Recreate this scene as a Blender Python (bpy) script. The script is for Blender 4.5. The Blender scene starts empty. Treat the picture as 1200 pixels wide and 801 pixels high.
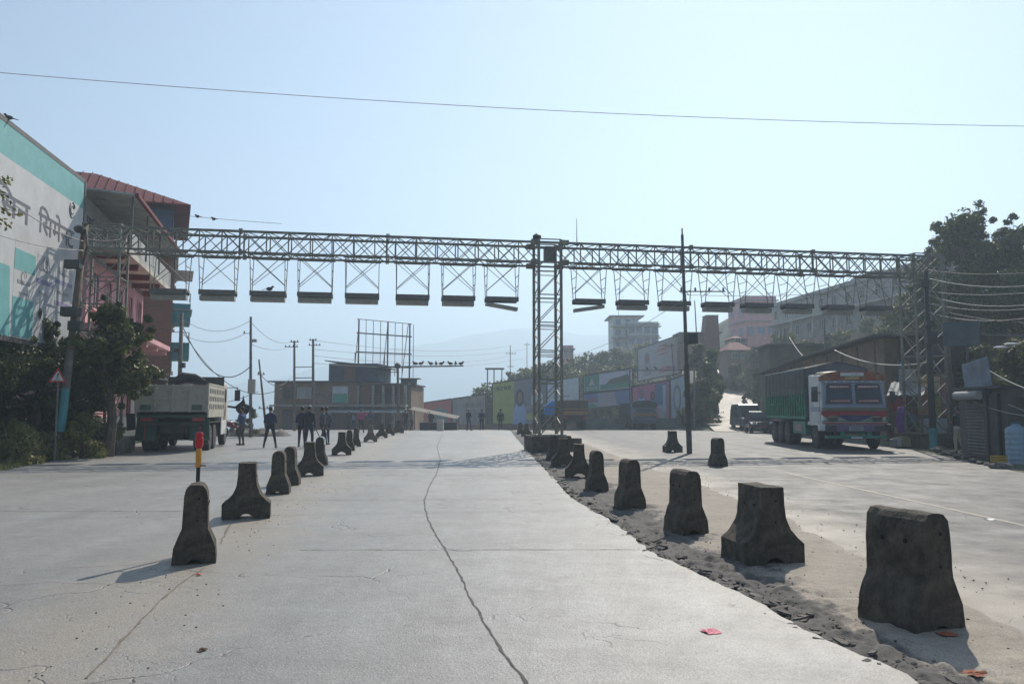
import bpy, math, random
import numpy as np
from mathutils import Vector, Matrix, Quaternion, noise as mnoise
random.seed(7)
R = math.radians
sc = bpy.context.scene
COL = sc.collection

# ------------------------------------------------------------------ camera, world, sun, exposure
F = 933.0; PITCH = math.atan(80/933.0); CAMZ = 1.6
cam = bpy.data.cameras.new('camera'); camo = bpy.data.objects.new('camera', cam); COL.objects.link(camo)
cam.sensor_width = 36; cam.lens = 36*F/1200; cam.clip_end = 20000; cam.clip_start = 0.05
camo.location = (0, 0, CAMZ); camo.rotation_euler = (math.pi/2+PITCH, 0, 0)
sc.camera = camo
SUN_EL, SUN_AZ = R(41), R(19.5)          # azimuth clockwise from +Y
w = bpy.data.worlds.new('World'); sc.world = w; w.use_nodes = True
nt = w.node_tree; nt.nodes.clear()
sky = nt.nodes.new('ShaderNodeTexSky'); sky.sky_type = 'NISHITA'; sky.sun_disc = False
sky.sun_elevation = SUN_EL; sky.sun_rotation = SUN_AZ; sky.altitude = 1300
sky.air_density = 1.0; sky.dust_density = 0.6; sky.ozone_density = 2.7
bg = nt.nodes.new('ShaderNodeBackground'); bg.inputs[1].default_value = 0.077
wo = nt.nodes.new('ShaderNodeOutputWorld')
nt.links.new(sky.outputs[0], bg.inputs[0]); nt.links.new(bg.outputs[0], wo.inputs[0])
sl = bpy.data.lights.new('sun', 'SUN'); sl.energy = 5.0; sl.angle = R(0.6); sl.color = (1, .92, .80)
slo = bpy.data.objects.new('sun', sl); COL.objects.link(slo)
sdir = Vector((math.sin(SUN_AZ)*math.cos(SUN_EL), math.cos(SUN_AZ)*math.cos(SUN_EL), math.sin(SUN_EL)))
slo.rotation_euler = (-sdir).to_track_quat('-Z', 'Y').to_euler(); slo.location = (20, 60, 60)
vs = sc.view_settings; vs.view_transform = 'Standard'; vs.look = 'None'; vs.exposure = 0.44; vs.gamma = 1; vs.use_curve_mapping = False
sc.render.engine = 'CYCLES'
sc.cycles.use_denoising = True
sc.cycles.max_bounces = 5; sc.cycles.diffuse_bounces = 2; sc.cycles.glossy_bounces = 2; sc.cycles.volume_bounces = 1
sc.cycles.transparent_max_bounces = 6
HAZE = 0.0014

# ------------------------------------------------------------------ pixel rays (photo pixels, 1200 x 801) -> metres
FW = Vector((0, math.cos(PITCH), math.sin(PITCH))); UP = Vector((0, -math.sin(PITCH), math.cos(PITCH)))
def ray(px, py): return Vector((1, 0, 0))*((px-600)/F) + FW + UP*((400.5-py)/F)
def at(px, py, Y):
    d = ray(px, py); return Vector((0, 0, CAMZ)) + d*(Y/d.y)
def gnd(px, py, z=0.0):
    d = ray(px, py); return Vector((0, 0, CAMZ)) + d*((z-CAMZ)/d.z)
def on_plane(px, py, P, n):
    o = Vector((0, 0, CAMZ)); d = ray(px, py); return o + d*((P-o).dot(n)/d.dot(n))

# ------------------------------------------------------------------ terrain height
def S(t):
    t = max(0., min(1., t)); return t*t*(3-2*t)
def base(Y):
    s = Y-58
    if s <= 0: return 0.
    if s < 28: return -.0009*s*s
    return max(-3.0, -.7056-.0504*(s-28))
HR = [(18.3, 60, -.06), (20.2, 72, .55), (26.5, 95, 2.7), (33.5, 120, 5.6), (36.5, 140, 8.2), (34, 165, 11)]
def near_path(X, Y):
    best = (1e9, 0)
    for a, b in zip(HR[:-1], HR[1:]):
        dx, dy = b[0]-a[0], b[1]-a[1]; t = max(0, min(1, ((X-a[0])*dx+(Y-a[1])*dy)/(dx*dx+dy*dy)))
        d = math.hypot(X-a[0]-t*dx, Y-a[1]-t*dy)
        if d < best[0]: best = (d, a[2]+t*(b[2]-a[2]))
    return best
def gz(X, Y):
    z = base(Y)
    z += 13*S((Y-104)/62)*S((X+13)/17)*(1-S((Y-230)/150))
    z += 7*S((X-22)/28)*S((Y-85)/60)*(1-S((Y-230)/150))
    z += 12*S((X-18.5-max(0, Y-30)*.085)/24)*S((Y-14)/26)*(1-.5*S((Y-70)/60))
    z += -70*S((Y-108)/160)*(1-S((X+30)/25))
    z += -45*S((Y-240)/260)
    if Y > 56 and X > 5:
        d, pz = near_path(X, Y); k = 1-S((d-2.6)/(2.6+max(0, Y-75)*.1))
        k *= S((Y-57)/8); z = z*(1-k)+pz*k
    return z
def edge_l(Y):  return float(np.interp(Y, [-20, 0, 21, 33, 60, 90], [-12.5, -12.8, -13.3, -16.3, -24, -34]))
def edge_r(Y):  return float(np.interp(Y, [-20, 0, 10, 20.5, 33, 41, 52, 62, 120], [9, 9.6, 10.8, 13.1, 16.4, 18.0, 20.5, 22.0, 22.0]))
_cr = [gnd(*p) for p in [(1045, 789), (958, 750), (871, 700), (813, 673), (760, 647), (724, 618), (668, 584), (649, 562), (628, 540), (612, 522), (602, 510)]]
_cy = [-20]+[p.y for p in _cr]+[62, 66, 120]; _cx = [4.6]+[p.x for p in _cr]+[-.1, -.6, -4]
def conc_r(Y):  return float(np.interp(Y, _cy, _cx))
_ar = [gnd(*p) for p in [(1230, 760), (1100, 690), (960, 625), (870, 585), (790, 556), (735, 538), (690, 520), (655, 512)]]
_ay = [-20]+[p.y for p in _ar]+[58, 62, 120]; _ax = [4.9]+[p.x for p in _ar]+[1.3, .8, 1.5]
def asph_l(Y):  return float(np.interp(Y, _ay, _ax))
def row_l(Y): return -2.45-.0986*Y

# ------------------------------------------------------------------ mesh builder
class MB:
    def __init__(s): s.v = []; s.f = []; s.m = []; s.mats = []; s.cur = 0
    def mat(s, m):
        if m not in s.mats: s.mats.append(m)
        s.cur = s.mats.index(m); return s
    def add(s, vs, fs):
        b = len(s.v); s.v += [tuple(v) for v in vs]; s.f += [tuple(b+i for i in f) for f in fs]; s.m += [s.cur]*len(fs); return s
    def box(s, c, d, rz=0, M=None):
        x, y, z = d[0]/2, d[1]/2, d[2]/2; c = Vector(c)
        P = [Vector(p) for p in ((-x,-y,-z),(x,-y,-z),(x,y,-z),(-x,y,-z),(-x,-y,z),(x,-y,z),(x,y,z),(-x,y,z))]
        Q = Matrix.Rotation(rz, 3, 'Z') if M is None else M
        return s.add([c+Q@p for p in P], [(0,3,2,1),(4,5,6,7),(0,1,5,4),(1,2,6,5),(2,3,7,6),(3,0,4,7)])
    def b2(s, x0, x1, y0, y1, z0, z1): return s.box(((x0+x1)/2, (y0+y1)/2, (z0+z1)/2), (abs(x1-x0), abs(y1-y0), abs(z1-z0)))
    def bar(s, p, q, w, h=None):
        p, q = Vector(p), Vector(q); d = q-p; L = d.length
        if L < 1e-6: return s
        return s.box((p+q)/2, (w, h or w, L), M=d.to_track_quat('Z', 'Y').to_matrix())
    def tube(s, p, q, r0, r1=None, n=8, caps=True):
        return s.path([p, q], [r0, r0 if r1 is None else r1], n, caps)
    def path(s, pts, r, n=6, caps=True):
        pts = [Vector(p) for p in pts]; k = len(pts)
        if not hasattr(r, '__len__'): r = [r]*k
        vs = []; ref = None
        for i, p in enumerate(pts):
            t = (pts[min(i+1, k-1)]-pts[max(i-1, 0)])
            if t.length < 1e-9: t = Vector((0, 0, 1))
            t.normalize()
            if ref is None: ref = Vector((0, 0, 1)) if abs(t.z) < .9 else Vector((1, 0, 0))
            a = ref.cross(t)
            if a.length < 1e-4: a = t.orthogonal()
            a.normalize(); b = t.cross(a)
            for j in range(n):
                an = 2*math.pi*j/n; vs.append(p+a*(math.cos(an)*r[i])+b*(math.sin(an)*r[i]))
        fs = [(i*n+j, i*n+(j+1) % n, (i+1)*n+(j+1) % n, (i+1)*n+j) for i in range(k-1) for j in range(n)]
        if caps: fs += [tuple(range(n-1, -1, -1)), tuple((k-1)*n+j for j in range(n))]
        return s.add(vs, fs)
    def prism(s, poly, a, b, f):           # poly: 2D list, f(u,v,t) -> 3D, from t=a to t=b
        n = len(poly); vs = [f(u, v, a) for u, v in poly]+[f(u, v, b) for u, v in poly]
        return s.add(vs, [tuple(range(n-1, -1, -1)), tuple(range(n, 2*n))]+[(i, (i+1) % n, n+(i+1) % n, n+i) for i in range(n)])
    def lathe(s, prof, c=(0, 0, 0), axis='z', n=24):
        vs = []; c = Vector(c)
        for r, h in prof:
            for j in range(n):
                a = 2*math.pi*j/n; x, y = r*math.cos(a), r*math.sin(a)
                vs.append(c+(Vector((x, y, h)) if axis == 'z' else Vector((h, x, y)) if axis == 'x' else Vector((x, h, y))))
        k = len(prof)
        return s.add(vs, [(i*n+j, i*n+(j+1) % n, (i+1)*n+(j+1) % n, (i+1)*n+j) for i in range(k-1) for j in range(n)]+[tuple(range(n-1, -1, -1)), tuple((k-1)*n+j for j in range(n))])
    def ell(s, c, r, n=10, k=7, jit=0):
        vs = []; c = Vector(c)
        for i in range(k+1):
            th = math.pi*i/k
            for j in range(n):
                a = 2*math.pi*j/n; q = 1+random.uniform(-jit, jit)
                vs.append(c+Vector((math.sin(th)*math.cos(a)*r[0]*q, math.sin(th)*math.sin(a)*r[1]*q, math.cos(th)*r[2]*q)))
        return s.add(vs, [(i*n+j, (i+1)*n+j, (i+1)*n+(j+1) % n, i*n+(j+1) % n) for i in range(k) for j in range(n)])
    def grid(s, xs, ys, f):
        nx = len(xs); vs = [f(x, y) for y in ys for x in xs]
        return s.add(vs, [(j*nx+i, j*nx+i+1, (j+1)*nx+i+1, (j+1)*nx+i) for j in range(len(ys)-1) for i in range(nx-1)])
    def build(s, name, m=None, parent=None, loc=(0, 0, 0), rz=0, smooth=False, bevel=0):
        me = bpy.data.meshes.new(name); me.from_pydata(s.v, [], s.f)
        if s.mats:
            for x in s.mats: me.materials.append(x)
            me.polygons.foreach_set('material_index', s.m)
        elif m: me.materials.append(m)
        if smooth: me.polygons.foreach_set('use_smooth', [True]*len(me.polygons))
        me.update()
        o = bpy.data.objects.new(name, me); COL.objects.link(o)
        o.location = loc; o.rotation_euler = (0, 0, rz)
        if parent: o.parent = parent
        if bevel:
            b = o.modifiers.new('bevel', 'BEVEL'); b.width = bevel; b.segments = 2; b.limit_method = 'ANGLE'; b.angle_limit = R(40)
        return o
def tag(o, label=None, cat=None, group=None, kind=None):
    if label: o['label'] = label
    if cat: o['category'] = cat
    if group: o['group'] = group
    if kind: o['kind'] = kind
    return o
def empty(name, loc, rz=0, label=None, cat=None, group=None):
    o = bpy.data.objects.new(name, None); COL.objects.link(o); o.empty_display_size = .3
    o.location = loc; o.rotation_euler = (0, 0, rz); return tag(o, label, cat, group)
def copy_tree(o, parent=None):
    c = o.copy(); COL.objects.link(c)
    for k in list(c.keys()):
        if k in ('label',) and parent is None: del c[k]
    if parent: c.parent = parent
    for ch in list(o.children): copy_tree(ch, c)
    return c

# ------------------------------------------------------------------ materials
def M(name, col, rough=.7, var=.25, scale=3., bump=.0, bscale=30., metal=0., dirt=None, dirt_amt=.5, dscale=1.2, spec=.5, col2=None, coat=0):
    m = bpy.data.materials.new(name); m.use_nodes = True; n = m.node_tree; L = n.links
    p = n.nodes['Principled BSDF']; p.inputs['Roughness'].default_value = rough; p.inputs['Metallic'].default_value = metal
    p.inputs['Specular IOR Level'].default_value = spec
    tc = n.nodes.new('ShaderNodeTexCoord')
    no = n.nodes.new('ShaderNodeTexNoise'); no.inputs['Scale'].default_value = scale; no.inputs['Detail'].default_value = 6; no.inputs['Roughness'].default_value = .65
    L.new(tc.outputs['Object'], no.inputs['Vector'])
    cr = n.nodes.new('ShaderNodeValToRGB'); e = cr.color_ramp.elements
    a = [c*(1-var) for c in col]; b = [min(1, c*(1+var)) for c in (col2 or col)]
    e[0].position = .3; e[0].color = (*a, 1); e[1].position = .7; e[1].color = (*b, 1)
    L.new(no.outputs['Fac'], cr.inputs[0]); out = cr.outputs[0]
    if dirt:
        n2 = n.nodes.new('ShaderNodeTexNoise'); n2.inputs['Scale'].default_value = dscale; n2.inputs['Detail'].default_value = 8; n2.inputs['Roughness'].default_value = .7
        L.new(tc.outputs['Object'], n2.inputs['Vector'])
        r2 = n.nodes.new('ShaderNodeValToRGB'); r2.color_ramp.elements[0].position = .45; r2.color_ramp.elements[1].position = .68
        r2.color_ramp.elements[1].color = (dirt_amt,)*3+(1,)
        L.new(n2.outputs['Fac'], r2.inputs[0])
        mx = n.nodes.new('ShaderNodeMix'); mx.data_type = 'RGBA'; L.new(r2.outputs[0], mx.inputs[0]); L.new(out, mx.inputs[6]); mx.inputs[7].default_value = (*dirt, 1)
        out = mx.outputs[2]
    L.new(out, p.inputs['Base Color'])
    if bump:
        n3 = n.nodes.new('ShaderNodeTexNoise'); n3.inputs['Scale'].default_value = bscale; n3.inputs['Detail'].default_value = 5
        L.new(tc.outputs['Object'], n3.inputs['Vector']); bp = n.nodes.new('ShaderNodeBump'); bp.inputs['Strength'].default_value = bump; bp.inputs['Distance'].default_value = .02
        L.new(n3.outputs['Fac'], bp.inputs['Height']); L.new(bp.outputs[0], p.inputs['Normal'])
    return m
def glass(name, col=(.03, .04, .05), rough=.08):
    return M(name, col, rough, .2, .6)
RUST = (.10, .05, .03); DUST = (.30, .25, .19); SOOT = (.03, .03, .028)
m_steel = M('gantry_steel', (.23, .23, .19), .6, .25, 4, .2, 60, .2, dirt=RUST, dirt_amt=.75, dscale=2.5)
m_tray = M('tray_steel', (.14, .14, .13), .6, .3, 5, 0, 60, .1, dirt=RUST, dirt_amt=.5)
m_traylight = M('tray_housing', (.33, .31, .27), .6, .2, 5, dirt=DUST)
m_gbase = M('gantry_plinth', (.10, .085, .07), .9, .4, 3, .6, 20, dirt=SOOT, dirt_amt=.7)
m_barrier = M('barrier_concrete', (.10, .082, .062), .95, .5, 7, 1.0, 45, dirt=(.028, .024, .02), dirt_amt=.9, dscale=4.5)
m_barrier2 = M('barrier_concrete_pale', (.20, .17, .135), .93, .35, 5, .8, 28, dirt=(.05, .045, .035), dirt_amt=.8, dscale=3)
m_hole = M('hole_dark', (.012, .012, .012), .9)
m_whitep = M('white_paint', (.72, .72, .70), .6, .12, 4, .2, 40, dirt=DUST, dirt_amt=.4)
m_leaf = M('leaf_dark', (.045, .055, .015), .5, .6, 2.2, col2=(.11, .125, .03))
m_leaf2 = M('leaf_mid', (.07, .085, .022), .5, .6, 1.6, col2=(.16, .165, .04))
m_leaf3 = M('leaf_olive', (.10, .12, .04), .6, .45, .5, col2=(.15, .14, .06))
m_grass = M('grass_leaf', (.13, .16, .04), .6, .4, .6, col2=(.22, .20, .07))
for mm in (m_leaf, m_leaf2, m_leaf3, m_grass):
    p_ = mm.node_tree.nodes['Principled BSDF']; tr = mm.node_tree.nodes.new('ShaderNodeBsdfTranslucent'); ms = mm.node_tree.nodes.new('ShaderNodeMixShader'); ms.inputs[0].default_value = .38
    mm.node_tree.links.new(p_.inputs['Base Color'].links[0].from_socket, tr.inputs[0])
    mm.node_tree.links.new(p_.outputs[0], ms.inputs[1]); mm.node_tree.links.new(tr.outputs[0], ms.inputs[2])
    mm.node_tree.links.new(ms.outputs[0], mm.node_tree.nodes['Material Output'].inputs[0])
m_bark = M('bark', (.10, .075, .055), .9, .4, 6, .6, 20)
m_rubble = M('rubble', (.13, .12, .11), .95, .5, 2.5, .6, 40, dirt=DUST, dirt_amt=.6)
m_dark = M('dark_iron', (.035, .035, .035), .6, .3, 4)
m_black = M('black_rubber', (.022, .021, .02), .85, .3, 6, .3, 40, dirt=(.12, .10, .08), dirt_amt=.5, dscale=4)
m_glass = glass('window_glass')
m_wire = M('wire_black', (.05, .05, .05), .6)
m_wirel = M('wire_grey', (.30, .29, .27), .6)
m_pole = M('pole_steel', (.10, .095, .09), .6, .3, 4, dirt=RUST, dirt_amt=.6)
m_cpole = M('pole_concrete', (.17, .16, .145), .9, .3, 4, dirt=SOOT, dirt_amt=.5)
m_wood = M('wood_post', (.14, .10, .07), .9, .35, 5)
m_brick = M('brick_wall', (.22, .10, .065), .9, .3, 1.5, dirt=(.14, .12, .10), dirt_amt=.6)
def brickify(m, c1, c2, mortar, sx=4.0):
    n = m.node_tree; L = n.links; p = n.nodes['Principled BSDF']; tc = n.nodes.new('ShaderNodeTexCoord')
    sp = n.nodes.new('ShaderNodeSeparateXYZ'); L.new(tc.outputs['Object'], sp.inputs[0])
    ad = n.nodes.new('ShaderNodeMath'); L.new(sp.outputs[0], ad.inputs[0]); L.new(sp.outputs[1], ad.inputs[1])
    cb = n.nodes.new('ShaderNodeCombineXYZ'); L.new(ad.outputs[0], cb.inputs[0]); L.new(sp.outputs[2], cb.inputs[1])
    b = n.nodes.new('ShaderNodeTexBrick'); L.new(cb.outputs[0], b.inputs['Vector']); b.inputs['Scale'].default_value = sx
    b.inputs['Color1'].default_value = (*c1, 1); b.inputs['Color2'].default_value = (*c2, 1); b.inputs['Mortar'].default_value = (*mortar, 1)
    old = p.inputs['Base Color'].links[0].from_socket
    mx = n.nodes.new('ShaderNodeMix'); mx.data_type = 'RGBA'; mx.blend_type = 'MIX'; mx.inputs[0].default_value = .6
    L.new(old, mx.inputs[6]); L.new(b.outputs[0], mx.inputs[7]); L.new(mx.outputs[2], p.inputs['Base Color'])
brickify(m_brick, (.24, .11, .07), (.17, .08, .055), (.25, .22, .19), 3.2)
m_pink = M('pink_plaster', (.62, .32, .34), .8, .15, 1.0, dirt=(.30, .22, .2), dirt_amt=.5)
m_cream = M('cream_plaster', (.50, .46, .38), .85, .15, .8, dirt=(.22, .20, .17), dirt_amt=.6)
m_white = M('white_plaster', (.62, .62, .60), .8, .12, .8, dirt=(.30, .29, .27), dirt_amt=.5)
m_grey = M('grey_plaster', (.34, .32, .29), .9, .2, .8, dirt=(.15, .14, .12), dirt_amt=.6)
m_brown = M('brown_plaster', (.25, .165, .11), .9, .25, .7, dirt=(.09, .08, .07), dirt_amt=.6)
m_teal = M('teal_paint', (.06, .27, .30), .6, .2, 2, dirt=(.1, .13, .13), dirt_amt=.4)
m_bluew = M('blue_wall', (.04, .06, .12), .6, .25, 1.5, dirt=(.1, .1, .1), dirt_amt=.4)
m_redroof = M('red_roof_sheet', (.15, .012, .014), .85, .25, 1.2, dirt=(.08, .02, .02), dirt_amt=.5)
m_roofg = M('grey_roof_sheet', (.11, .105, .10), .9, .3, 1.2, dirt=RUST, dirt_amt=.6)
m_sheet = M('pale_sheet', (.36, .37, .36), .75, .2, 1.5, dirt=RUST, dirt_amt=.5)
m_bluesheet = M('blue_sheet', (.10, .22, .34), .5, .25, 1.5, dirt=(.1, .1, .1), dirt_amt=.4)
m_olive = M('olive_wall', (.13, .125, .08), .9, .3, 1, dirt=(.07, .07, .05), dirt_amt=.6)
def P(name, col, rough=.6, var=.12, **k): return M(name, col, rough, var, 2.0, **k)

# ------------------------------------------------------------------ ground, roads
def road_mat(name, c_lo, c_hi, rough_lo, rough_hi, cracks, dust_lines, streak=0, tyre=None):
    m = bpy.data.materials.new(name); m.use_nodes = True; n = m.node_tree; L = n.links; N = n.nodes.new
    p = n.nodes['Principled BSDF']; tc = N('ShaderNodeTexCoord'); ob = tc.outputs['Object']
    def noise(s, d=6, r=.6, v=ob):
        x = N('ShaderNodeTexNoise'); x.inputs['Scale'].default_value = s; x.inputs['Detail'].default_value = d; x.inputs['Roughness'].default_value = r; L.new(v, x.inputs['Vector']); return x.outputs['Fac']
    def ramp(f, a, b, ca=(0, 0, 0), cb=(1, 1, 1)):
        x = N('ShaderNodeValToRGB'); x.color_ramp.elements[0].position = a; x.color_ramp.elements[1].position = b
        x.color_ramp.elements[0].color = (*ca, 1); x.color_ramp.elements[1].color = (*cb, 1); L.new(f, x.inputs[0]); return x.outputs[0]
    def mix(f, a, b, mode='MIX'):
        x = N('ShaderNodeMix'); x.data_type = 'RGBA'; x.blend_type = mode
        if isinstance(f, float): x.inputs[0].default_value = f
        else: L.new(f, x.inputs[0])
        for s_, v in ((6, a), (7, b)):
            if isinstance(v, tuple): x.inputs[s_].default_value = (*v, 1)
            else: L.new(v, x.inputs[s_])
        return x.outputs[2]
    def math_(op, a, b=0., c=None):
        x = N('ShaderNodeMath'); x.operation = op
        for i, v in enumerate((a, b) if c is None else (a, b, c)):
            if isinstance(v, (int, float)): x.inputs[i].default_value = v
            else: L.new(v, x.inputs[i])
        return x.outputs[0]
    sp = N('ShaderNodeSeparateXYZ'); L.new(ob, sp.inputs[0]); X, Y = sp.outputs[0], sp.outputs[1]
    big = ramp(noise(.22, 8, .68), .34, .66); col = mix(big, c_lo, c_hi)
    med = ramp(noise(2.2, 8, .75), .38, .66); col = mix(math_('MULTIPLY', med, .42), col, tuple(c*.60 for c in c_lo))
    sml = ramp(noise(9, 8, .8), .45, .62); col = mix(math_('MULTIPLY', sml, .28), col, tuple(c*.55 for c in c_lo))
    if streak:
        cb = N('ShaderNodeCombineXYZ'); L.new(math_('MULTIPLY', X, 1.4), cb.inputs[0]); L.new(math_('MULTIPLY', Y, .05), cb.inputs[1])
        st = ramp(noise(1.0, 4, .55, cb.outputs[0]), .38, .66); col = mix(math_('MULTIPLY', st, streak), col, tuple(c*.5 for c in c_lo))
    for (a, b, wd, dc, amt) in dust_lines:       # line X = a + b*Y
        d = math_('ABSOLUTE', math_('SUBTRACT', X, math_('ADD', math_('MULTIPLY', Y, b), a)))
        nz = math_('MULTIPLY', math_('SUBTRACT', noise(.8, 6, .7), .5), 2.2)
        f = ramp(math_('ADD', math_('DIVIDE', d, wd), nz), 0., 1., (amt,)*3, (0, 0, 0)); col = mix(f, col, dc)
    gr = ramp(noise(90, 3, .6), .3, .72); col = mix(.35, col, gr, 'OVERLAY')
    h = math_('ADD', math_('MULTIPLY', noise(60, 4), .9), math_('MULTIPLY', noise(3.0, 8, .75), 2.0))
    if cracks:
        wp = N('ShaderNodeVectorMath'); wp.operation = 'ADD'
        nc = N('ShaderNodeTexNoise'); nc.inputs['Scale'].default_value = 1.6; nc.inputs['Detail'].default_value = 6; L.new(ob, nc.inputs['Vector'])
        vm = N('ShaderNodeVectorMath'); vm.operation = 'SCALE'; vm.inputs[3].default_value = .8; L.new(nc.outputs['Color'], vm.inputs[0]); L.new(ob, wp.inputs[0]); L.new(vm.outputs[0], wp.inputs[1])
        for scl, th, lo, hi, dk in ((.45, .006, .5, .6, .75), (1.7, .011, .56, .66, .45)):
            vo = N('ShaderNodeTexVoronoi'); vo.feature = 'DISTANCE_TO_EDGE'; vo.inputs['Scale'].default_value = scl; L.new(wp.outputs[0], vo.inputs['Vector'])
            ck = ramp(vo.outputs['Distance'], th*.2, th, (1, 1, 1), (0, 0, 0))
            mk = math_('MULTIPLY', math_('MULTIPLY', ck, ramp(noise(.5, 3), lo, hi)), dk*cracks)
            col = mix(mk, col, (.05, .045, .04)); h = math_('SUBTRACT', h, math_('MULTIPLY', mk, 3.))
        # scabbed patches of pitting
        pit = math_('MULTIPLY', ramp(noise(26, 4, .8), .60, .70), ramp(noise(.9, 5, .7), .50, .66))
        col = mix(math_('MULTIPLY', pit, .45), col, (.12, .11, .10)); h = math_('SUBTRACT', h, math_('MULTIPLY', pit, .8))
    L.new(col, p.inputs['Base Color'])
    rr = N('ShaderNodeMapRange'); L.new(noise(1.1, 6, .7), rr.inputs[0]); rr.inputs[1].default_value = .3; rr.inputs[2].default_value = .7; rr.inputs[3].default_value = rough_lo; rr.inputs[4].default_value = rough_hi
    L.new(rr.outputs[0], p.inputs['Roughness'])
    bp = N('ShaderNodeBump'); bp.inputs['Strength'].default_value = .55; bp.inputs['Distance'].default_value = .012; L.new(h, bp.inputs['Height']); L.new(bp.outputs[0], p.inputs['Normal'])
    return m
BR = (.31, .27, .22)
m_conc = road_mat('road_concrete', (.245, .235, .22), (.355, .345, .33), .42, .60, 1.0, [(-2.45, -.0986, 1.1, BR, .8), (3.2, -.09, .8, BR, .6)], streak=.22)
m_asph = road_mat('road_asphalt', (.085, .084, .083), (.135, .133, .13), .60, .80, .5, [(4.1, -.015, 1.6, BR, 1.0)], streak=.5)
m_dirt = road_mat('dirt_ground', (.24, .19, .145), (.34, .28, .22), .85, .95, 0, [])
def terr_mat():
    m = M('hill_ground', (.075, .07, .045), .95, .35, .12, .6, 2.0, col2=(.075, .085, .04), dirt=(.16, .13, .10), dirt_amt=.6, dscale=.09)
    return m
m_terr = terr_mat()

def axis(lo, hi, fine_lo, fine_hi, step):
    a = list(np.arange(fine_lo, fine_hi+.01, step)); d = step; x = fine_hi
    while x < hi: d *= 1.22; x += d; a.append(min(x, hi))
    d = step; x = fine_lo; b = []
    while x > lo: d *= 1.22; x -= d; b.append(max(x, lo))
    return b[::-1]+a
def terr(x, y):
    z = gz(x, y)
    flat = S((x-edge_l(y)+.3)/1.5)*S((edge_r(y)+.3-x)/1.5) if y < 120 else 0
    dn, _ = near_path(x, y) if (y > 50 and x > 5) else (99, 0)
    k = 1-max(flat*(1-S((y-60)/30)), 1-S((dn-3)/3))
    k2 = max(flat, 1-S((dn-2.6)/2))
    return (x, y, z - .10*k2 + k*(.07*mnoise.noise(Vector((x*.9, y*.9, 0)))+.5*S((math.hypot(x, y)-60)/80)*mnoise.noise(Vector((x*.12, y*.12, 3)))))
g = MB(); g.grid(axis(-2500, 2500, -42, 62, 1.0), axis(-500, 1900, -12, 172, 1.0), terr)
tag(g.build('ground', m_terr, smooth=True), kind='structure')

# concrete carriageways (left and centre) as one slab with skirts
def road(name, m, fl, fr, y0, y1, dz, nx=10, step=1.0, rag=0.0, wid=None):
    b = MB(); ys = list(np.arange(y0, y1+.01, step)); rows = []
    for y in ys:
        a = fl(y)+rag*mnoise.noise(Vector((y*1.3, 0, 1))); c = fr(y)+rag*(mnoise.noise(Vector((y*1.3, 5, 1)))+.7*mnoise.noise(Vector((y*4.3, 5, 1)))+.35*mnoise.noise(Vector((y*11, 5, 1))))
        r_ = [(a, y, gz(a, y)-.2)]+[(a+(c-a)*i/nx, y, base(y)+dz if y < 70 else gz(a+(c-a)*i/nx, y)+dz) for i in range(nx+1)]+[(c, y, gz(c, y)-.2)]
        r_[0] = (a, y, r_[1][2]-.2); r_[-1] = (c, y, r_[-2][2]-.2); rows.append(r_)
    k = nx+3; vs = [v for r_ in rows for v in r_]
    b.add(vs, [(j*k+i, j*k+i+1, (j+1)*k+i+1, (j+1)*k+i) for j in range(len(rows)-1) for i in range(k-1)])
    return tag(b.build(name, m), kind='structure')
road('concrete_road', m_conc, edge_l, conc_r, -18, 96, .03, 16, .12, .07)
road('asphalt_road', m_asph, lambda y: asph_l(y)-.6, edge_r, -18, 84, .0, 12, .5, .06)
# climbing dirt road
b = MB(); rows = []
pts = []
for a, c in zip(HR[:-1], HR[1:]):
    for t in np.linspace(0, 1, 14, endpoint=False): pts.append((a[0]+(c[0]-a[0])*t, a[1]+(c[1]-a[1])*t))
for i, (x, y) in enumerate(pts):
    q = pts[min(i+1, len(pts)-1)]; p0 = pts[max(i-1, 0)]; d = Vector((q[0]-p0[0], q[1]-p0[1])).normalized(); nrm = Vector((d.y, -d.x))
    wd = 3.0-.8*i/len(pts)
    rows.append([(x+nrm.x*k, y+nrm.y*k, max(gz(x+nrm.x*k, y+nrm.y*k), near_path(x, y)[1])+.05) for k in np.linspace(-wd, wd, 7)])
b.add([v for r_ in rows for v in r_], [(j*7+i, j*7+i+1, (j+1)*7+i+1, (j+1)*7+i) for j in range(len(rows)-1) for i in range(6)])
m_hroad = road_mat('hill_road_surface', (.28, .24, .19), (.36, .31, .25), .55, .75, 0, [], streak=.3)
tag(b.build('hill_road', m_hroad, smooth=True), kind='structure')

# median: broken ground between the slab and the asphalt
def med(u, y):
    a = conc_r(y)-.12; c = max(asph_l(y)+.15+.22*mnoise.noise(Vector((y*.8, 0, 7)))+.12*mnoise.noise(Vector((y*3.1, 0, 7))), a+.5); x = a+(c-a)*u
    r_ = (mnoise.fractal(Vector((x*3.2, y*3.2, 1)), .8, 2.2, 6)*.022+.030*(abs(mnoise.noise(Vector((x*9, y*9, 4))))-.2)+.022*(.45-min(1, mnoise.voronoi(Vector((x*7, y*7, 0)))[0][0])))
    rough = (1-S((u-.24)/.35)); z = base(y)+.012*(u > .0)+r_*(.2+1.5*rough)-.012*rough
    if u > .9: z = base(y)+.006-.02*(u-.9)/.1
    return (x, y, z)
g = MB(); g.grid(list(np.linspace(0, 1, 90)), list(np.concatenate([np.arange(1.5, 9, .035), np.arange(9, 14, .06), np.arange(14, 34, .14), np.arange(34, 68, .4)])), med)
m_med = road_mat('median_dirt', (.32, .275, .225), (.42, .365, .30), .85, .95, 0, [])
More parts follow.
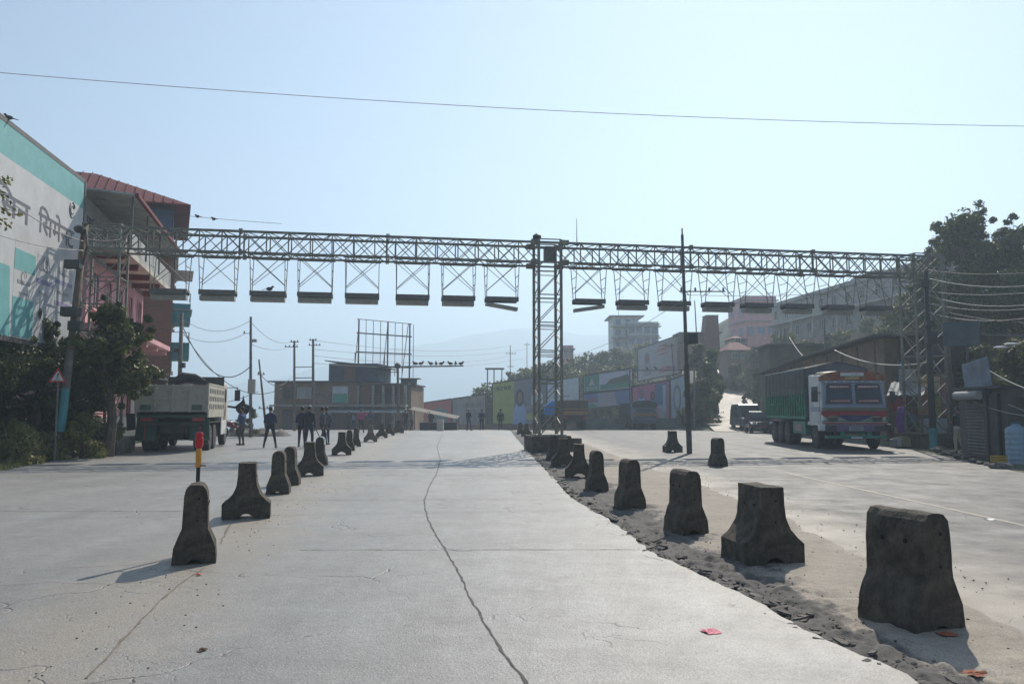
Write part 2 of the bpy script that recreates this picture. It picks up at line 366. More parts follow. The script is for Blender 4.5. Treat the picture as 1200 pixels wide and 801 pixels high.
def patch_med(m):
    n = m.node_tree; L = n.links; p = n.nodes['Principled BSDF']
    ge = n.nodes.new('ShaderNodeNewGeometry'); tc = n.nodes.new('ShaderNodeTexCoord')
    sp = n.nodes.new('ShaderNodeSeparateXYZ'); L.new(tc.outputs['Object'], sp.inputs[0])
    no = n.nodes.new('ShaderNodeTexNoise'); no.inputs['Scale'].default_value = 3.5; no.inputs['Detail'].default_value = 9; no.inputs['Roughness'].default_value = .75; L.new(tc.outputs['Object'], no.inputs['Vector'])
    ma = n.nodes.new('ShaderNodeMath'); ma.operation = 'MULTIPLY'; ma.inputs[1].default_value = .34; an_ = n.nodes.new('ShaderNodeAttribute'); an_.attribute_name = 'broken'; L.new(an_.outputs['Fac'], ma.inputs[0])
    ad = n.nodes.new('ShaderNodeMath'); L.new(ma.outputs[0], ad.inputs[0]); L.new(no.outputs['Fac'], ad.inputs[1])
    cr = n.nodes.new('ShaderNodeValToRGB'); cr.color_ramp.elements[0].position = .62; cr.color_ramp.elements[1].position = .78; cr.color_ramp.elements[1].color = (.95,)*3+(1,); L.new(ad.outputs[0], cr.inputs[0])
    mx = n.nodes.new('ShaderNodeMix'); mx.data_type = 'RGBA'; L.new(cr.outputs[0], mx.inputs[0]); L.new(p.inputs['Base Color'].links[0].from_socket, mx.inputs[6]); mx.inputs[7].default_value = (.085, .08, .075, 1)
    L.new(mx.outputs[2], p.inputs['Base Color'])
patch_med(m_med)
mo = g.build('median_ground', m_med, smooth=True)
at_ = mo.data.attributes.new('broken', 'FLOAT', 'POINT'); nu = 90
at_.data.foreach_set('value', [1-S(((i % nu)/(nu-1)-.27-.14*mnoise.noise(Vector(v.co)*1.3))/.22) for i, v in enumerate(mo.data.vertices)])
tag(mo, kind='structure')
# rubble along the broken slab edge
g = MB(); rnd = random.Random(5)
for i in range(2600):
    y = 2.4+rnd.random()**1.8*34; a = conc_r(y); sp_ = (asph_l(y)-a)
    x = a-.10+abs(rnd.gauss(0, .22))*min(1.2, max(.5, sp_)); s_ = rnd.choice([.005, .007, .010, .016])*rnd.uniform(.6, 1.5)
    if rnd.random() < .02: s_ *= 2.6
    if x < a+.02: x = a+.02+rnd.random()*.1
    z = base(y)-.004
    g.ell((x, y, z+s_*.25), (s_, s_*rnd.uniform(.6, 1.1), s_*rnd.uniform(.3, .6)), 6, 4, .22)
for i in range(500):
    y = 2.6+rnd.random()**1.6*22; x = rnd.uniform(conc_r(y)+.3, asph_l(y)+.9); s_ = rnd.uniform(.004, .013)
    g.ell((x, y, .012), (s_, s_, s_*.6), 5, 4, .2)
for i in range(260):
    y = 3+rnd.random()**1.5*26; x = row_l(y)+rnd.gauss(.15, .28); s_ = rnd.uniform(.003, .010)
    g.ell((x, y, .033), (s_, s_, s_*.6), 5, 4, .2)
for i in range(150):
    y = 3.0+rnd.random()**1.5*26; a = conc_r(y); x = a+abs(rnd.gauss(.05, .16)); s_ = rnd.uniform(.03, .085)
    k6 = [(math.cos(t)*s_*rnd.uniform(.6, 1.2), math.sin(t)*s_*rnd.uniform(.5, 1.1)) for t in np.linspace(0, 5.4, 7)]; tl = rnd.uniform(-.35, .35); t2 = rnd.uniform(-.3, .3); hh_ = rnd.uniform(.008, .02)
    g.prism(k6, 0, hh_, lambda u, v, t: (x+u, y+v, base(y)+.004+t+u*tl+v*t2))
tag(g.build('rubble', m_rubble), 'broken dark asphalt rubble and grit along the edge of the concrete slab', 'rubble', kind='stuff')

# joints and cracks in the slab
def crack_strip(name, pts, w, m, dz=.034):
    b = MB(); P_ = []
    for a, c in zip(pts[:-1], pts[1:]):
        a, c = Vector(a[:2]), Vector(c[:2]); k = max(2, int((c-a).length/.06))
        for i in range(k):
            q = a+(c-a)*i/k; P_.append(q)
    P_.append(Vector(pts[-1][:2])); vs = []
    for i, q in enumerate(P_):
        t = (P_[min(i+1, len(P_)-1)]-P_[max(0, i-1)]).normalized(); nr = Vector((t.y, -t.x))
        o = mnoise.noise(Vector((q.x*4, q.y*4, 2)))*w*1.6+mnoise.noise(Vector((q.x*19, q.y*19, 5)))*w*.8; ww = w*(.35+1.3*abs(mnoise.noise(Vector((q.x*7, q.y*7, 9))))+.5*abs(mnoise.noise(Vector((q.x*31, q.y*31, 3)))))
        for s_ in (-1, 1): v = q+nr*(o+s_*ww); vs.append((v.x, v.y, base(v.y)+dz))
    b.add(vs, [(2*i, 2*i+1, 2*i+3, 2*i+2) for i in range(len(P_)-1)])
    return tag(b.build(name, m), kind='structure')
m_seal = M('joint_filler', (.07, .065, .06), .85, .4, 6, .4, 60)
m_seal2 = M('joint_line', (.075, .07, .06), .9, .4, 4)
crack_strip('road_joint', [gnd(*p) for p in [(640, 840), (612, 801), (590, 770), (570, 737), (552, 705), (538, 675), (523, 648), (511, 630), (502, 612), (498, 598), (497, 588), (503, 572), (512, 555), (516, 540), (512, 524), (519, 508)]], .0115, m_seal)
for ya, a, c, w_ in ((9.15, -2.4, 99, .009), (14.2, -4.2, 99, .010), (19.5, -4.5, 99, .012), (26, -5, 99, .012), (33, -6, 99, .015), (12.6, -13.0, -4.2, .010), (19.3, -13.2, -6, .011), (27, -14, -7, .013), (41, -8, 99, .018), (50, -8, 99, .02)):
    c = conc_r(ya)-.1 if c == 99 else c
    crack_strip('road_joint', [(a, ya), (c, ya*1.003)], w_, m_seal2 if ya != 9.15 else m_seal)
m_dusty = M('dusty_joint', (.17, .14, .11), .9, .4, 6)
for pts_, w_ in (([(100, 801), (150, 748), (190, 705), (215, 685), (240, 668)], .010), ([(258, 640), (266, 622), (272, 615)], .016), ([(0, 690), (60, 686), (130, 688), (190, 684)], .004)):
    crack_strip('road_crack', [gnd(*p) for p in pts_], w_, m_dusty)
# worn yellow line on the asphalt
m_yel = M('worn_line', (.26, .225, .16), .7, .25, 8, dirt=(.2, .19, .18), dirt_amt=.9, dscale=3)
def line_strip(pts, w, dz):
    b = MB(); vs = []
    for x, y in pts: vs += [(x-w, y, base(y)+dz), (x+w, y, base(y)+dz)]
    b.add(vs, [(2*i, 2*i+1, 2*i+3, 2*i+2) for i in range(len(pts)-1)])
    return tag(b.build('road_marking', m_yel), kind='structure')
L0, L1 = gnd(1230, 622), gnd(985, 568)
line_strip([(L0.x+(L1.x-L0.x)*t, L0.y+(L1.y-L0.y)*t) for t in np.linspace(-.4, 1.5, 40)], .05, .004)

# haze: one closed box of even pale air
hz = MB().box((0, 850, 70), (5200, 2900, 400)).build('haze'); tag(hz, 'thin pale blue haze filling the air over the pass', 'haze', kind='stuff')
hm = bpy.data.materials.new('haze_air'); hm.use_nodes = True; hn = hm.node_tree; hn.nodes.clear()
pv = hn.nodes.new('ShaderNodeVolumePrincipled'); pv.inputs['Color'].default_value = (.67, .84, 1.0, 1); pv.inputs['Density'].default_value = HAZE; pv.inputs['Anisotropy'].default_value = .40
ho = hn.nodes.new('ShaderNodeOutputMaterial'); hn.links.new(pv.outputs[0], ho.inputs['Volume']); hz.data.materials.append(hm)
# far ridges
def ridge(name, m, x0, x1, y0, prof, depth, seed):
    xs = list(np.linspace(x0, x1, 120)); ys = list(np.linspace(0, 1, 14))
    def f(x, t):
        h = float(np.interp(x, [p[0] for p in prof], [p[1] for p in prof])); h += 9*mnoise.fractal(Vector((x*.008, seed, 0)), 1, 2, 5)
        k = 1-t if t < .999 else 0
        y = y0-depth*(1-t)*0+depth*t*1.0
        up = math.sin(min(1, t*1.0)*math.pi/2)
        return (x, y0+depth*t, -75+(h+75)*up+8*(1-up)*mnoise.noise(Vector((x*.02, t*3, seed))))
    return tag(MB().grid(xs, ys, f).build(name, m, smooth=True), kind='structure')
m_ridge = M('far_forest', (.07, .085, .05), .95, .4, .02, col2=(.12, .12, .08))
k = 1000/F
ridge('distant_hills', m_ridge, -2200, 1600, 1560, [(-2200, 30), (-1100, 12), (-560, 75), (-320, 140), (0, 195), (240, 180), (500, 110), (1100, 100), (1600, 100)], 330, 1)
ridge('distant_mountain', m_ridge, 480, 2300, 720, [(480, 40), (560, 100), (660, 155), (760, 205), (940, 235), (2300, 230)], 300, 4)

# ------------------------------------------------------------------ concrete barriers
def barrier_mesh(kind, seed, L=.45):  # profile swept along the length
    rr = random.Random(seed); b = MB()
    if kind == 'flat':      # narrow flat head, concave flare
        half = [(.12, .80), (.125, .62), (.14, .48), (.19, .36), (.26, .275), (.335, .215), (.335, .0), (.12, .0), (.085, .045), (.03, .075)]
        if seed % 3 == 0: half[-3:] = [(.17, .0), (.14, .06), (.05, .11)]
    else:                   # round head, angular flare
        half = [(.025, .80), (.065, .79), (.10, .75), (.115, .68), (.125, .36), (.20, .17), (.215, .0), (.08, .0), (.055, .03), (.02, .05)]
    prof = half+[(-x, z) for x, z in half[::-1]]
    # slices along the length so that the faces can be roughened
    n = len(prof); ks = 13; vs = []
    # refine the profile
    pr = []
    for i in range(n):
        a, c = prof[i], prof[(i+1) % n]; d = math.hypot(c[0]-a[0], c[1]-a[1]); q = max(1, int(d/.05))
        for t in range(q): pr.append((a[0]+(c[0]-a[0])*t/q, a[1]+(c[1]-a[1])*t/q))
    n = len(pr)
    for k_ in range(ks):
        y = L*k_/(ks-1)
        for x, z in pr:
            q = mnoise.noise(Vector((x*6+seed, y*6, z*6)))*.009+mnoise.noise(Vector((x*25+seed, y*25, z*25)))*.007-.030*max(0, mnoise.noise(Vector((x*9+seed*2, y*9, z*9)))-.45)
            vs.append((x*(1+q*2), y+(q if k_ in (0, ks-1) else 0), z+(q if z > .02 else 0)))
    b.add(vs, [(k_*n+i, k_*n+(i+1) % n, (k_+1)*n+(i+1) % n, (k_+1)*n+i) for k_ in range(ks-1) for i in range(n)])
    b.add(vs[:n], [tuple(range(n-1, -1, -1))]); b.add(vs[-n:], [tuple(range(n))])
    # small anchor holes, sunk sleeves
    b.mat(b.mats[0] if b.mats else m_barrier)
    return b
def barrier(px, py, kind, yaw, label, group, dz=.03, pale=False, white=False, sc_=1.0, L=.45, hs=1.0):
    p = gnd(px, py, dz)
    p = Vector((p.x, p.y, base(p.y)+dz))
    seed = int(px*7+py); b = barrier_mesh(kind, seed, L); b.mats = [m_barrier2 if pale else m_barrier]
    # sleeves of the lifting holes
    b.mat(m_hole)
    for (x, z) in ((.03, .66), (.02, .44)):
        b.tube((x, -.006, z), (x, .03, z), .013, n=8)
    sgn = -1 if px > 600 else 1
    for y in (.3*L, .7*L):
        xx = (.128 if kind == 'flat' else .121)*sgn; b.tube((xx*1.05, y, .60), (xx*.8, y, .60), .018, n=8)
    o = b.build('concrete_barrier', None, None, p, R(yaw)); o.scale = (sc_, 1, sc_*hs)
    tag(o, label, 'barrier', group)
    bm = o.modifiers.new('bevel', 'BEVEL'); bm.width = .007; bm.segments = 2; bm.limit_method = 'ANGLE'; bm.angle_limit = R(35)
    if white:
        w_ = MB(); w_.prism([(.127, .58), (.122, .68), (.107, .755), (.068, .80), (0, .812), (0, .80), (.06, .79), (.098, .75), (.112, .68), (.117, .58)], .0, .45, lambda u, v, t: (u*1.06, t, v+.004)).build('painted_cap', m_whitep, o)
    return o
GL, GR_, GF = 'concrete barriers of the left row', 'concrete barriers of the row beside the broken road edge', 'concrete barriers on the right carriageway'
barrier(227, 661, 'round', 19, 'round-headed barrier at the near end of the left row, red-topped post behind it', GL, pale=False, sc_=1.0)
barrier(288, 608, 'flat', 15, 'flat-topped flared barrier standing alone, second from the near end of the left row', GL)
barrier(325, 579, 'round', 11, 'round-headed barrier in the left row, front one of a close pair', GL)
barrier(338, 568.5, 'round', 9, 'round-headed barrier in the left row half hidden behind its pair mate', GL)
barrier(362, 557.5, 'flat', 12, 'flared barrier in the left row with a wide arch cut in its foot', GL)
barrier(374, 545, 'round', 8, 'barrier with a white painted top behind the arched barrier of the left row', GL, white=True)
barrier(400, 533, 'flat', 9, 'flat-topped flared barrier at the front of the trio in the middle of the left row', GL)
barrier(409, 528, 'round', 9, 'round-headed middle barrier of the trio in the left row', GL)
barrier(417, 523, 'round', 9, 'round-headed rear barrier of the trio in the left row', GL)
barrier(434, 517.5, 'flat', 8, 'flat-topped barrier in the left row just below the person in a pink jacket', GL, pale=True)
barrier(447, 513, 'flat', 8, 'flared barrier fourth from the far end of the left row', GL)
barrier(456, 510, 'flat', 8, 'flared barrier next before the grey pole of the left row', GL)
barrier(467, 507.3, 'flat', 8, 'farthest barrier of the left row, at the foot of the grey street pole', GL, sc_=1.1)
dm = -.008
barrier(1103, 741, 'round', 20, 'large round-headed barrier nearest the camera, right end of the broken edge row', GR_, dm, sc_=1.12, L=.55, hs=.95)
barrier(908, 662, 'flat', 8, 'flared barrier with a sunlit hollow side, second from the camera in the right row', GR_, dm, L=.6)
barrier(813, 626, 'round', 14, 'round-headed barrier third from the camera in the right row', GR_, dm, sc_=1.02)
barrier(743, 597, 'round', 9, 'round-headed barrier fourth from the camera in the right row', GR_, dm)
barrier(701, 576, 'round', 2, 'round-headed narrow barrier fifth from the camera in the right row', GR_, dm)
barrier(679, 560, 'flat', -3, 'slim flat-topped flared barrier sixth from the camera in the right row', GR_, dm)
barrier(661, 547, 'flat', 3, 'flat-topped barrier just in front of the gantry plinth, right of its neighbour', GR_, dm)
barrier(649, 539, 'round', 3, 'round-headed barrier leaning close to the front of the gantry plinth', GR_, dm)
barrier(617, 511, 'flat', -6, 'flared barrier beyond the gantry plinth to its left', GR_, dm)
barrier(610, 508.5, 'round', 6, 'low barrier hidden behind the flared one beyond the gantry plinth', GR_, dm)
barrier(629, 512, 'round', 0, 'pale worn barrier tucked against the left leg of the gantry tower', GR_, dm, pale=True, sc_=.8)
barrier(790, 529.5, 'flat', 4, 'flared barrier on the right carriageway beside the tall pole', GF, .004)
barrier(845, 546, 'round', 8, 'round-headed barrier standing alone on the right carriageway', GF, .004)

# delineator post
p = gnd(238, 652, .03)
p = Vector(((238-600)/F*9.05, 9.0, .03))
po = empty('delineator_post', p, 0, 'thin black post with an amber band and red reflector head behind the near left barrier', 'road post')
MB().tube((0, 0, 0), (0, 0, .97), .03, .027, 12).tube((0, 0, 0), (0, 0, .02), .07, .07, 12).build('post', P('post_black', (.03, .03, .028), .6), po)
MB().lathe([(.036, .95), (.040, .96), (.040, 1.14), (.030, 1.16)], n=14).build('amber_band', P('amber_plastic', (.62, .27, .03), .4, .15), po)
MB().lathe([(.026, 1.16), (.05, 1.18), (.056, 1.20), (.056, 1.27), (.048, 1.29), (.05, 1.30), (.05, 1.33), (.04, 1.345)], n=16).build('reflector_head', P('red_plastic', (.50, .012, .025), .3, .15), po)
for c_o in po.children: c_o.scale = (.8, .8, .985)
MB().box((.05, 0, .955), (.06, .03, .015)).build('bracket', m_pole, po)

# ------------------------------------------------------------------ gantry
GO = Vector((1.47, 31.1, 0)); GYAW = math.atan(.171)
gan = empty('road_gantry', GO, GYAW, 'long rusty lattice steel gantry spanning both carriageways on three lattice towers', 'gantry')
D = 1.0; TOP = 8.23; BOT = 7.43      # near face y = 0, far face y = D
def to_g(px, py):                    # pixel -> gantry local on the near face
    q = on_plane(px, py, GO, Vector((-math.sin(GYAW), math.cos(GYAW), 0))); q = q-GO
    return (q.x*math.cos(GYAW)+q.y*math.sin(GYAW), q.z)
def lattice_tower(x0, x1, z0, z1, pitch, name, dep=D):
    b = MB(); b.mat(m_steel); c = .10
    for x in (x0, x1):
        for y in (0, dep): b.box((x, y, (z0+z1)/2), (c, c, z1-z0))
    n = max(1, round((z1-z0)/pitch)); h = (z1-z0)/n
    for i in range(n):
        a, e = z0+i*h, z0+(i+1)*h
        for y in (-.02, dep+.02):
            b.bar((x0, y, e), (x1, y, e), .05, .04); b.bar((x0, y, e-.17), (x1, y, e-.17), .035, .03)
            if i % 2 == 0 or True: b.bar((x0, y-.02, a), (x1, y-.02, e-.17), .055, .03)
        m_ = 3
        for k_ in range(m_):
            a2, e2 = a+h*k_/m_, a+h*(k_+1)/m_
            for x in (x0, x1):
                if k_ % 2: b.bar((x, 0, a2), (x, dep, e2), .035, .03)
                else: b.bar((x, dep, a2), (x, 0, e2), .035, .03)
    b.box(((x0+x1)/2, dep/2, z0+.02), (x1-x0+.3, dep+.3, .04))
    return b.build(name, None, gan)
gx = lambda px, py=490: to_g(px, py)[0]
def xtower(x0, x1, z0, z1, pitch, name):
    b = MB(); b.mat(m_steel); c = .08
    for x in (x0, x1):
        for y in (0, D): b.box((x, y, (z0+z1)/2), (c, c, z1-z0))
    n = max(1, round((z1-z0)/pitch)); h = (z1-z0)/n
    for i in range(n):
        a, e = z0+i*h, z0+(i+1)*h
        for y in (-.02, D+.02):
            b.bar((x0, y, e), (x1, y, e), .05, .04); b.bar((x0, y-.02, a), (x1, y-.02, e), .04, .03); b.bar((x1, y+.02, a), (x0, y+.02, e), .04, .03)
        for x in (x0-.02, x1+.02): b.bar((x, 0, a), (x, D, e), .04, .03); b.bar((x, 0, e), (x, D, e), .04, .03)
    b.box(((x0+x1)/2, D/2, z0+.02), (x1-x0+.3, D+.3, .04))
    return b.build(name, None, gan)
cx0, cx1 = -.42, .48
lattice_tower(cx0, cx1, .62, TOP+.12, 1.12, 'centre_tower')
lx1 = gx(133, 460); lx0 = lx1-1.25
xtower(lx0, lx1, .5, TOP+.1, 1.0, 'left_tower')
rx0 = gx(1078, 470); rx1 = rx0+1.32
xtower(rx0, rx1, .62, TOP+.1, 1.05, 'right_tower')
for (a, c, e, nm, zz) in ((cx0-.35, cx0+1.2, .62, 'plinth', -.03), (lx0-.3, lx1+.3, .5, 'plinth', -.1), (rx0-.35, rx1+.45, .62, 'plinth', -.1)):
    MB().b2(a, c, -.35, D+.35, zz, e).build(nm, m_gbase, gan, bevel=.03)
MB().b2(cx0+1.25, cx0+1.65, -.2, .3, -.03, .52).build('plinth_step', m_gbase, gan, bevel=.03)
def beam(x0, x1, name):
    b = MB(); b.mat(m_steel); c = .07
    for y in (0, D):
        for z in (TOP, BOT): b.box(((x0+x1)/2, y, z), (x1-x0, c, c))
    for y in (0, D): b.box(((x0+x1)/2, y, TOP-.03), (x1-x0, .03, .05))
    n = round((x1-x0)/.78); h = (x1-x0)/n
    for i in range(n):
        a, e = x0+i*h, x0+(i+1)*h; mid = (a+e)/2
        for y in (-.02, D+.02):
            b.bar((a, y, BOT), (a, y, TOP), .045, .035)
            b.bar((a, y-.02, BOT), (e, y-.02, TOP), .038, .03); b.bar((e, y+.02, BOT), (a, y+.02, TOP), .038, .03)
        for z in (TOP, BOT):
            b.bar((a, 0, z+.01), (mid, D, z+.01), .032, .025); b.bar((mid, D, z+.01), (e, 0, z+.01), .032, .025)
            if i % 3 == 0: b.bar((a, 0, z), (a, D, z), .04, .03)
    x = x0+5.4
    while x < x1-2:
        for y in (-.0, D):
            for z in (TOP, BOT): b.box((x, y, z), (.06, .17, .17)); b.box((x+.07, y, z), (.05, .17, .17))
            b.bar((x, y, BOT), (x, y, TOP), .06)
        x += 5.4
    return b.build(name, None, gan)
bl0 = gx(97, 285)
beam(bl0, cx0-.02, 'left_beam'); beam(cx1+.02, rx1+.15, 'right_beam')
b = MB().mat(m_steel)
for z in (TOP, BOT):
    for y in (0, D): b.bar((cx0, y, z), (cx1, y, z), .07)
for x in (cx0, cx1):
    for z in (TOP, BOT):
        for y in (0, D): MB().box((x+(-.16 if x < 0 else .16), y, z), (.3, .22, .2)).build('beam_joint', m_steel, gan, bevel=.02)
b.build('tower_head', None, gan)
MB().b2(-.12, .36, .2, .55, 7.52, 8.12).build('control_box', P('box_grey', (.12, .12, .11), .6), gan, bevel=.015)
MB().lathe([(.10, 8.35), (.17, 8.40), (.17, 8.50), (.05, 8.58)], (cx0-.05, .1, 0), n=12).build('lamp_knob', m_dark, gan)
aa = gx(679.5, 265); MB().tube((aa, .5, TOP), (aa, .5, 9.35), .018, .010, 8).box((aa, .5, TOP+.08), (.12, .12, .12)).build('antenna', m_dark, gan)

# hanging light frames
def cradle(xc, wdt, label, broken=0, dark=False):
    wx, wy = 1.0, 0
    o = empty('hanging_lamp_frame', (GO.x+xc*math.cos(GYAW), GO.y+xc*math.sin(GYAW), 0), GYAW, label, 'lamp frame', 'X-braced lamp frames hanging from the gantry')
    h = wdt/2; ZT = 6.0; b = MB().mat(m_steel); rt = .026
    for (y, yt) in ((0, .32), (D, .68)):
        for s_ in (-1, 1):
            b.bar((s_*(h-.02), y, BOT-.02), (s_*(h-.03), yt, ZT+.04), rt)
        b.bar((-h+.04, y, BOT-.03), (h-.05, yt+.0, ZT+.30), rt*.85); b.bar((h-.04, y, BOT-.03), (-h+.05, yt, ZT+.30), rt*.85)
        b.bar((-h-.06, y, BOT-.06), (h+.06, y, BOT-.06), .035)
    for s_ in (-1, 1):
        b.bar((s_*(h-.025), .12, 6.9), (s_*(h-.025), .88, 6.9), .02); b.bar((s_*(h-.028), .2, 6.5), (s_*(h-.028), .8, 6.5), .02)
        b.bar((s_*(h-.03), .30, ZT+.03), (s_*(h-.03), .70, ZT+.03), .03)
    b.build('hanger', None, o)
    t = MB().mat(m_tray); t.b2(-h, h, .26, .74, ZT-.05, ZT+.03); t.b2(-h, h, .24, .28, ZT-.14, ZT+.05); t.b2(-h, h, .72, .76, ZT-.14, ZT+.05)
    t.build('tray', None, o)
    l = MB().mat(m_traylight)
    if broken == 0: l.b2(-h+.02, h-.04, .33, .67, ZT-.33, ZT-.15)
    else:
        s_ = broken; l.box((.0, .5, ZT-.32), (wdt-.02, .3, .13), M=Matrix.Rotation(R(9*s_), 3, 'Y'))
    l.build('lamp_housing', None, o)
    return o
lc = [194, 252, 312, 368, 424, 484, 538.5, 590]
ll = ['lamp frame hanging over the pink building side, leftmost under the gantry', 'lamp frame second from the left end of the gantry', 'lamp frame third from the left under the gantry, with a bird on its tray', 'lamp frame fourth from the left under the gantry', 'lamp frame above the empty billboard scaffold, fifth from the left', 'lamp frame sixth from the left under the gantry', 'lamp frame second to the left of the centre tower', 'lamp frame directly left of the centre tower with its housing hanging loose at one end']
rcx = [694, 745.5, 795.5, 847, 893.5, 941.5, 989.5, 1035]
rl = ['lamp frame directly right of the centre tower with its housing hanging loose', 'lamp frame second to the right of the centre tower', 'lamp frame behind the tall dark pole on the right', 'lamp frame above the narrow brick tower, fourth right of the centre tower', 'lamp frame fifth right of the centre tower, before the pink house', 'lamp frame sixth right of the centre tower', 'lamp frame second from the right end of the gantry', 'lamp frame at the right end of the gantry near the big tree']
for i, c in enumerate(lc): cradle(gx(c, 355), 1.30, ll[i], 1 if i == 7 else 0)
for i, c in enumerate(rcx): cradle(gx(c, 360), 1.27, rl[i], -1 if i == 0 else 0)

# ------------------------------------------------------------------ birds
m_bird = P('bird_feathers', (.05, .05, .055), .6)
def bird(loc, yaw, label, group=None, s_=1.0):
    b = MB().mat(m_bird); b.ell((0, 0, .10), (.055, .10, .06), 8, 6); b.ell((0, .10, .17), (.032, .038, .035), 8, 6)
    b.tube((0, .13, .17), (0, .17, .165), .01, .002, 5); b.tube((0, .06, .13), (0, .10, .16), .04, .03, 7)
    b.add([(-.03, -.06, .10), (.03, -.06, .10), (.02, -.22, .07), (-.02, -.22, .07), (-.03, -.06, .085), (.03, -.06, .085), (.02, -.22, .06), (-.02, -.22, .06)], [(0, 1, 2, 3), (7, 6, 5, 4), (0, 3, 7, 4), (1, 5, 6, 2), (3, 2, 6, 7)])
    b.tube((-.02, 0, 0), (-.02, 0, .06), .005, n=4).tube((.02, 0, 0), (.02, 0, .06), .005, n=4)
    o = b.build('pigeon', None, None, loc, R(yaw), smooth=True); o.scale = (s_,)*3
    return tag(o, label, 'bird', group)
q = gx(313.5, 352); bird((GO.x+q*math.cos(GYAW)-.4*math.sin(GYAW), GO.y+q*math.sin(GYAW)+.4, 6.03), -80, 'dark pigeon standing on the third lamp tray from the left', s_=1.2)

# ------------------------------------------------------------------ poles and wires
def pole(px, py_base, py_top, r0, r1, label, mat=None, Y=None, px_top=None, arms=(), cat='pole', zb=None, name='utility_pole', boxes=(), bands=()):
    if Y is None: g_ = gnd(px, py_base, 0); Y = g_.y
    b0 = at(px, py_base, Y); zb = gz(b0.x, Y) if zb is None else zb
    t_ = at(px_top if px_top is not None else px, py_top, Y)
    o = empty(name, (b0.x, Y, zb), 0, label, cat)
    top = Vector((t_.x-b0.x, 0, t_.z-zb))
    MB().tube((0, 0, -.1), top, r0, r1, 12).build('shaft', mat or m_pole, o, smooth=True)
    for (f_, x0, x1, th) in arms:
        c = top*f_; ca = MB().bar((c.x+x0, -.06, c.z), (c.x+x1, -.06, c.z), th).build('cross_arm', m_pole, o)
        for x in np.linspace(x0+.08, x1-.08, 4 if x1-x0 > .8 else 2): MB().lathe([(.03, 0), (.045, .03), (.03, .06), (.045, .09), (.02, .13)], (c.x+x, -.06, c.z+th/2), n=8).build('insulator', m_cpole, ca)
    for (f_, x, y, wx, wy, wz, mm, nm) in boxes:
        c = top*f_; MB().box((c.x+x, y, c.z), (wx, wy, wz)).build(nm, mm, o, bevel=.01)
    for (f0, f1, rr_, mm) in bands:
        MB().tube(top*f0, top*f1, rr_, rr_, 12).build('band', mm, o)
    return o, Vector((b0.x, Y, zb)), top
m_boxd = P('box_dark', (.05, .05, .05), .6); m_boxw = P('box_pale', (.42, .42, .40), .6)
T = {}
_, b0, t_ = pole(808, 531, 275, .085, .055, 'tall thin dark steel pole standing on the right carriageway in front of the gantry', m_pole, px_top=799.5,
     arms=((.735, -.2, 1.55, .04),), boxes=((.52, .26, .0, .34, .28, .42, m_boxd, 'lamp_box'), (.52, -.22, 0, .18, .2, .36, m_boxw, 'meter_box')), bands=((.0, .40, .105, m_pole), (.98, 1.03, .03, m_steel)))
T['rp'] = b0+t_
_, b0, t_ = pole(294, 497, 371, .10, .07, 'dark utility pole with a pale meter box, right of the tipper truck', m_cpole, Y=47, boxes=((.42, .12, -.16, .42, .2, .85, m_boxw, 'meter_box'), (.20, .22, -.1, .2, .2, .5, m_boxd, 'switch_box'), (.80, .2, 0, .3, .2, .18, m_boxw, 'flood_lamp')), arms=((.86, -.45, .05, .03),))
T['l1'] = b0+t_
_, b0, t_ = pole(345, 500, 399, .12, .08, 'left one of the twin utility poles before the brick shop house', m_cpole, Y=62, arms=((.985, -.3, .35, .06), (.93, -.75, .3, .05)))
T['l2'] = b0+t_
_, b0, t_ = pole(367, 500, 397, .13, .09, 'right one of the twin utility poles before the brick shop house', m_cpole, Y=62, arms=((.985, -.3, .3, .06), (.93, -.35, .6, .05)))
T['l3'] = b0+t_
ar = empty('pole_crossbar', at(356, 430, 62), 0, 'two thin steel bars joining the twin utility poles', 'pole bar')
MB().bar((-.75, 0, 0), (.72, .0, .02), .06).bar((-.75, 0, -.85), (.72, 0, -.82), .06).build('bars', m_pole, ar)
_, b0, t_ = pole(313, 500, 421, .09, .05, 'short dark leaning pole tangled with wires beyond the officers', m_wood, Y=52, px_top=303.5, arms=((.8, -.2, .3, .05), (.35, -.35, .3, .05)))
T['l4'] = b0+t_
_, b0, t_ = pole(209, 500, 367, .14, .10, 'thick utility pole wrapped in cable coils behind the tipper truck', m_cpole, Y=46, px_top=213, boxes=((.45, -.2, -.1, .35, .2, .45, m_boxd, 'cable_coil'), (.58, .2, -.1, .25, .2, .3, m_boxd, 'cable_coil'), (.70, -.2, -.1, .22, .2, .22, m_boxd, 'cable_coil')))
T['l0'] = b0+t_
o, b0, t_ = pole(467, 505, 425, .11, .08, 'grey street pole with one long horizontal arm lined with birds', m_cpole, Y=57, zb=0, px_top=466)
T['l5'] = b0+t_
MB().bar((-1.6, -.1, t_.z-.3), (4.6, -.1, t_.z-.22), .09).bar((-1.6, -.1, t_.z-.75), (0, -.1, t_.z-.65), .06).build('long_arm', m_pole, o)
MB().lathe([(.1, 0), (.22, .08), (.22, .3), (.1, .4)], (t_.x, -.05, t_.z-.42), n=12).build('camera_dome', m_boxd, o)
for i, px_ in enumerate([487, 493, 505, 511, 517, 528, 534, 540]):
    q = at(px_, 430, 56.9); bird((q.x, q.y, b0.z+t_.z-.22), [90, -90, 80, 180, -90, 100, 180, -80][i], ('pigeon perched near the pole, first on the long street pole arm' if i == 0 else ['', 'second', 'third', 'fourth', 'fifth', 'sixth', 'seventh'][i%7]+' pigeon from the pole on the long street pole arm' if i < 7 else 'pigeon at the free end of the long street pole arm'), 'pigeons on the long pole arm', 1.7)
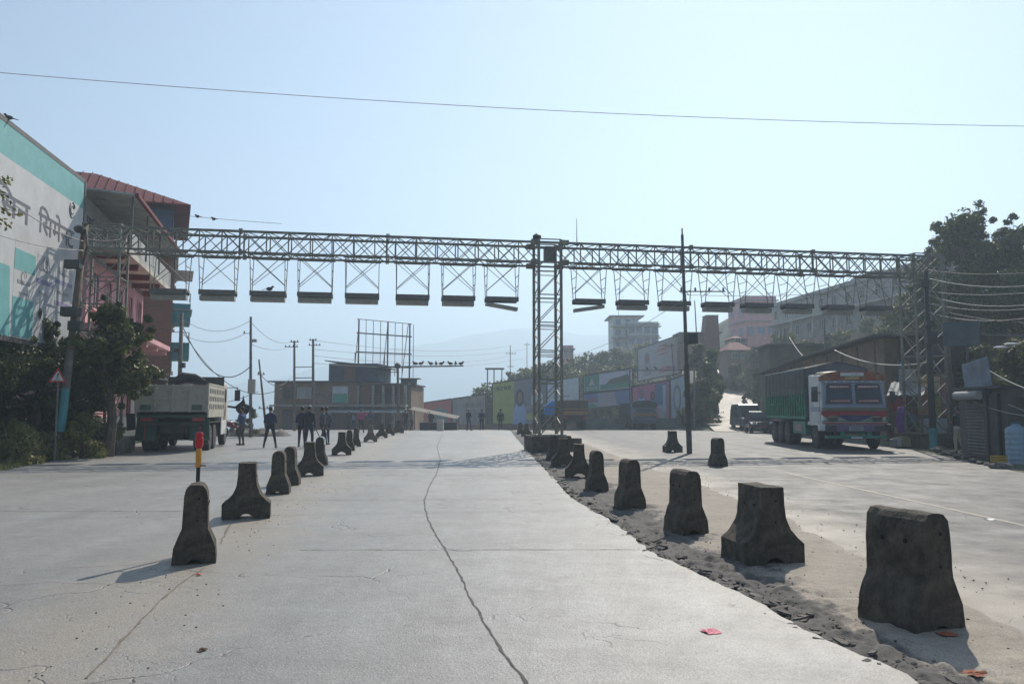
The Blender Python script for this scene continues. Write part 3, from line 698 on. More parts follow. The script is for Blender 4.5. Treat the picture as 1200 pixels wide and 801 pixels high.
o, b0, t_ = pole(598, 470, 404, .07, .05, 'thin antenna mast on the slope left of the gantry tower', m_pole, Y=112, arms=((.9, -.6, .8, .06), (.75, -.4, .5, .05)))
T['f1'] = b0+t_
o, b0, t_ = pole(617.5, 470, 401, .06, .04, 'thinner bare mast close to the left of the gantry tower', m_pole, Y=118, arms=((.97, -.4, .4, .05),))
T['f2'] = b0+t_
o, b0, t_ = pole(738, 500, 434, .10, .08, 'pale street pole with a crossing arm before the pink poster', m_cpole, Y=76, zb=base(76))
MB().bar((-1.0, 0, t_.z), (5.6, 0, t_.z+.05), .07).build('long_arm', m_pole, o)
for i, px_ in enumerate([758.5, 769]):
    q = at(px_, 436, 76); bird((q.x, q.y, b0.z+t_.z+.06), 90*i+20, ['pigeon on the arm before the white hill billboard, left of the two', 'pigeon on the arm before the white hill billboard, right of the two'][i], 'pigeons on the far pole arm', 1.8)
_, b0, t_ = pole(794, 455, 402, .10, .06, 'leaning wooden pole beside the white hill billboard', m_wood, Y=84, px_top=787, arms=((.97, -.9, .2, .06), (.72, -.8, .2, .06)))
_, b0, t_ = pole(818, 395, 352, .09, .06, 'dark pole rising beside the narrow brick tower', m_wood, Y=95, px_top=814, zb=6.0)
_, b0, t_ = pole(813.5, 500, 430, .10, .07, 'pale concrete pole before the dark tree by the hill road', m_cpole, Y=66, zb=-.05)
_, b0, t_ = pole(1094, 524, 318, .14, .10, 'thick dark electric pole in front of the right gantry tower', m_boxd, Y=32.6, px_top=1085, zb=0, boxes=((.62, .0, -.15, .42, .3, .5, m_boxd, 'cable_coil'), (.70, -.05, -.2, .3, .3, .25, m_boxd, 'cable_coil'), (.93, -.1, 0, .3, .3, .3, m_boxd, 'cable_coil')), bands=((.0, .12, .155, m_teal),))
T['r1'] = b0+t_
_, b0, t_ = pole(1119, 520, 300, .09, .07, 'slim grey pole right of the right gantry tower', m_cpole, Y=35, px_top=1104, zb=.1)
T['r2'] = b0+t_
_, b0, t_ = pole(969, 470, 372, .08, .06, 'thin pole behind the brown shed rising into the lamp frames', m_pole, Y=62, px_top=966, zb=2.5)
_, b0, t_ = pole(915, 460, 384, .1, .08, 'left post of the pair on the slope below the long hillside building', m_cpole, Y=70, zb=4)
_, b0, t_ = pole(919.5, 460, 384, .1, .08, 'right post of the pair on the slope below the long hillside building', m_cpole, Y=70, zb=4)
# leaning near-left pole with painted foot
o, b0, t_ = pole(68, 520, 262, .125, .10, 'leaning wooden utility pole with lamps and cables against the billboard', m_wood, Y=25.9, px_top=100, zb=-.02,
     bands=((.12, .30, .128, m_teal), (.30, .46, .124, m_cpole)), boxes=((.82, -.12, -.2, .5, .25, .28, m_boxd, 'flood_lamp'), (.62, -.05, -.15, .55, .3, .3, m_boxd, 'cable_coil'), (.56, .2, -.2, .4, .3, .3, m_boxd, 'cable_coil')))
MB().path([(.55, -.05, t_.z*.82), (.75, -.2, t_.z*.9), (.6, -.1, t_.z*.99), (.85, 0, t_.z*1.02)], .04, 6).ell((t_.x*.9, -.2, t_.z*.97), (.2, .2, .14), 8, 6).build('cable_coil', m_boxd, o)
T['n0'] = b0+t_

def wire(a, b_, sag, r, label, m=None, cat='wire', n=22, group=None):
    a, b_ = Vector(a), Vector(b_)
    pts = [(b_-a)*(i/n)-Vector((0, 0, sag*4*(i/n)*(1-i/n))) for i in range(n+1)]
    o = MB().path(pts, r, 5).build('overhead_wire', m or m_wire, None, a, smooth=True)
    return tag(o, label, cat, group)
wire(at(-60, 80, 22), at(1260, 148.5, 26), .35, .009, 'thin reddish cable crossing the whole sky above the gantry', P('cable_red', (.16, .08, .08), .6))
wl = wire(at(200, 251, 29), at(330, 262, 29.6), .02, .008, 'short thin wire with birds above the left end of the gantry')
for px_, py_, l_ in ((231.5, 255, 'small dark bird hanging on the thin wire over the gantry, left of two'), (250.5, 258, 'small dark bird on the thin wire over the gantry, right of two')):
    q = at(px_, py_, 29.2); bird((q.x, q.y, q.z-.04), 70, l_, 'birds on the thin wire', .9)
gq = 'power lines behind the tipper truck'
wire(T['l0']-Vector((0, 0, .6)), T['l1']-Vector((0, 0, 3.0)), 1.6, .028, 'thick cable sagging deep from the coiled pole to the pole with the meter box', group=gq)
wire(T['l0']-Vector((0, 0, .9)), at(330, 455, 50), 1.6, .02, 'second sagging cable below the thick one behind the tipper truck', group=gq)
wire(T['l0']-Vector((0, 0, .3)), T['l1']-Vector((0, 0, .2)), .7, .014, 'uppermost thin wire between the coiled pole and the meter box pole', m_wirel, group=gq)
wire(T['l0']-Vector((0, 0, 1.2)), T['l1']-Vector((.3, 0, 1.0)), .5, .014, 'thin wire between the coiled pole and the lamp bracket of the next pole', m_wirel, group=gq)
wire(T['l1']-Vector((0, 0, .3)), T['l2']-Vector((.3, 0, .1)), .5, .016, 'wire from the meter box pole to the left twin pole, upper', m_wirel, group=gq)
wire(T['l1']-Vector((0, 0, 1.6)), T['l2']-Vector((.3, 0, .5)), .3, .016, 'wire from the meter box pole to the left twin pole, lower', m_wirel, group=gq)
wire(T['l4']-Vector((0, 0, .8)), T['l2']-Vector((.3, 0, 3.0)), .7, .022, 'cable drooping from the short leaning pole to the left twin pole', group=gq)
wire(at(240, 475, 47), T['l4']-Vector((0, 0, 2.1)), .15, .022, 'cable rising past the truck cab to the short leaning pole', group=gq)
for i, (d_, l_) in enumerate(((.1, 'top wire running from the twin poles to the thin hillside mast'), (.8, 'second wire from the twin poles towards the gantry tower'), (1.3, 'third wire from the twin poles towards the gantry tower'), (1.9, 'lowest wire from the twin poles towards the gantry tower'))):
    wire(T['l3']-Vector((0, 0, d_)), T['f1' if i % 2 == 0 else 'f2']-Vector((0, 0, d_*1.2)), .8, .016, l_, m_wirel, group='wires from the twin poles to the far masts')
wire(T['f2']-Vector((0, 0, .2)), at(700, 415, 120), .6, .016, 'faint wire from the bare mast to the hill behind the gantry tower', m_wirel)
wire(T['n0']-Vector((0, 0, .6)), at(-40, 190, 19), .3, .014, 'thin wire crossing the cement billboard, upper', m_wirel, group='wires across the cement billboard')
wire(T['n0']-Vector((0, 0, .9)), at(-40, 262, 19), .15, .014, 'thin wire crossing the cement billboard, lower', m_wirel, group='wires across the cement billboard')
wire(T['n0']-Vector((0, 0, .5)), at(152, 278, 28.3), .1, .016, 'short cable from the leaning pole to the gantry left tower')
for i, (ya, yb, s_) in enumerate(((322, 308, .5), (332, 322, .7), (347, 330, .5), (352, 340, .9), (361, 347, .7), (372, 352, .9), (366, 378, .5))):
    l_ = ['uppermost', 'second highest', 'third highest', 'fourth highest', 'fifth highest', 'sixth highest', 'lowest'][i]
    wire(at(1088, ya-6, 32.5), at(1290, yb, 22), s_*.5, .009+.003*(i % 2), l_+' wire running from the thick electric pole off to the right', m_wire if i in (0, 6) else m_wirel, group='power lines at the right edge')
for i, (a_, c_) in enumerate((((1130, 445, 27), (1290, 500, 20)), ((1140, 470, 26), (1290, 482, 20)), ((1150, 428, 26), (1290, 470, 20)))):
    wire(at(*a_), at(*c_), .3, .016, ['low cable from the tilted board to the right edge, steepest', 'low cable just above the dark shop front at the right edge', 'low cable above the tilted board running to the right edge'][i], m_wirel)
wire(at(978, 410, 45), at(1095, 423, 33), .45, .03, 'thick pale cable drooping across the brown shed wall', m_wirel)
wire(at(925, 395, 60), at(975, 430, 46), .7, .03, 'pale cable descending to the brown shed roof', m_wirel)
wire(at(800, 345, 28.7), at(1085, 330, 32.6), .25, .010, 'thin wire from the tall pole to the electric pole at the right tower', m_wirel)
wire(at(640, 418, 60), at(804, 348, 28.7), .7, .010, 'thin wire rising from the valley to the tall pole', m_wirel)

# ------------------------------------------------------------------ text
def text_mb(b, body, fit, y, face=-1, th=.012, cut=None, gap=.0, bold=0):
    """add the glyphs of body into MB b, fitted to x0,x1,z0,z1 on the plane y (front towards -y)"""
    vs_all = []; fs_all = []; x = 0.; base_i = 0
    for ch in body:
        half = isinstance(ch, tuple); c_ = ch[0] if half else ch
        cu = bpy.data.curves.new('t', 'FONT'); cu.body = c_; cu.extrude = .5; cu.resolution_u = 3; cu.offset = bold
        o = bpy.data.objects.new('t', cu); COL.objects.link(o)
        dg = bpy.context.evaluated_depsgraph_get(); me = o.evaluated_get(dg).to_mesh()
        v = [(q.co.x, q.co.y, q.co.z) for q in me.vertices]; f = [tuple(p_.vertices) for p_ in me.polygons]
        o.evaluated_get(dg).to_mesh_clear(); bpy.data.objects.remove(o); bpy.data.curves.remove(cu)
        if not v: x += .3; continue
        xm = max(q[0] for q in v)
        adv = xm
        if half: adv = xm*ch[1]; v = [(min(q[0], adv), q[1], q[2]) for q in v]
        if c_ == 'ि': adv = .26           # the vowel arch reaches over the next letter
        if c_ == 'े': adv = 0
        if c_ in '्': adv = 0
        vs_all += [(q[0]+x, q[1], q[2]) for q in v]; fs_all += [tuple(i+base_i for i in t) for t in f]; base_i += len(v)
        x += adv+gap
    if not vs_all: return b
    X0 = min(v[0] for v in vs_all); X1 = max(v[0] for v in vs_all); Z0 = min(v[1] for v in vs_all); Z1 = max(v[1] for v in vs_all)
    x0, x1, z0, z1 = fit
    b.add([(x0+(v[0]-X0)/(X1-X0)*(x1-x0), y-th*(v[2]+.5), z0+(v[1]-Z0)/(Z1-Z0)*(z1-z0)) for v in vs_all], fs_all)
    return b

# ------------------------------------------------------------------ vehicles
m_tailw = M('truck_bed_paint', (.48, .46, .39), .7, .25, 2.5, .2, 30, dirt=(.10, .07, .05), dirt_amt=.7, dscale=2.5)
m_tgreen = M('truck_green', (.015, .06, .04), .55, .3, 2.5, dirt=(.08, .07, .05), dirt_amt=.5)
m_chas = M('chassis_dark', (.03, .035, .03), .8, .4, 3, dirt=(.09, .075, .055), dirt_amt=.6)
m_redl = P('red_lens', (.35, .02, .02), .3); m_orl = P('orange_paint', (.34, .07, .03), .5)
m_load = M('sand_load', (.06, .055, .05), .95, .4, 3, .8, 12)
m_tyre = m_black; m_rim = M('rim_metal', (.16, .14, .12), .6, .3, 5, dirt=(.06, .05, .04), dirt_amt=.7)
m_cabw = M('cab_white', (.66, .66, .63), .5, .15, 2, dirt=DUST, dirt_amt=.5)
def wheel(parent, x, y, r, w_, side=1, dual=False):
    b = MB().mat(m_tyre); ww = w_*(2.1 if dual else 1)
    prof = [(r*.58, -ww/2), (r*.9, -ww/2), (r, -ww/2+.03), (r, ww/2-.03), (r*.9, ww/2), (r*.58, ww/2)]
    if dual: prof = [(r*.58, -ww/2), (r*.9, -ww/2), (r, -ww/2+.03), (r, -.04), (r*.86, -.02), (r*.86, .02), (r, .04), (r, ww/2-.03), (r*.9, ww/2), (r*.58, ww/2)]
    b.lathe(prof, (x, y, r), 'x', 24)
    o = b.build('wheel', None, parent)
    f = ww/2*side; rb = MB(); rb.lathe([(r*.6, f*.2), (r*.6, f*.98), (r*.52, f*1.02), (r*.45, f*.55), (r*.22, f*.5), (r*.20, f*1.0), (r*.12, f*1.08)], (x, y, r), 'x', 18)
    for k_ in range(8):
        a = 2*math.pi*k_/8; rb.tube((x+f*.55, y+r*.33*math.cos(a), r+r*.33*math.sin(a)), (x+f*.68, y+r*.33*math.cos(a), r+r*.33*math.sin(a)), .02, n=6)
    rb.build('rim', m_rim, o, smooth=False)
    return o
# tipper truck, seen from behind
p = gnd(200, 529.5, .03)
tt = empty('tipper_truck', (p.x, p.y, .03), R(13), 'parked tipper truck with a grey slatted tailgate and green mudflaps, seen from behind at left', 'truck')
W = 2.55; h = W/2
MB().b2(-.48, -.34, .3, 7.3, .72, .98).b2(.34, .48, .3, 7.3, .72, .98).b2(-.5, .5, .25, .4, .7, 1.0).b2(-.5, .5, 3.0, 3.2, .72, .98).b2(-1.15, 1.15, .05, .2, .98, 1.12).b2(-.25, .25, .9, 3.0, .45, .75).tube((-1.0, 1.3, .52), (1.0, 1.3, .52), .12).tube((-1.0, 2.65, .52), (1.0, 2.65, .52), .12).b2(-.9, .9, 2.0, 5.5, 1.0, 1.38).build('chassis', m_chas, tt, bevel=.01)
tg = MB().mat(m_tailw); tg.b2(-h, h, 0, .05, 1.52, 2.52)
for z in (1.56, 2.02, 2.48): tg.b2(-h, h, -.035, .0, z-.045, z+.045)
for x in (-h+.05, -h*.48, .0, h*.48, h-.05): tg.b2(x-.045, x+.045, -.05, .0, 1.5, 2.55)
tg.build('tailgate', None, tt, bevel=.008)
for x in (-.95, .86): MB().b2(x-.16, x+.2, -.06, -.03, 1.57, 1.78).build('number_panel', P('panel_green', (.06, .10, .08), .6, dirt=DUST), tt)
def side_panel(x, y0, y1, z0, z1, m, cols, rows):
    b = MB().mat(m); y = [y0]; wy = (y1-y0)/(cols+.0)
    zt = (z1-z0-.35)
    b.b2(x-.03, x+.03, y0, y1, z0, z0+.32); hh = zt/rows
    for r_ in range(rows): b.b2(x-.03, x+.03, y0, y1, z0+.32+(r_+.62)*hh, z0+.32+(r_+1)*hh)
    b.b2(x-.035, x+.035, y0, y1, z1, z1+.06)
    for c in range(cols+1): b.b2(x-.029, x+.029, y0+c*wy-.13*wy*1.6, y0+c*wy+.13*wy*1.6, z0+.3, z1+.03)
    return b
side_panel(h, .02, 4.6, 1.30, 2.55, m_tailw, 9, 3).build('side_panel', None, tt)
side_panel(-h, .02, 4.6, 1.30, 2.55, m_tailw, 9, 3).build('side_panel', None, tt)
MB().b2(h-.08, h-.05, .06, 4.6, 1.3, 2.55).b2(-h+.05, -h+.08, .06, 4.6, 1.3, 2.55).b2(-h+.05, h-.05, .05, 4.6, 1.3, 1.4).build('bed_lining', m_tgreen, tt)
MB().b2(-h+.25, h, 4.6, 4.7, 1.3, 3.02).b2(-h, h+.02, 4.62, 4.74, 1.3, 2.6).build('headboard', M('headboard', (.09, .09, .085), .8, .3, 3, dirt=RUST), tt)
g = MB(); g.grid(list(np.linspace(-h+.1, h-.1, 20)), list(np.linspace(.1, 4.5, 30)), lambda x, y: (x, y, 2.2+.55*S(1-abs(x)/1.3)*S(1-abs(y-3.0)/1.9)+.08*mnoise.noise(Vector((x*3, y*3, 0))))).build('load', m_load, tt, smooth=True)
MB().path([(-.5, 2.8, 2.72), (-.1, 2.9, 2.95), (.3, 3.0, 2.92), (.7, 3.1, 2.75)], [.14, .2, .17, .1], 8).build('tarpaulin_roll', P('tarp_dark', (.05, .05, .045), .9), tt)
for s_ in (-1, 1):
    MB().prism([(-.38, 1.40), (.36, 1.40), (.42, .42), (-.30, .42)] if s_ > 0 else [(.38, 1.40), (-.36, 1.40), (-.42, .42), (.30, .42)], -.0, .03, lambda u, v, t: (s_*.92+u, .35+t-.1*(1.4-v), v)).build('mudflap', m_tgreen, tt)
    MB().b2(s_*.92-.22, s_*.92+.22, .12, .2, 1.16, 1.3).build('tail_light', m_redl, tt)
    MB().b2(s_*.92-.16, s_*.92+.16, .1, .18, .98, 1.08).build('reflector_plate', P('plate_pale', (.3, .28, .25), .6), tt)
    MB().b2(s_*.98-.03, s_*.98+.03, .2, .24, .45, 1.0).build('red_strip', P('red_strip', (.30, .04, .03), .6), tt)
    for y, dl in ((1.3, 1), (2.65, 1), (6.35, 0)): wheel(tt, s_*(.93 if dl else 1.05), y, .50, .27, s_, bool(dl))
    MB().b2(s_*1.0-.24, s_*1.0+.24, .5, 3.4, 1.08, 1.12).b2(s_*1.0-.24, s_*1.0+.24, 5.7, 7.0, 1.02, 1.08).build('fender', m_chas, tt)
MB().b2(h+.02, h+.06, 3.6, 5.5, .55, 1.15).build('side_guard', m_cabw, tt)
MB().b2(h-.6, h-.02, 3.7, 5.2, .5, 1.1).build('fuel_tank', m_chas, tt, bevel=.05)
cb = MB().mat(m_cabw); cb.prism([(4.95, 1.05), (4.95, 2.75), (6.6, 2.80), (7.15, 1.95), (7.2, 1.05)], -1.18, 1.18, lambda u, v, t: (t, u, v)); cb.build('cab', None, tt, bevel=.04)
for s_ in (-1, 1):
    dr = MB().b2(s_*1.185, s_*1.2, 5.35, 6.35, 1.15, 2.6).build('door', P('door_orange_white', (.42, .30, .24), .5, .3), tt)
    MB().b2(s_*1.201, s_*1.207, 5.45, 6.25, 1.95, 2.5).build('window', m_glass, dr)
    MB().bar((s_*1.2, 6.5, 2.6), (s_*1.65, 6.5, 2.62), .03).bar((s_*1.65, 6.5, 2.62), (s_*1.65, 6.5, 2.3), .03).box((s_*1.65, 6.5, 2.25), (.24, .06, .5)).build('mirror', m_dark, tt)
MB().ell((1.95, 6.3, 1.62), (.30, .2, .28), 10, 8, .12).path([(1.25, 6.3, 1.75), (1.6, 6.3, 1.7), (1.95, 6.3, 1.95), (1.93, 6.3, 2.25)], [.05, .06, .1, .02], 6).build('black_streamer', P('black_cloth', (.015, .015, .015), .9), tt)
MB().prism([(-.2, 1.45), (.12, 1.45), (.15, .85), (-.16, .8)], 0, .04, lambda u, v, t: (-1.45+u, .2+t, v)).build('hanging_cloth', P('cloth_dark', (.03, .025, .025), .9), tt)

# decorated cargo truck, seen from the front
p = gnd(998, 524.5, .0)
ct = empty('cargo_truck', (13.95, 32.6, .0), R(175.4), 'blue and white decorated cargo truck with red crown board, facing the camera at right', 'truck')
m_ctb = M('cab_blue', (.26, .29, .38), .5, .25, 3, dirt=(.4, .4, .4), dirt_amt=.4); m_red = M('red_paint', (.36, .02, .025), .5, .2, 3, dirt=(.1, .05, .05), dirt_amt=.4)
m_navy = M('navy_paint', (.025, .04, .13), .5, .25, 3); m_grn = M('green_paint', (.02, .20, .13), .5, .25, 3, dirt=(.05, .07, .06), dirt_amt=.5)
m_purp = M('violet_trim', (.14, .10, .20), .6, .3, 6); m_tarp = M('tarp_grey', (.08, .085, .078), .85, .3, 1.5, .5, 8, dirt=(.12, .11, .09), dirt_amt=.5)
m_side = M('side_green', (.012, .22, .115), .6, .3, 2, dirt=(.04, .05, .04), dirt_amt=.6)
W = 2.62; h = W/2
cb = MB().mat(m_cabw); cb.prism([(0, .95), (.0, 1.75), (-.12, 2.75), (-.3, 3.05), (-1.9, 3.12), (-1.9, .95)], -h+.06, h-.06, lambda u, v, t: (t, u, v)); cb.build('cab', None, ct, bevel=.05)
# front face dressing (local front is +y)
ws = MB().mat(m_ctb); ws.prism([(-h+.05, 1.70), (h-.05, 1.70), (h-.14, 2.78), (-h+.14, 2.78)], 0, .05, lambda u, v, t: (u, .02+t-.12*max(0, v-1.75), v)); ws.build('front_frame', None, ct, bevel=.02)
for s_ in (-1, 1):
    gl = MB().mat(m_glass); gl.prism([(.07, 1.86), (1.12, 1.86), (1.05, 2.62), (.99, 2.68), (.13, 2.68), (.07, 2.62)], 0, .03, lambda u, v, t: (s_*u, .075+t-.12*max(0, v-1.75), v)); wo_ = gl.build('windscreen', None, ct)
    for z0, z1, mm in ((2.50, 2.62, m_red), (1.93, 2.03, m_red)):
        q = MB().mat(mm); q.prism([(.14, z0), (.98, z0), (.96, z1), (.16, z1)], 0, .015, lambda u, v, t: (s_*u, .108+t-.12*max(0, v-1.75), v)); q.build('lettered_band', None, wo_)
        l = MB().mat(m_cabw); x = .2
        rr = random.Random(int(z0*100)+s_)
        while x < .9:
            ww = rr.uniform(.03, .07); l.prism([(x, z0+.03), (x+ww, z0+.03), (x+ww*.8, z1-.025), (x, z1-.03)], 0, .008, lambda u, v, t: (s_*u, .126+t-.12*max(0, v-1.75), v)); x += ww+.025
        l.build('lettering', None, wo_)
    MB().b2(s_*.62, s_*1.12, .03, .07, 1.12, 1.34).build('headlight_panel', P('lamp_surround', (.30, .34, .22), .5), ct)
    MB().b2(s_*.68, s_*1.06, .07, .09, 1.15, 1.31).build('headlight', P('lamp_glass', (.06, .07, .06), .1), ct)
    MB().b2(s_*.76, s_*1.16, .12, .2, .78, .98).build('fog_lamp', m_dark, ct, bevel=.02)
    MB().b2(s_*1.18, s_*1.42, -.15, .12, .76, 1.04).build('corner_bumper', m_cabw if s_ > 0 else m_dark, ct, bevel=.03)
    MB().bar((s_*(h-.05), -.15, 2.3), (s_*(h+.28), -.05, 2.4), .03).box((s_*(h+.25), -.05, 2.15), (.2, .08, .42)).build('mirror', m_dark, ct)
    dr = MB().b2(s_*(h-.055), s_*(h-.03), -1.45, -.3, 1.1, 2.75).build('door', m_cabw, ct, bevel=.01)
    wn = MB().b2(s_*(h-.029), s_*(h-.022), -1.35, -.45, 1.95, 2.6).build('window', m_glass, dr)
    MB().b2(s_*(h-.028), s_*(h-.018), -1.45, -.3, 1.55, 1.75).build('door_stripe', m_ctb, dr)
MB().b2(-h+.02, h-.02, .02, .10, 1.60, 1.70).build('screen_sill', P('olive_trim', (.16, .17, .10), .6), ct)
rb = MB().mat(m_red); rb.prism([(-h, 1.58), (h, 1.58), (h, 1.42), (h-.25, 1.28), (h-.3, 1.36), (-h+.3, 1.36), (-h+.25, 1.28), (-h, 1.42)], .02, .08, lambda u, v, t: (u, t, v)); rb.build('red_band', None, ct)
vb = MB().mat(m_navy); vb.prism([(-.75, 1.40), (.75, 1.40), (.5, 1.28), (.18, 1.17), (-.18, 1.17), (-.5, 1.28)], .085, .11, lambda u, v, t: (u, t, v)); vb.build('navy_badge_panel', None, ct)
MB().ell((0, .115, 1.26), (.14, .02, .06), 12, 6).build('oval_badge', m_purp, ct)
for (z0, z1, mm, nm, y) in ((1.04, 1.10, m_red, 'red_strip', .06), (1.14, 1.18, m_grn, 'green_strip', .062), (1.06, 1.13, m_cabw, 'white_strip', .05)):
    MB().b2(-h+.03, h-.03, .0, y, z0, z1).build(nm, mm, ct)
MB().b2(-1.15, 1.15, .02, .16, .74, 1.0).build('bumper', m_purp, ct, bevel=.02)
pl = MB().b2(-.28, .28, .165, .19, .78, .96).build('number_plate', P('plate_grey', (.35, .34, .34), .6), ct)
b = MB(); text_mb(b, list('०२०'), (-.2, .2, .81, .93), .0, th=.01); b2 = MB(); b2.add([(-x, .2-y, z) for x, y, z in b.v], b.f); b2.build('plate_digits', m_dark, pl)
MB().b2(-1.2, 1.2, .0, .22, .46, .58).b2(-.6, -.45, .05, .2, .58, .74).b2(.45, .6, .05, .2, .58, .74).build('lower_guard', m_grn, ct, bevel=.015)
MB().b2(-.22, .22, .222, .23, .47, .53).build('guard_plate', m_cabw, ct)
# crown board
n_ = 14; poly = [(-h-.02+.06, 2.80)]+[(-h*math.cos(math.pi*i/n_), 2.86+.36*math.sin(math.pi*i/n_)**.6) for i in range(n_+1)]+[(h-.04, 2.80)]
cr = MB().mat(M('crown_red', (.16, .035, .03), .6, .6, 5, col2=(.26, .10, .05))).prism(poly, -.12, .12, lambda u, v, t: (u, .04+t-.2, v)).build('crown_board', None, ct)
MB().b2(-h+.05, h-.05, -.02, .03, 2.72, 2.80).build('visor', m_ctb, ct)
for i in range(7): MB().ell((-1.08+.36*i, .04, 2.76), (.05, .02, .03), 8, 5).build('marker_lamp', m_cabw, ct)
for x0, x1, z0, z1, mm in ((-.45, .48, 3.0, 3.14, m_cabw), (-.25, .3, 2.86, 2.97, P('gold_paint', (.45, .33, .12), .5)), (-.8, -.55, 2.86, 3.1, m_orl), (.6, .85, 2.86, 3.1, m_orl)):
    MB().b2(x0, x1, -.035, -.02, z0, z1).build('crown_panel', mm, cr)
MB().ell((.35, -1.0, 3.12), (.9, .8, .12), 12, 6).build('cab_roof_dome', P('dome_cream', (.42, .38, .28), .6), ct, smooth=True)
# body
y0, y1 = -9.3, -2.15
bd = MB().mat(m_side)
for s_ in (-1, 1):
    x = s_*h; bd = MB().mat(m_side); bd.b2(x-.04*s_, x-.02*s_, y0, y1, 1.30, 2.55)
    k_ = 17
    for i in range(k_+1):
        y = y0+(y1-y0)*i/k_; bd.b2(x-.04, x+.04, y-.05, y+.05, 1.30, 2.55)
    bd.b2(x-.05, x+.05, y0, y1, 1.22, 1.34); bd.build('side_board', None, ct)
    for i in range(1, 5): MB().b2(x+s_*.041, x+s_*.055, y0+i*1.55-.3, y0+i*1.55+.12, 1.88, 1.93).build('side_bracket', P('bracket_pale', (.2, .4, .3), .5) if i == 1 and s_ == 1 else m_grn, ct)
    # tarpaulin skirt with folds
    g = MB(); ys = list(np.linspace(y0-.05, y1+.05, 90)); zs = [2.30, 2.6, 3.0, 3.42]
    g.grid(ys, zs, lambda y, z: (x+s_*(.055+.022*math.sin(y*9+z)+.02*mnoise.noise(Vector((y*5, z, 0)))-.05*(z-2.3)*.6), y, z+(.05*mnoise.noise(Vector((y*2, 0, 4))) if z < 2.4 else 0)))
    g.build('tarpaulin_skirt', m_tarp, ct, smooth=True)
g = MB(); g.grid(list(np.linspace(-h-.05, h+.05, 9)), list(np.linspace(y0-.05, y1+.12, 16)), lambda x, y: (x, y, 3.42+.30*(1-abs(x)/h)+.02*mnoise.noise(Vector((x*3, y*2, 0))))); g.build('tarpaulin_roof', m_tarp, ct)
MB().bar((-h-.02, y0, 3.43), (-h-.02, y1, 3.43), .05).bar((h+.02, y0, 3.43), (h+.02, y1, 3.43), .05).build('top_rail', P('rail_pale', (.4, .42, .40), .5), ct)
MB().prism([(-h, 1.3), (h, 1.3), (h, 3.4), (0, 3.7), (-h, 3.4)], y1-.02, y1+.06, lambda u, v, t: (u, t, v)).build('front_board', M('front_board', (.10, .10, .13), .7, .3, 2), ct)
MB().prism([(-h, 1.3), (h, 1.3), (h, 3.4), (0, 3.7), (-h, 3.4)], y0-.04, y0+.04, lambda u, v, t: (u, t, v)).build('rear_board', m_side, ct)
MB().b2(-h, h, y0, y1, 1.18, 1.28).b2(-.5, -.36, y0, -.3, .8, 1.15).b2(.36, .5, y0, -.3, .8, 1.15).build('chassis', m_chas, ct)
for s_ in (-1, 1):
    for y, dl in ((-1.15, 0), (-5.6, 1), (-6.9, 1), (-8.15, 1)): wheel(ct, s_*(.98 if dl else 1.12), y, .52, .27, s_, bool(dl))
    MB().b2(s_*(h-.5), s_*(h-.02), -4.4, -2.4, .55, 1.12).build('fuel_tank', m_grn, ct, bevel=.04)
    MB().b2(s_*(h-.02), s_*(h), -3.9, -2.9, .68, .98).build('tank_panel', P('tank_panel', (.35, .22, .2), .6), ct)
    MB().b2(s_*(h-.3), s_*(h-.02), -2.0, -.5, .98, 1.12).build('wheel_arch', m_cabw, ct)

# jeep and small car behind the cargo truck
def car(loc, rz, L, W, H, body, label, name='car', kind='suv'):
    o = empty(name, loc, rz, label, 'car'); h = W/2
    bd = MB().mat(body)
    prof = [(0, .35), (.02, .75), (.25, .95), (L*.26, 1.02), (L*.40, H-.08), (L*.47, H), (L-.25, H-.02), (L-.02, H-.5), (L, .4)] if kind == 'suv' else [(0, .35), (.05, .65), (L*.25, .82), (L*.42, H-.05), (L*.6, H), (L*.85, H-.2), (L, .8), (L, .4)]
    k_ = len(prof); vs = []
    for x, tp in ((-1, 0), (-.96, 1), (.96, 1), (1, 0)):
        for y, z in prof: vs.append((x*h*(1-(.14*max(0, z-.95)/(H-.95)) if True else 1), -y, z))
    bd.add(vs, [tuple(range(k_-1, -1, -1)), tuple(3*k_+i for i in range(k_))]+[(r_*k_+i, r_*k_+(i+1) % k_, (r_+1)*k_+(i+1) % k_, (r_+1)*k_+i) for r_ in range(3) for i in range(k_)])
    bd.build('body', None, o, bevel=.05)
    a, c = (L*.27, L*.40)
    MB().mat(m_glass).prism([(-h*.84, 1.06), (h*.84, 1.06), (h*.76, H-.14), (-h*.76, H-.14)], 0, .03, lambda u, v, t: (u, -a-(c-a)*(v-1.02)/(H-1.10)+.03+t*.5, v+.02)).build('windscreen', None, o)
    for s_ in (-1, 1):
        MB().mat(m_glass).prism([(L*.42, 1.05), (L-.4, 1.05), (L-.45, H-.2), (L*.48, H-.2)], 0, .02, lambda u, v, t: (s_*(h*(1-.14*max(0, v-.95)/(H-.95))+.004+t*.3), -u, v)).build('side_window', None, o)
        MB().ell((s_*h*.72, .0, .72), (.14, .06, .10), 10, 6).build('headlight', P('headlight_glass', (.6, .6, .6), .15), o)
        MB().box((s_*(h+.12), -L*.3, 1.08), (.2, .08, .14)).build('mirror', m_dark, o)
        for y in (L*.18, L*.8): wheel(o, s_*(h-.1), -y, .34, .22, s_)
    MB().b2(-h*.5, h*.5, -.02, .03, .55, .78).build('grille', m_dark, o); MB().b2(-h, h, -.05, .07, .35, .52).build('bumper', m_dark, o, bevel=.03)
    MB().b2(-.25, .25, .075, .085, .40, .50).build('number_plate', P('plate_red', (.35, .05, .05), .5), o)
    return o
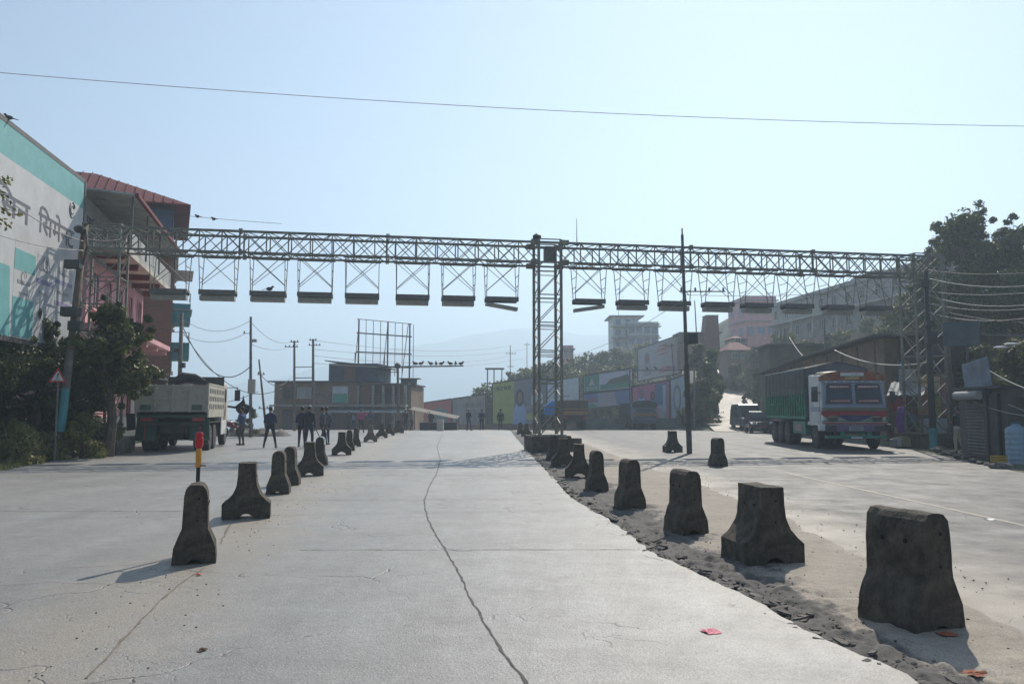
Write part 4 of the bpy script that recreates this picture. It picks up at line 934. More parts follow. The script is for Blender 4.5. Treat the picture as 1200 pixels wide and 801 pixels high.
q = gnd(885, 506.5); car((at(894, 500, 55.5).x, 55.5, 0.01), R(172), 3.7, 1.55, 1.55, P('car_dark_blue', (.03, .035, .05), .22, .2), 'dark small car with a shiny bonnet, facing the camera just behind the cargo truck', kind='sedan')
q = gnd(882, 503); car((at(885, 500, 61).x, 61, gz(at(885, 500, 61).x, 61)+.05), R(178), 4.4, 1.8, 2.05, P('jeep_grey', (.07, .08, .09), .35, .2), 'boxy grey jeep with a pale roof close behind the small dark car', name='jeep')

# small parked trucks far off
m_bg = P('tarp_blue', (.01, .22, .62), .6)
def far_truck(px0, px1, ptop, Y, label, front, cabm, bodm, crown=None):
    a, c = at(px0, 490, Y), at(px1, 490, Y); xc = (a.x+c.x)/2; W = min(2.7, abs(c.x-a.x)); H = at(px0, ptop, Y).z-base(Y); h = W/2
    o = empty('parked_truck', (xc, Y, gz(xc, Y)+.02), 0 if not front else 0, label, 'truck')
    bd = MB().mat(bodm).b2(-h, h, (1.8 if front else 0), 8, 1.2, H-.1)
    for i in range(12): bd.b2(-h-.04, h+.04, (1.9 if front else .1)+i*.5, (1.98 if front else .18)+i*.5, 1.2, H-.1)
    bd.build('cargo_box', None, o)
    if front:
        cb = MB().mat(cabm).prism([(0, .9), (0, 1.6), (.25, H-.35), (1.8, H-.25), (1.8, .9)], -h+.1, h-.1, lambda u, v, t: (t, u, v)).build('cab', None, o, bevel=.05)
        MB().mat(m_glass).prism([(-h+.3, 1.65), (h-.3, 1.65), (h-.4, H-.62), (-h+.4, H-.62)], -.02, .02, lambda u, v, t: (u, .28*(v-1.6)/(H-1.95)+t-.035, v)).build('windscreen', None, o)
        n_ = 10; pol = [(-h, H-.42)]+[(-h*math.cos(math.pi*i/n_), H-.35+.5*math.sin(math.pi*i/n_)**.6) for i in range(n_+1)]+[(h, H-.42)]
        MB().mat(P('crown_far', (.06, .05, .06), .6, .4)).prism(pol, .1, .3, lambda u, v, t: (u, t, v)).build('crown_board', None, o)
        MB().b2(-h+.1, h-.1, -.06, .0, 1.25, 1.5).build('painted_band', P('band_orange', (.32, .14, .06), .6, .3), o)
        MB().b2(-h+.1, h-.1, -.12, .05, .6, .9).build('bumper', P('bumper_dk', (.08, .08, .12), .6), o)
    else:
        MB().b2(-h, h, -.05, .0, 1.3, 1.62).build('painted_band', P('band_ochre', (.34, .18, .08), .7, .4), o); MB().b2(-h, h, -.05, .0, 1.75, 1.82).build('painted_strip', P('band_gold', (.36, .24, .09), .7, .4), o)
        MB().b2(-h, h, .02, .1, H-.12, H-.06).build('rail', m_sheet, o)
        for s_ in (-1, 1): MB().b2(s_*h*.75-.15, s_*h*.75+.15, -.04, .02, .95, 1.08).build('tail_light', m_redl, o)
    MB().b2(-h+.3, h-.3, .1, 7.8, .7, 1.2).build('chassis', m_chas, o)
    for s_ in (-1, 1):
        for y in ((.9, 5.4, 6.7) if front else (1.2, 2.5, 6.8)): wheel(o, s_*(h-.25), y, .5, .3, s_)
    return o
far_truck(659, 689, 468, 68, 'brown covered truck seen from behind, just right of the gantry tower', False, None, M('far_bed_brown', (.10, .075, .06), .8, .3, 2))
far_truck(741, 771, 471, 72, 'dark truck with an arched crown board parked before the pink poster', True, P('far_cab', (.12, .13, .16), .6, .3), m_tarp)
far_truck(636, 656, 477, 76, 'grey truck half hidden behind the gantry tower', False, None, M('far_bed_grey', (.08, .09, .12), .8, .3, 2))
q = at(646.5, 479, 75); b = MB(); b.prism([(-.75, -.6), (.55, -.6), (.6, .55), (.1, .85), (-.6, .3)], 0, 1.5, lambda u, v, t: (u, t, v+.03*math.sin(t*5+u*6))); tag(b.build('blue_tarpaulin', m_bg, None, (q.x, q.y, q.z), 0, bevel=.08), 'bright blue tarpaulin bundled on the grey truck behind the gantry tower', 'tarpaulin')

# motorcycles
def motorcycle(loc, rz, label):
    o = empty('motorcycle', loc, rz, label, 'motorcycle')
    for y in (.62, -.62):
        w_ = MB().mat(m_tyre).lathe([(.20, -.045), (.29, -.04), (.30, 0), (.29, .04), (.20, .045)], (0, y, .30), 'x', 20).build('wheel', None, o); MB().lathe([(.2, -.02), (.06, -.05), (.06, .05), (.2, .02)], (0, y, .30), 'x', 12).build('rim', m_rim, w_)
    MB().path([(0, -.5, .55), (0, -.2, .62), (0, .15, .72), (0, .42, .70)], [.06, .12, .15, .08], 8).ell((0, .15, .82), (.13, .25, .12), 10, 7).build('body', P('bike_red', (.25, .03, .03), .35), o, smooth=True)
    MB().path([(0, -.75, .80), (0, -.45, .78), (0, -.05, .78)], [.08, .12, .10], 8).build('seat', m_dark, o, smooth=True)
    MB().ell((0, .02, .42), (.14, .2, .16), 8, 6).tube((.12, -.6, .32), (.12, .1, .30), .035).build('engine', m_rim, o)
    MB().tube((0, .62, .30), (0, .42, .95), .03).tube((-.33, .36, 1.0), (.33, .36, 1.0), .015).ell((0, .50, .86), (.09, .08, .09), 8, 6).build('fork', m_dark, o)
    return o
motorcycle((at(272, 506, 47).x, 47, 0.03), R(160), 'parked motorcycle beyond the tipper truck at left')
qb = (at(873, 488, 84)); qz = near_path(qb.x, 84)[1]+.06
motorcycle((qb.x, 84, qz), R(186), 'motorcycle coming down the hill road')

# ------------------------------------------------------------------ people
def seg(b, lab, labs, p0, p1, r0, r1, n=10):
    p0, p1 = Vector(p0), Vector(p1); b.tube(p0, p1, r0, r1, n); b.ell(p0, (r0,)*3, n, 6); b.ell(p1, (r1,)*3, n, 6); labs.append((lab, p0, p1, r0, r1))
skin_m = P('skin', (.24, .13, .085), .6); hair_m = P('hair', (.015, .013, .012), .6); shoe_m = P('shoe', (.03, .027, .025), .5)
def person(loc, yaw, top, legs, label, feet=((-.12, .0), (.12, .0)), arms='down', lean=0, hat=None, long_hair=False, H=1.72, group=None, sit=False, vest=None, prop=None, sleeves=None, skirt=None):
    s_ = H/1.72; labs = []; b = MB()
    hip = Vector((0, 0, .90 if not sit else .55)); 
    if sit: hip = Vector((0, 0, .80))
    ch = Vector((0, lean*.35, hip.z+.42)); nk = ch+Vector((0, lean*.1, .12)); hd = nk+Vector((0, lean*.05+.01, .175))
    def sg(l, *a): seg(b, l, labs, *a)
    sg('leg', hip+Vector((-.08, 0, .0)), hip+Vector((.08, 0, 0)), .125, .125)
    sg('top', hip+Vector((0, 0, .08)), ch+Vector((0, 0, -.10)), .135, .15); sg('top', hip+Vector((-.05, 0, .06)), ch+Vector((-.09, 0, -.03)), .10, .115); sg('top', hip+Vector((.05, 0, .06)), ch+Vector((.09, 0, -.03)), .10, .115)
    sg('top', ch+Vector((-.15, 0, .0)), ch+Vector((.15, 0, .0)), .085, .085); sg('top', ch+Vector((-.10, 0, .05)), nk+Vector((0, 0, 0)), .07, .055); sg('top', ch+Vector((.10, 0, .05)), nk, .07, .055)
    sg('skin', nk, nk+Vector((0, .0, .09)), .055, .052)
    b.ell(hd, (.075, .095, .115), 14, 10); labs.append(('skin', hd+Vector((0, .04, -.03)), hd+Vector((0, .045, .0)), .075, .075))
    labs.append(('hair', hd+Vector((0, -.04, .05)), hd+Vector((0, .0, .06)), .085, .085)); b.ell(hd+Vector((0, -.018, .025)), (.084, .095, .105), 12, 8)
    sg('skin', hd+Vector((0, .09, .0)), hd+Vector((0, .108, -.03)), .010, .016); sg('skin', hd+Vector((-.018, .088, -.062)), hd+Vector((.018, .088, -.062)), .009, .009)
    for x in (-1, 1):
        sg('skin', hd+Vector((x*.078, .0, .01)), hd+Vector((x*.08, -.005, -.03)), .014, .010); sg('hair', hd+Vector((x*.030, .088, .018)), hd+Vector((x*.036, .086, .018)), .009, .009)
    if long_hair: sg('hair', hd+Vector((0, -.07, .0)), hd+Vector((0, -.09, -.22)), .075, .05)
    for i, x in enumerate((-1, 1)):
        fx, fy = feet[i]; hp = hip+Vector((x*.09, 0, -.02)); an = Vector((fx, fy, .09))
        if sit: kn = hip+Vector((x*.16, .40, -.16)); an = Vector((x*.2, .12, .30))
        else: kn = (hp+an)/2+Vector((0, .05+max(0, -fy)*.35, .03))
        sg('leg', hp, kn, .092, .062); sg('leg', kn, an+Vector((0, 0, .03)), .064, .043)
        d = Vector((x*.02, .15, -.045)); sg('shoe', an+Vector((0, -.04, -.045)), an+d, .042, .036); sg('shoe', an, an+Vector((0, -.02, -.04)), .045, .045)
        sh = ch+Vector((x*.19, 0, .03))
        if arms == 'down': el = sh+Vector((x*.06, -.03, -.29)); wr = el+Vector((x*.0, .06, -.25))
        elif arms == 'hips': el = sh+Vector((x*.19, -.05, -.24)); wr = hip+Vector((x*.17, .02, .14))
        elif arms == 'front': el = sh+Vector((x*.06, .04, -.28)); wr = hip+Vector((x*.06, .22, .20))
        elif arms == 'back': el = sh+Vector((x*.09, -.07, -.27)); wr = hip+Vector((x*.05, -.17, .10))
        elif arms == 'swing': el = sh+Vector((x*.06, -x*.12, -.27)); wr = el+Vector((0, -x*.04+.10, -.23))
        elif arms == 'ride': el = sh+Vector((x*.13, .16, -.20)); wr = Vector((x*.30, .42, 1.02))
        elif arms == 'raise': el = sh+(Vector((x*.10, .05, -.26)) if x < 0 else Vector((x*.20, .08, -.10))); wr = el+(Vector((0, .1, -.24)) if x < 0 else Vector((-.08, .10, .22)))
        top_l = 'sleeve' if sleeves else 'top'
        sg('top', sh, el, .056, .043); sg(top_l if sleeves is None else 'skin', el, wr, .043, .028)
        dv = (wr-el).normalized(); pm = wr+dv*.05; sg('skin', wr, wr+dv*.075, .027, .032)
        sd = dv.cross(Vector((x, .3, 0))).normalized()
        if sd.length < .1: sd = Vector((0, 1, 0))
        inn = Vector((-x, 0, 0)); 
        for k_, (o_, ln) in enumerate(((-.027, .055), (-.009, .068), (.009, .064), (.026, .050))):
            f0 = wr+dv*.095+sd*o_; f1 = f0+dv*ln*.6+inn*.008; sg('skin', f0, f1, .0095, .009); sg('skin', f1, f1+dv*ln*.5+inn*.022, .009, .0075)
        t0 = wr+dv*.035+sd*-.03; t1 = t0+dv*.03-sd*.022+inn*.012; sg('skin', t0, t1, .012, .010); sg('skin', t1, t1+dv*.028+inn*.008, .010, .008)
    if skirt: sg('leg', hip+Vector((0, 0, -.05)), Vector((0, 0, .35)), .14, .20)
    me = bpy.data.meshes.new('person'); me.from_pydata([tuple(v) for v in b.v], [], b.f); tmp = bpy.data.objects.new('tmp', me); COL.objects.link(tmp)
    rm = tmp.modifiers.new('r', 'REMESH'); rm.mode = 'VOXEL'; rm.voxel_size = .0115
    sm = tmp.modifiers.new('s', 'SMOOTH'); sm.factor = .5; sm.iterations = 2
    dg = bpy.context.evaluated_depsgraph_get(); nm = bpy.data.meshes.new_from_object(tmp.evaluated_get(dg)); bpy.data.objects.remove(tmp); bpy.data.meshes.remove(me)
    nm.name = 'person'; nm.materials.clear()
    mats = {'top': top, 'leg': legs, 'skin': skin_m, 'hair': hair_m, 'shoe': shoe_m}; keys = list(mats)
    for k_ in keys: nm.materials.append(mats[k_])
    nv = len(nm.vertices); co = np.empty(nv*3); nm.vertices.foreach_get('co', co); co = co.reshape(-1, 3)
    bestd = np.full(nv, 1e9); lab_i = np.zeros(nv, int)
    for (l, a, c, r0, r1) in labs:
        a_, c_ = np.array(a), np.array(c); d_ = c_-a_; t_ = np.clip(((co-a_)@d_)/max(1e-9, d_@d_), 0, 1)
        dist = np.linalg.norm(co-a_-t_[:, None]*d_, axis=1)-(r0+(r1-r0)*t_)
        mk = dist < bestd; bestd[mk] = dist[mk]; lab_i[mk] = keys.index(l)
    nm.polygons.foreach_set('material_index', [int(lab_i[p_.vertices[0]]) for p_ in nm.polygons]); nm.polygons.foreach_set('use_smooth', [True]*len(nm.polygons))
    o = bpy.data.objects.new('person', nm); COL.objects.link(o); o.location = loc; o.rotation_euler = (0, 0, R(yaw)); o.scale = (s_,)*3
    tag(o, label, 'person', group)
    if hat:
        MB().mat(hat).lathe([(.084, 0), (.095, .012), (.085, .038), (.04, .052)], tuple(hd+Vector((0, -.015, .048))), n=16).box(tuple(hd+Vector((0, .10, .058))), (.12, .09, .012)).build('cap', None, o, smooth=False)
    if vest: MB().mat(vest).box(tuple(ch+Vector((0, -.135, .02))), (.26, .02, .07)).build('vest_patch', None, o)
    if prop == 'baton':
        w_ = hip+Vector((.22, .05, -.06)); MB().tube(w_+Vector((0, -.05, .10)), w_+Vector((.12, .25, -.42)), .016, .016, 8).build('baton', m_dark, o)
    return o
navy = M('uniform_navy', (.022, .034, .075), .85, .3, 5); navy2 = M('uniform_dark', (.022, .025, .032), .85, .3, 5); bluej = M('jacket_blue', (.035, .06, .15), .8, .3, 5)
camo = M('camo_blue', (.05, .065, .085), .85, .6, 14, col2=(.09, .11, .13)); gtr = M('trousers_grey', (.07, .062, .055), .9, .3, 5); pinkj = M('jacket_pink', (.36, .06, .16), .8, .3, 4)
GP = 'people standing on the road'
def pp(px, py, z=.03): q = gnd(px, py, z); return (q.x, q.y, base(q.y)+z)
person(pp(283, 521.5), 70, bluej, gtr, 'person in a blue jacket and grey trousers standing beside the tipper truck', arms='front', group=GP)
person(pp(316, 524.5), 5, navy, navy2, 'person in dark uniform and cap standing with legs apart, back to the camera', feet=((-.24, 0), (.24, .02)), arms='front', hat=navy2, group=GP)
person(pp(353.5, 523.5), 15, navy, navy2, 'person in dark uniform half hidden at the left of the central group', arms='front', hat=navy2, group=GP)
person(pp(361.5, 524.5), -10, navy2, navy, 'tall uniformed person holding a baton, wearing a pale cap', arms='down', feet=((-.16, 0), (.14, .05)), hat=P('cap_pale', (.45, .45, .44), .8), prop='baton', H=1.78, group=GP)
person(pp(377.5, 521), -60, camo, navy2, 'person in camouflage jacket walking at the right of the central group', feet=((-.1, .22), (.12, -.24)), arms='swing', hat=navy2, group=GP)
person(pp(382, 520), 30, camo, navy, 'person in camouflage mostly hidden behind the walking one', arms='front', group=GP)
person(pp(423, 507), -5, pinkj, navy2, 'person in a pink jacket with one arm raised', feet=((-.15, 0), (.17, .05)), arms='raise', H=1.66, group=GP)
person(pp(409, 501.5, 0), 20, navy2, navy2, 'person in dark clothes before the brick shop house, left of the pink jacket', arms='front', group=GP, H=1.66)
person(pp(414, 501.2, 0), -20, P('shirt_grey', (.2, .2, .22), .8), navy, 'person in a grey top close to the wall of the brick shop house', arms='down', group=GP, H=1.6)
person(pp(434, 502, 0), 5, navy, navy2, 'person in dark clothes just right of the pink jacket, near the house door', arms='back', group=GP)
person(pp(475, 503, 0), 40, navy2, navy, 'person in black waiting right of the grey street pole', arms='front', group=GP, feet=((-.12, 0), (.15, .1)))
person(pp(482, 503, 0), -50, P('shirt_pale', (.35, .36, .38), .8), gtr, 'person in a pale shirt by the low market shed', arms='down', group=GP, H=1.6)
person(pp(505, 501.5, 0), 10, navy2, navy2, 'broad person in dark clothes standing at the market shed', arms='front', group=GP, H=1.75)
person(pp(549, 504, .03), -35, navy2, navy, 'uniformed person with a white cap standing astride on the far road', feet=((-.2, .05), (.24, .0)), arms='front', hat=m_whitep, group=GP)
person(pp(564.5, 503.5, .03), 5, navy, navy2, 'dark uniformed person at the middle of the three on the far road', arms='back', group=GP, H=1.7)
person(pp(586.5, 503.5, .03), 0, navy2, navy, 'uniformed person with a pale vest patch before the green poster', arms='down', vest=P('vest', (.2, .22, .25), .7), hat=navy, group=GP)
person(pp(634.5, 505.5, .0), 30, navy, navy2, 'person in dark clothes hidden behind the gantry tower legs', arms='front', group=GP)
person((qb.x, 84.15, qz+.02), 186, navy2, navy2, 'rider in black on the motorcycle on the hill road', arms='ride', sit=True, hat=P('helmet', (.02, .02, .02), .3))
q = at(1124, 526, 29.6); person((q.x, 29.6, .03), 30, navy2, P('trousers_cream', (.42, .38, .30), .85), 'person in a black top and cream trousers between the right tower and the shutter shop', arms='front', feet=((-.1, .05), (.12, -.1)))
q = at(1064, 521, 35.6); person((q.x, 35.2, .1), 160, M('shirt_blue', (.10, .14, .2), .8), gtr, 'person in a blue shirt under the corrugated awning beside the cargo truck', arms='front', H=1.6)

# ------------------------------------------------------------------ boards and posters
def board(name, label, A, B, z0, z1a, z1b, patches, texts=(), th=.25, lay=.004, legs=True, cat='billboard', base_m=None, z0b=None):
    """A,B ground points left->right as seen; front faces local -y; patches (u0,v0,u1,v1,material,name)"""
    A, B = Vector(A), Vector(B); d = B-A; L = d.length; yaw = math.atan2(d.y, d.x)
    zb = min(gz(A.x, A.y), gz(B.x, B.y))
    o = empty(name, (A.x, A.y, 0), yaw, label, cat); z0b = z0 if z0b is None else z0b
    def zt(u, v): a = z0+(z0b-z0)*u; b_ = z1a+(z1b-z1a)*u; return a+(b_-a)*v
    MB().mat(base_m or m_white).prism([(0, 0), (1, 0), (1, 1), (0, 1)], 0, th, lambda u, v, t: (u*L, t, zt(u, v))).build('panel', None, o)
    fr = MB().mat(m_pole)
    for (u0, v0, u1, v1) in ((0, 0, 1, 0), (0, 1, 1, 1), (0, 0, 0, 1), (1, 0, 1, 1)): fr.bar((u0*L, .05, zt(u0, v0)), (u1*L, .05, zt(u1, v1)), .12, .16)
    fr.build('frame', None, o)
    if legs:
        for i in range(max(2, int(L/4))):
            u = (i+.5)/max(2, int(L/4)); MB().bar((u*L, th+.15, zb-1), (u*L, th+.15, zt(u, .95)), .18).build('post', m_pole, o)
    for i, q in enumerate(patches):
        poly, mm, nm = q
        MB().mat(mm).prism(poly, -.004*lay/.004-lay*i, -.0, lambda u, v, t: (u*L, t, zt(u, v))).build(nm, None, o)
    for (s_, u0, u1, v0, v1, mm) in texts:
        b = MB().mat(mm); text_mb(b, s_, (u0*L, u1*L, 0, 1), -.05, th=.02)
        b.v = [(x, y, zt(x/L, v0+(v1-v0)*z)) for x, y, z in b.v]; b.build('lettering', None, o)
    return o, L, zt
def rc(u0, v0, u1, v1): return [(u0, v0), (u1, v0), (u1, v1), (u0, v1)]
m_bteal = P('print_teal', (.15, .40, .40), .6); m_bw = P('print_white', (.56, .56, .56), .6, .06, dirt=(.35, .34, .32), dirt_amt=.4); m_bgrey = P('print_grey', (.30, .31, .33), .6); m_btxt = P('letters_grey', (.13, .12, .14), .5)
m_bpur = P('print_violet', (.22, .20, .34), .6); m_bpale = P('print_pale', (.42, .43, .45), .6)
# cement billboard along the left
dirv = Vector((-.163, .987, 0)).normalized(); Bp = at(96, 300, 30); Bp.z = 0; Ap = Bp-dirv*17; nrm = Vector((dirv.y, -dirv.x, 0))
def uv(px, py):
    q = on_plane(px, py, Bp, nrm)-Ap; return (q.dot(dirv), q.z)
zt1 = uv(95, 209)[1]; zb1 = uv(90, 384)[1]-.9
def U(px, py): s_, z = uv(px, py); return (s_/17, (z-zb1)/(zt1-zb1))
pa = []
tb = U(95, 243)[1]; pa.append((rc(0, tb, 1, 1), m_bteal, 'teal_header'))
pa.append(([(0, 0), (U(12, 380)[0], 0), (U(12, 300)[0], U(12, 312)[1]), (0, U(12, 312)[1])], m_bteal, 'teal_panel'))
for (a, c, t_, bt, mm, nm) in ((15, 40, 283, 380, m_bw, 'tall_poster'), (42, 62, 300, 380, m_bpale, 'poster'), (64, 84, 315, 380, m_bpale, 'poster')):
    u0, u1 = U(a, 340)[0], U(c, 340)[0]; v1 = U((a+c)/2, (t_))[1]; pa.append((rc(u0, 0.02, u1, v1), mm, nm))
u0, u1 = U(15, 340)[0], U(40, 340)[0]; pa.append((rc(u0, U(27, 318)[1], u1, U(27, 294)[1]), m_bteal, 'poster_head')); pa.append((rc(u0, .02, u1, U(27, 350)[1]), m_bteal, 'poster_foot'))
for a, c, ya in ((42, 62, 331), (64, 84, 332), (64, 84, 357)):
    u0, u1 = U(a, 340)[0], U(c, 340)[0]; v = U((a+c)/2, ya)[1]; pa.append((rc(u0, v-.012, u1, v+.010), m_bpur, 'violet_band'))
u0 = U(86, 340)[0]; pa.append((rc(u0, .0, 1, U(88, 345)[1]), m_bteal, 'teal_edge'))
for (a, c, ya, hh) in ((20, 35, 333, .016), (22, 33, 345, .008), (46, 58, 318, .012), (68, 80, 322, .012), (46, 57, 345, .010), (67, 80, 345, .014), (68, 80, 368, .008)):
    v = U((a+c)/2, ya)[1]; pa.append((rc(U(a, ya)[0], v, U(c, ya)[0], v+hh), m_bgrey, 'small_print'))
bo, L_, zt_ = board('cement_billboard', 'huge white and teal cement billboard with grey Devanagari letters along the left roadside', (Ap.x, Ap.y, 0), (Bp.x, Bp.y, 0), zb1, zt1, zt1, pa, (), th=.3, base_m=m_bw, lay=.0012)
tx = MB().mat(m_btxt)
s0, s1 = uv(45, 260)[0], uv(86.5, 280)[0]; zl = uv(86, 293)[1]; zh = uv(86, 263)[1]
text_mb(tx, ['ि', 'स', 'म', 'े', ('न', .80), 'ट'], (s0, s1, zl, zh), -.004, th=.004, bold=.016)
tx.build('lettering', None, bo)
tx = MB().mat(m_btxt); a0, a1 = uv(-6, 220)[0], uv(36, 235)[0]; text_mb(tx, ['ि', 'स', 'न'], (a0, a1, zl, zh), -.004, th=.004, bold=.016); tx.build('lettering', None, bo)
lg = MB().mat(m_btxt); c_ = uv(84.5, 246)
for k_, rr_ in enumerate((.26, .15)):
    pts_ = [(c_[0]+rr_*math.cos(a), -.012, c_[1]+rr_*1.1*math.sin(a)) for a in np.linspace(.4, 2*math.pi*.9, 20)]; lg.path(pts_, .016, 5)
lg.build('round_emblem', None, bo)
for px_, py_ in ((27, 325), (52, 310), (75, 318)):
    c_ = uv(px_, py_); MB().mat(m_btxt).path([(c_[0]+.18*math.cos(a), -.03, c_[1]+.2*math.sin(a)) for a in np.linspace(0, 5.4, 14)], .010, 4).build('poster_emblem', None, bo)
q = on_plane(11, 139, Bp, nrm); bird((q.x, q.y, zt1+.05), 120, 'dark bird sitting on the top edge of the cement billboard', s_=1.1)

# far posters
pb = lambda px, Y: (at(px, 490, Y).x, Y, 0)
zz = lambda px, py, Y: at(px, py, Y).z
m_lime = P('poster_lime', (.40, .46, .14), .6); m_pk = P('poster_pink', (.66, .24, .34), .6); m_sky = P('poster_pale', (0.542, 0.600, 0.658), .6); m_bl = P('poster_blue', (.16, .24, .40), .6); m_gn = P('poster_green', (.12, .30, .22), .6); m_rd = P('poster_red', (.46, .16, .14), .6); m_dkp = P('poster_dark', (.07, .07, .08), .6)
m_fskin = P('poster_skin', (.35, .2, .15), .6); m_shirt = P('poster_shirt', (.36, .48, .72), .6); m_gbg = P('poster_ground', (.22, .24, .27), .6)
def figure(u, v, w_, h_, shirt=m_shirt, hair=m_dkp):   # a printed half-figure: shirt, hair, face patches
    el = lambda cu, cv, a, b_, n=14: [(cu+a*math.cos(2*math.pi*i/n), cv+b_*math.sin(2*math.pi*i/n)) for i in range(n)]
    return [([(u-w_*.26, v+h_*.40), (u+w_*.26, v+h_*.40), (u+w_*.25, v+h_*.8), (u-w_*.25, v+h_*.8)], hair, 'printed_hair'), ([(u-w_*.42, v), (u+w_*.42, v), (u+w_*.40, v+h_*.35), (u+w_*.22, v+h_*.58), (u-w_*.22, v+h_*.58), (u-w_*.42, v+h_*.30)], shirt, 'printed_shirt'),
            (el(u, v+h_*.74, w_*.25, h_*.25), hair, 'printed_hair'), (el(u+w_*.02, v+h_*.74, w_*.14, h_*.16), m_fskin, 'printed_face')]
Y = 92
board('roadside_billboard', 'lime green and white poster with a standing woman in a pale blue shirt', pb(577, Y), pb(641, Y), zz(577, 497, Y), zz(577, 449, Y), zz(641, 440, Y),
      [(rc(0, 0, .40, 1), m_lime, 'lime_field'), (rc(.62, .10, 1, .24), m_lime, 'lime_strip'), (rc(.62, .34, .98, .40), m_bgrey, 'small_print')]+figure(.50, .0, .30, .80)+figure(.82, .42, .26, .50, m_sky),
      ((list('ncrive'), .06, .34, .80, .93, m_dkp), ), base_m=m_gbg)
board('roadside_billboard', 'pale grey poster partly behind the gantry tower', pb(641, Y), pb(679, Y), zz(641, 486, Y), zz(641, 447, Y), zz(679, 441, Y), [(rc(0, 0, 1, .42), m_bpale, 'lower_field'), (rc(.5, .12, .95, .40), m_bl, 'blue_field'), (rc(.2, .5, .7, .54), m_bgrey, 'small_print')], base_m=m_sky)
Y = 84
board('roadside_billboard', 'two-tier board with a green corner and white triangle beside a hill picture', pb(684, Y), pb(742, Y), zz(684, 460, Y), zz(684, 440, Y), zz(742, 431, Y), [(rc(.02, .05, .32, .97), m_gn, 'green_field'), ([(.11, .38), (.23, .38), (.17, .80)], m_white, 'white_triangle'), (rc(.34, .08, .98, .35), m_gn, 'green_strip'), ([(.45, .35), (.98, .35), (.9, .75), (.7, .65), (.55, .6)], P('picture_hills', (.14, .19, .14), .6), 'printed_hill'), (rc(.05, .14, .28, .18), m_white, 'small_print'), (rc(.05, .24, .28, .28), m_white, 'small_print')], base_m=m_sky, z0b=zz(742, 455, Y))
board('roadside_billboard', 'lower board of the two tiers with a red and blue picture', pb(684, Y), pb(742, Y), zz(684, 479, Y), zz(684, 461, Y), zz(742, 456, Y), [(rc(.02, .35, .30, .97), m_bl, 'blue_picture'), (rc(.08, .45, .24, .62), m_rd, 'red_picture'), ([(.68, .02), (1, .02), (1, .98), (.62, .98)], m_bl, 'blue_corner'), ([(.0, .0), (.34, .0), (.2, .3), (0, .3)], m_gn, 'green_corner'), (rc(.36, .75, .62, .80), m_bgrey, 'small_print'), (rc(.36, .55, .64, .60), m_bgrey, 'small_print'), (rc(.36, .35, .62, .40), m_bgrey, 'small_print')], base_m=m_bpale, z0b=zz(742, 474, Y))
Y = 78
board('roadside_billboard', 'bright pink poster with blue figures above the parked dark truck', pb(741, Y), pb(785, Y), zz(741, 491, Y), zz(741, 453, Y), zz(785, 445, Y), [(rc(.62, .38, .92, .95), m_bl, 'blue_field'), (rc(.70, .02, .88, .38), m_bw, 'white_field'), (rc(.82, .2, .9, .9), m_sky, 'pale_field')]+figure(.25, .28, .28, .62, m_sky, m_bl)+figure(.55, .28, .22, .5, m_bl, m_dkp), (), base_m=m_pk)
board('roadside_billboard', 'narrow white board with a grey upright figure right of the pink poster', pb(786, Y), pb(805, Y), zz(786, 496, Y), zz(786, 445, Y), zz(805, 438, Y), [([(.42+.25*math.cos(a), .55+.3*math.sin(a)) for a in np.linspace(0, 6.0, 16)], m_bgrey, 'printed_ring'), ([(.42+.15*math.cos(a), .55+.22*math.sin(a)) for a in np.linspace(0, 6.0, 16)], m_sky, 'printed_core')], base_m=m_sky)
Y = 104
board('hill_billboard', 'large white slanted billboard on the slope with faint red print and a seated figure', pb(748, Y), pb(799, Y), zz(748, 447, Y), zz(748, 409, Y), zz(799, 392, Y), figure(.22, .12, .24, .70, m_bpale, m_bgrey)+[(rc(.46, .62, .72, .66), m_pink, 'faint_red_print'), (rc(.44, .72, .74, .80), m_pink, 'faint_red_print'), (rc(.50, .86, .70, .90), m_pink, 'faint_red_print'), ([(.5, .12), (.78, .12), (.72, .27), (.62, .30), (.52, .25)], m_pink, 'faint_red_print')], base_m=m_bw, z0b=zz(799, 437, Y))
Y = 96
board('roadside_billboard', 'red and grey hoarding low beyond the market shed', pb(489, Y), pb(529, Y), zz(489, 500, Y), zz(489, 473, Y), zz(529, 467, Y), [([(.36, .1), (.85, .12), (.9, .55), (.6, .8), (.4, .55)], P('poster_grey_shape', (.2, .24, .22), .6), 'printed_shape'), (rc(0, .0, .06, 1), m_sky, 'pale_margin')], base_m=m_rd)
board('roadside_billboard', 'weathered grey hoarding between the red one and the green poster', pb(530, Y), pb(569, Y), zz(530, 500, Y), zz(530, 467, Y), zz(569, 462, Y), [(rc(.15, 0, .3, .9), m_bgrey, 'grey_field'), (rc(.4, .1, .95, .8), P('poster_dim', (.22, .23, .24), .7, .4), 'dim_field')], base_m=m_grey)
# dark roadside fence under the posters
def low_wall(name, label, px0, px1, Y0, ytop, m, th=.2):
    a, c = Vector(pb(px0, Y0)), Vector(pb(px1, Y0)); h_ = zz(px0, ytop, Y0)
    b = MB().mat(m).b2(0, c.x-a.x, 0, th, base(Y0)-.5, h_)
    return tag(b.build(name, None, None, (a.x, Y0, 0)), label, 'wall')
low_wall('boundary_wall', 'low dark wall under the green poster', 505, 668, 90, 497, m_brown)
low_wall('boundary_wall', 'dark sheet fence under the two-tier board', 676, 806, 77.5, 490, M('fence_dark', (.12, .14, .13), .8, .4, 1))

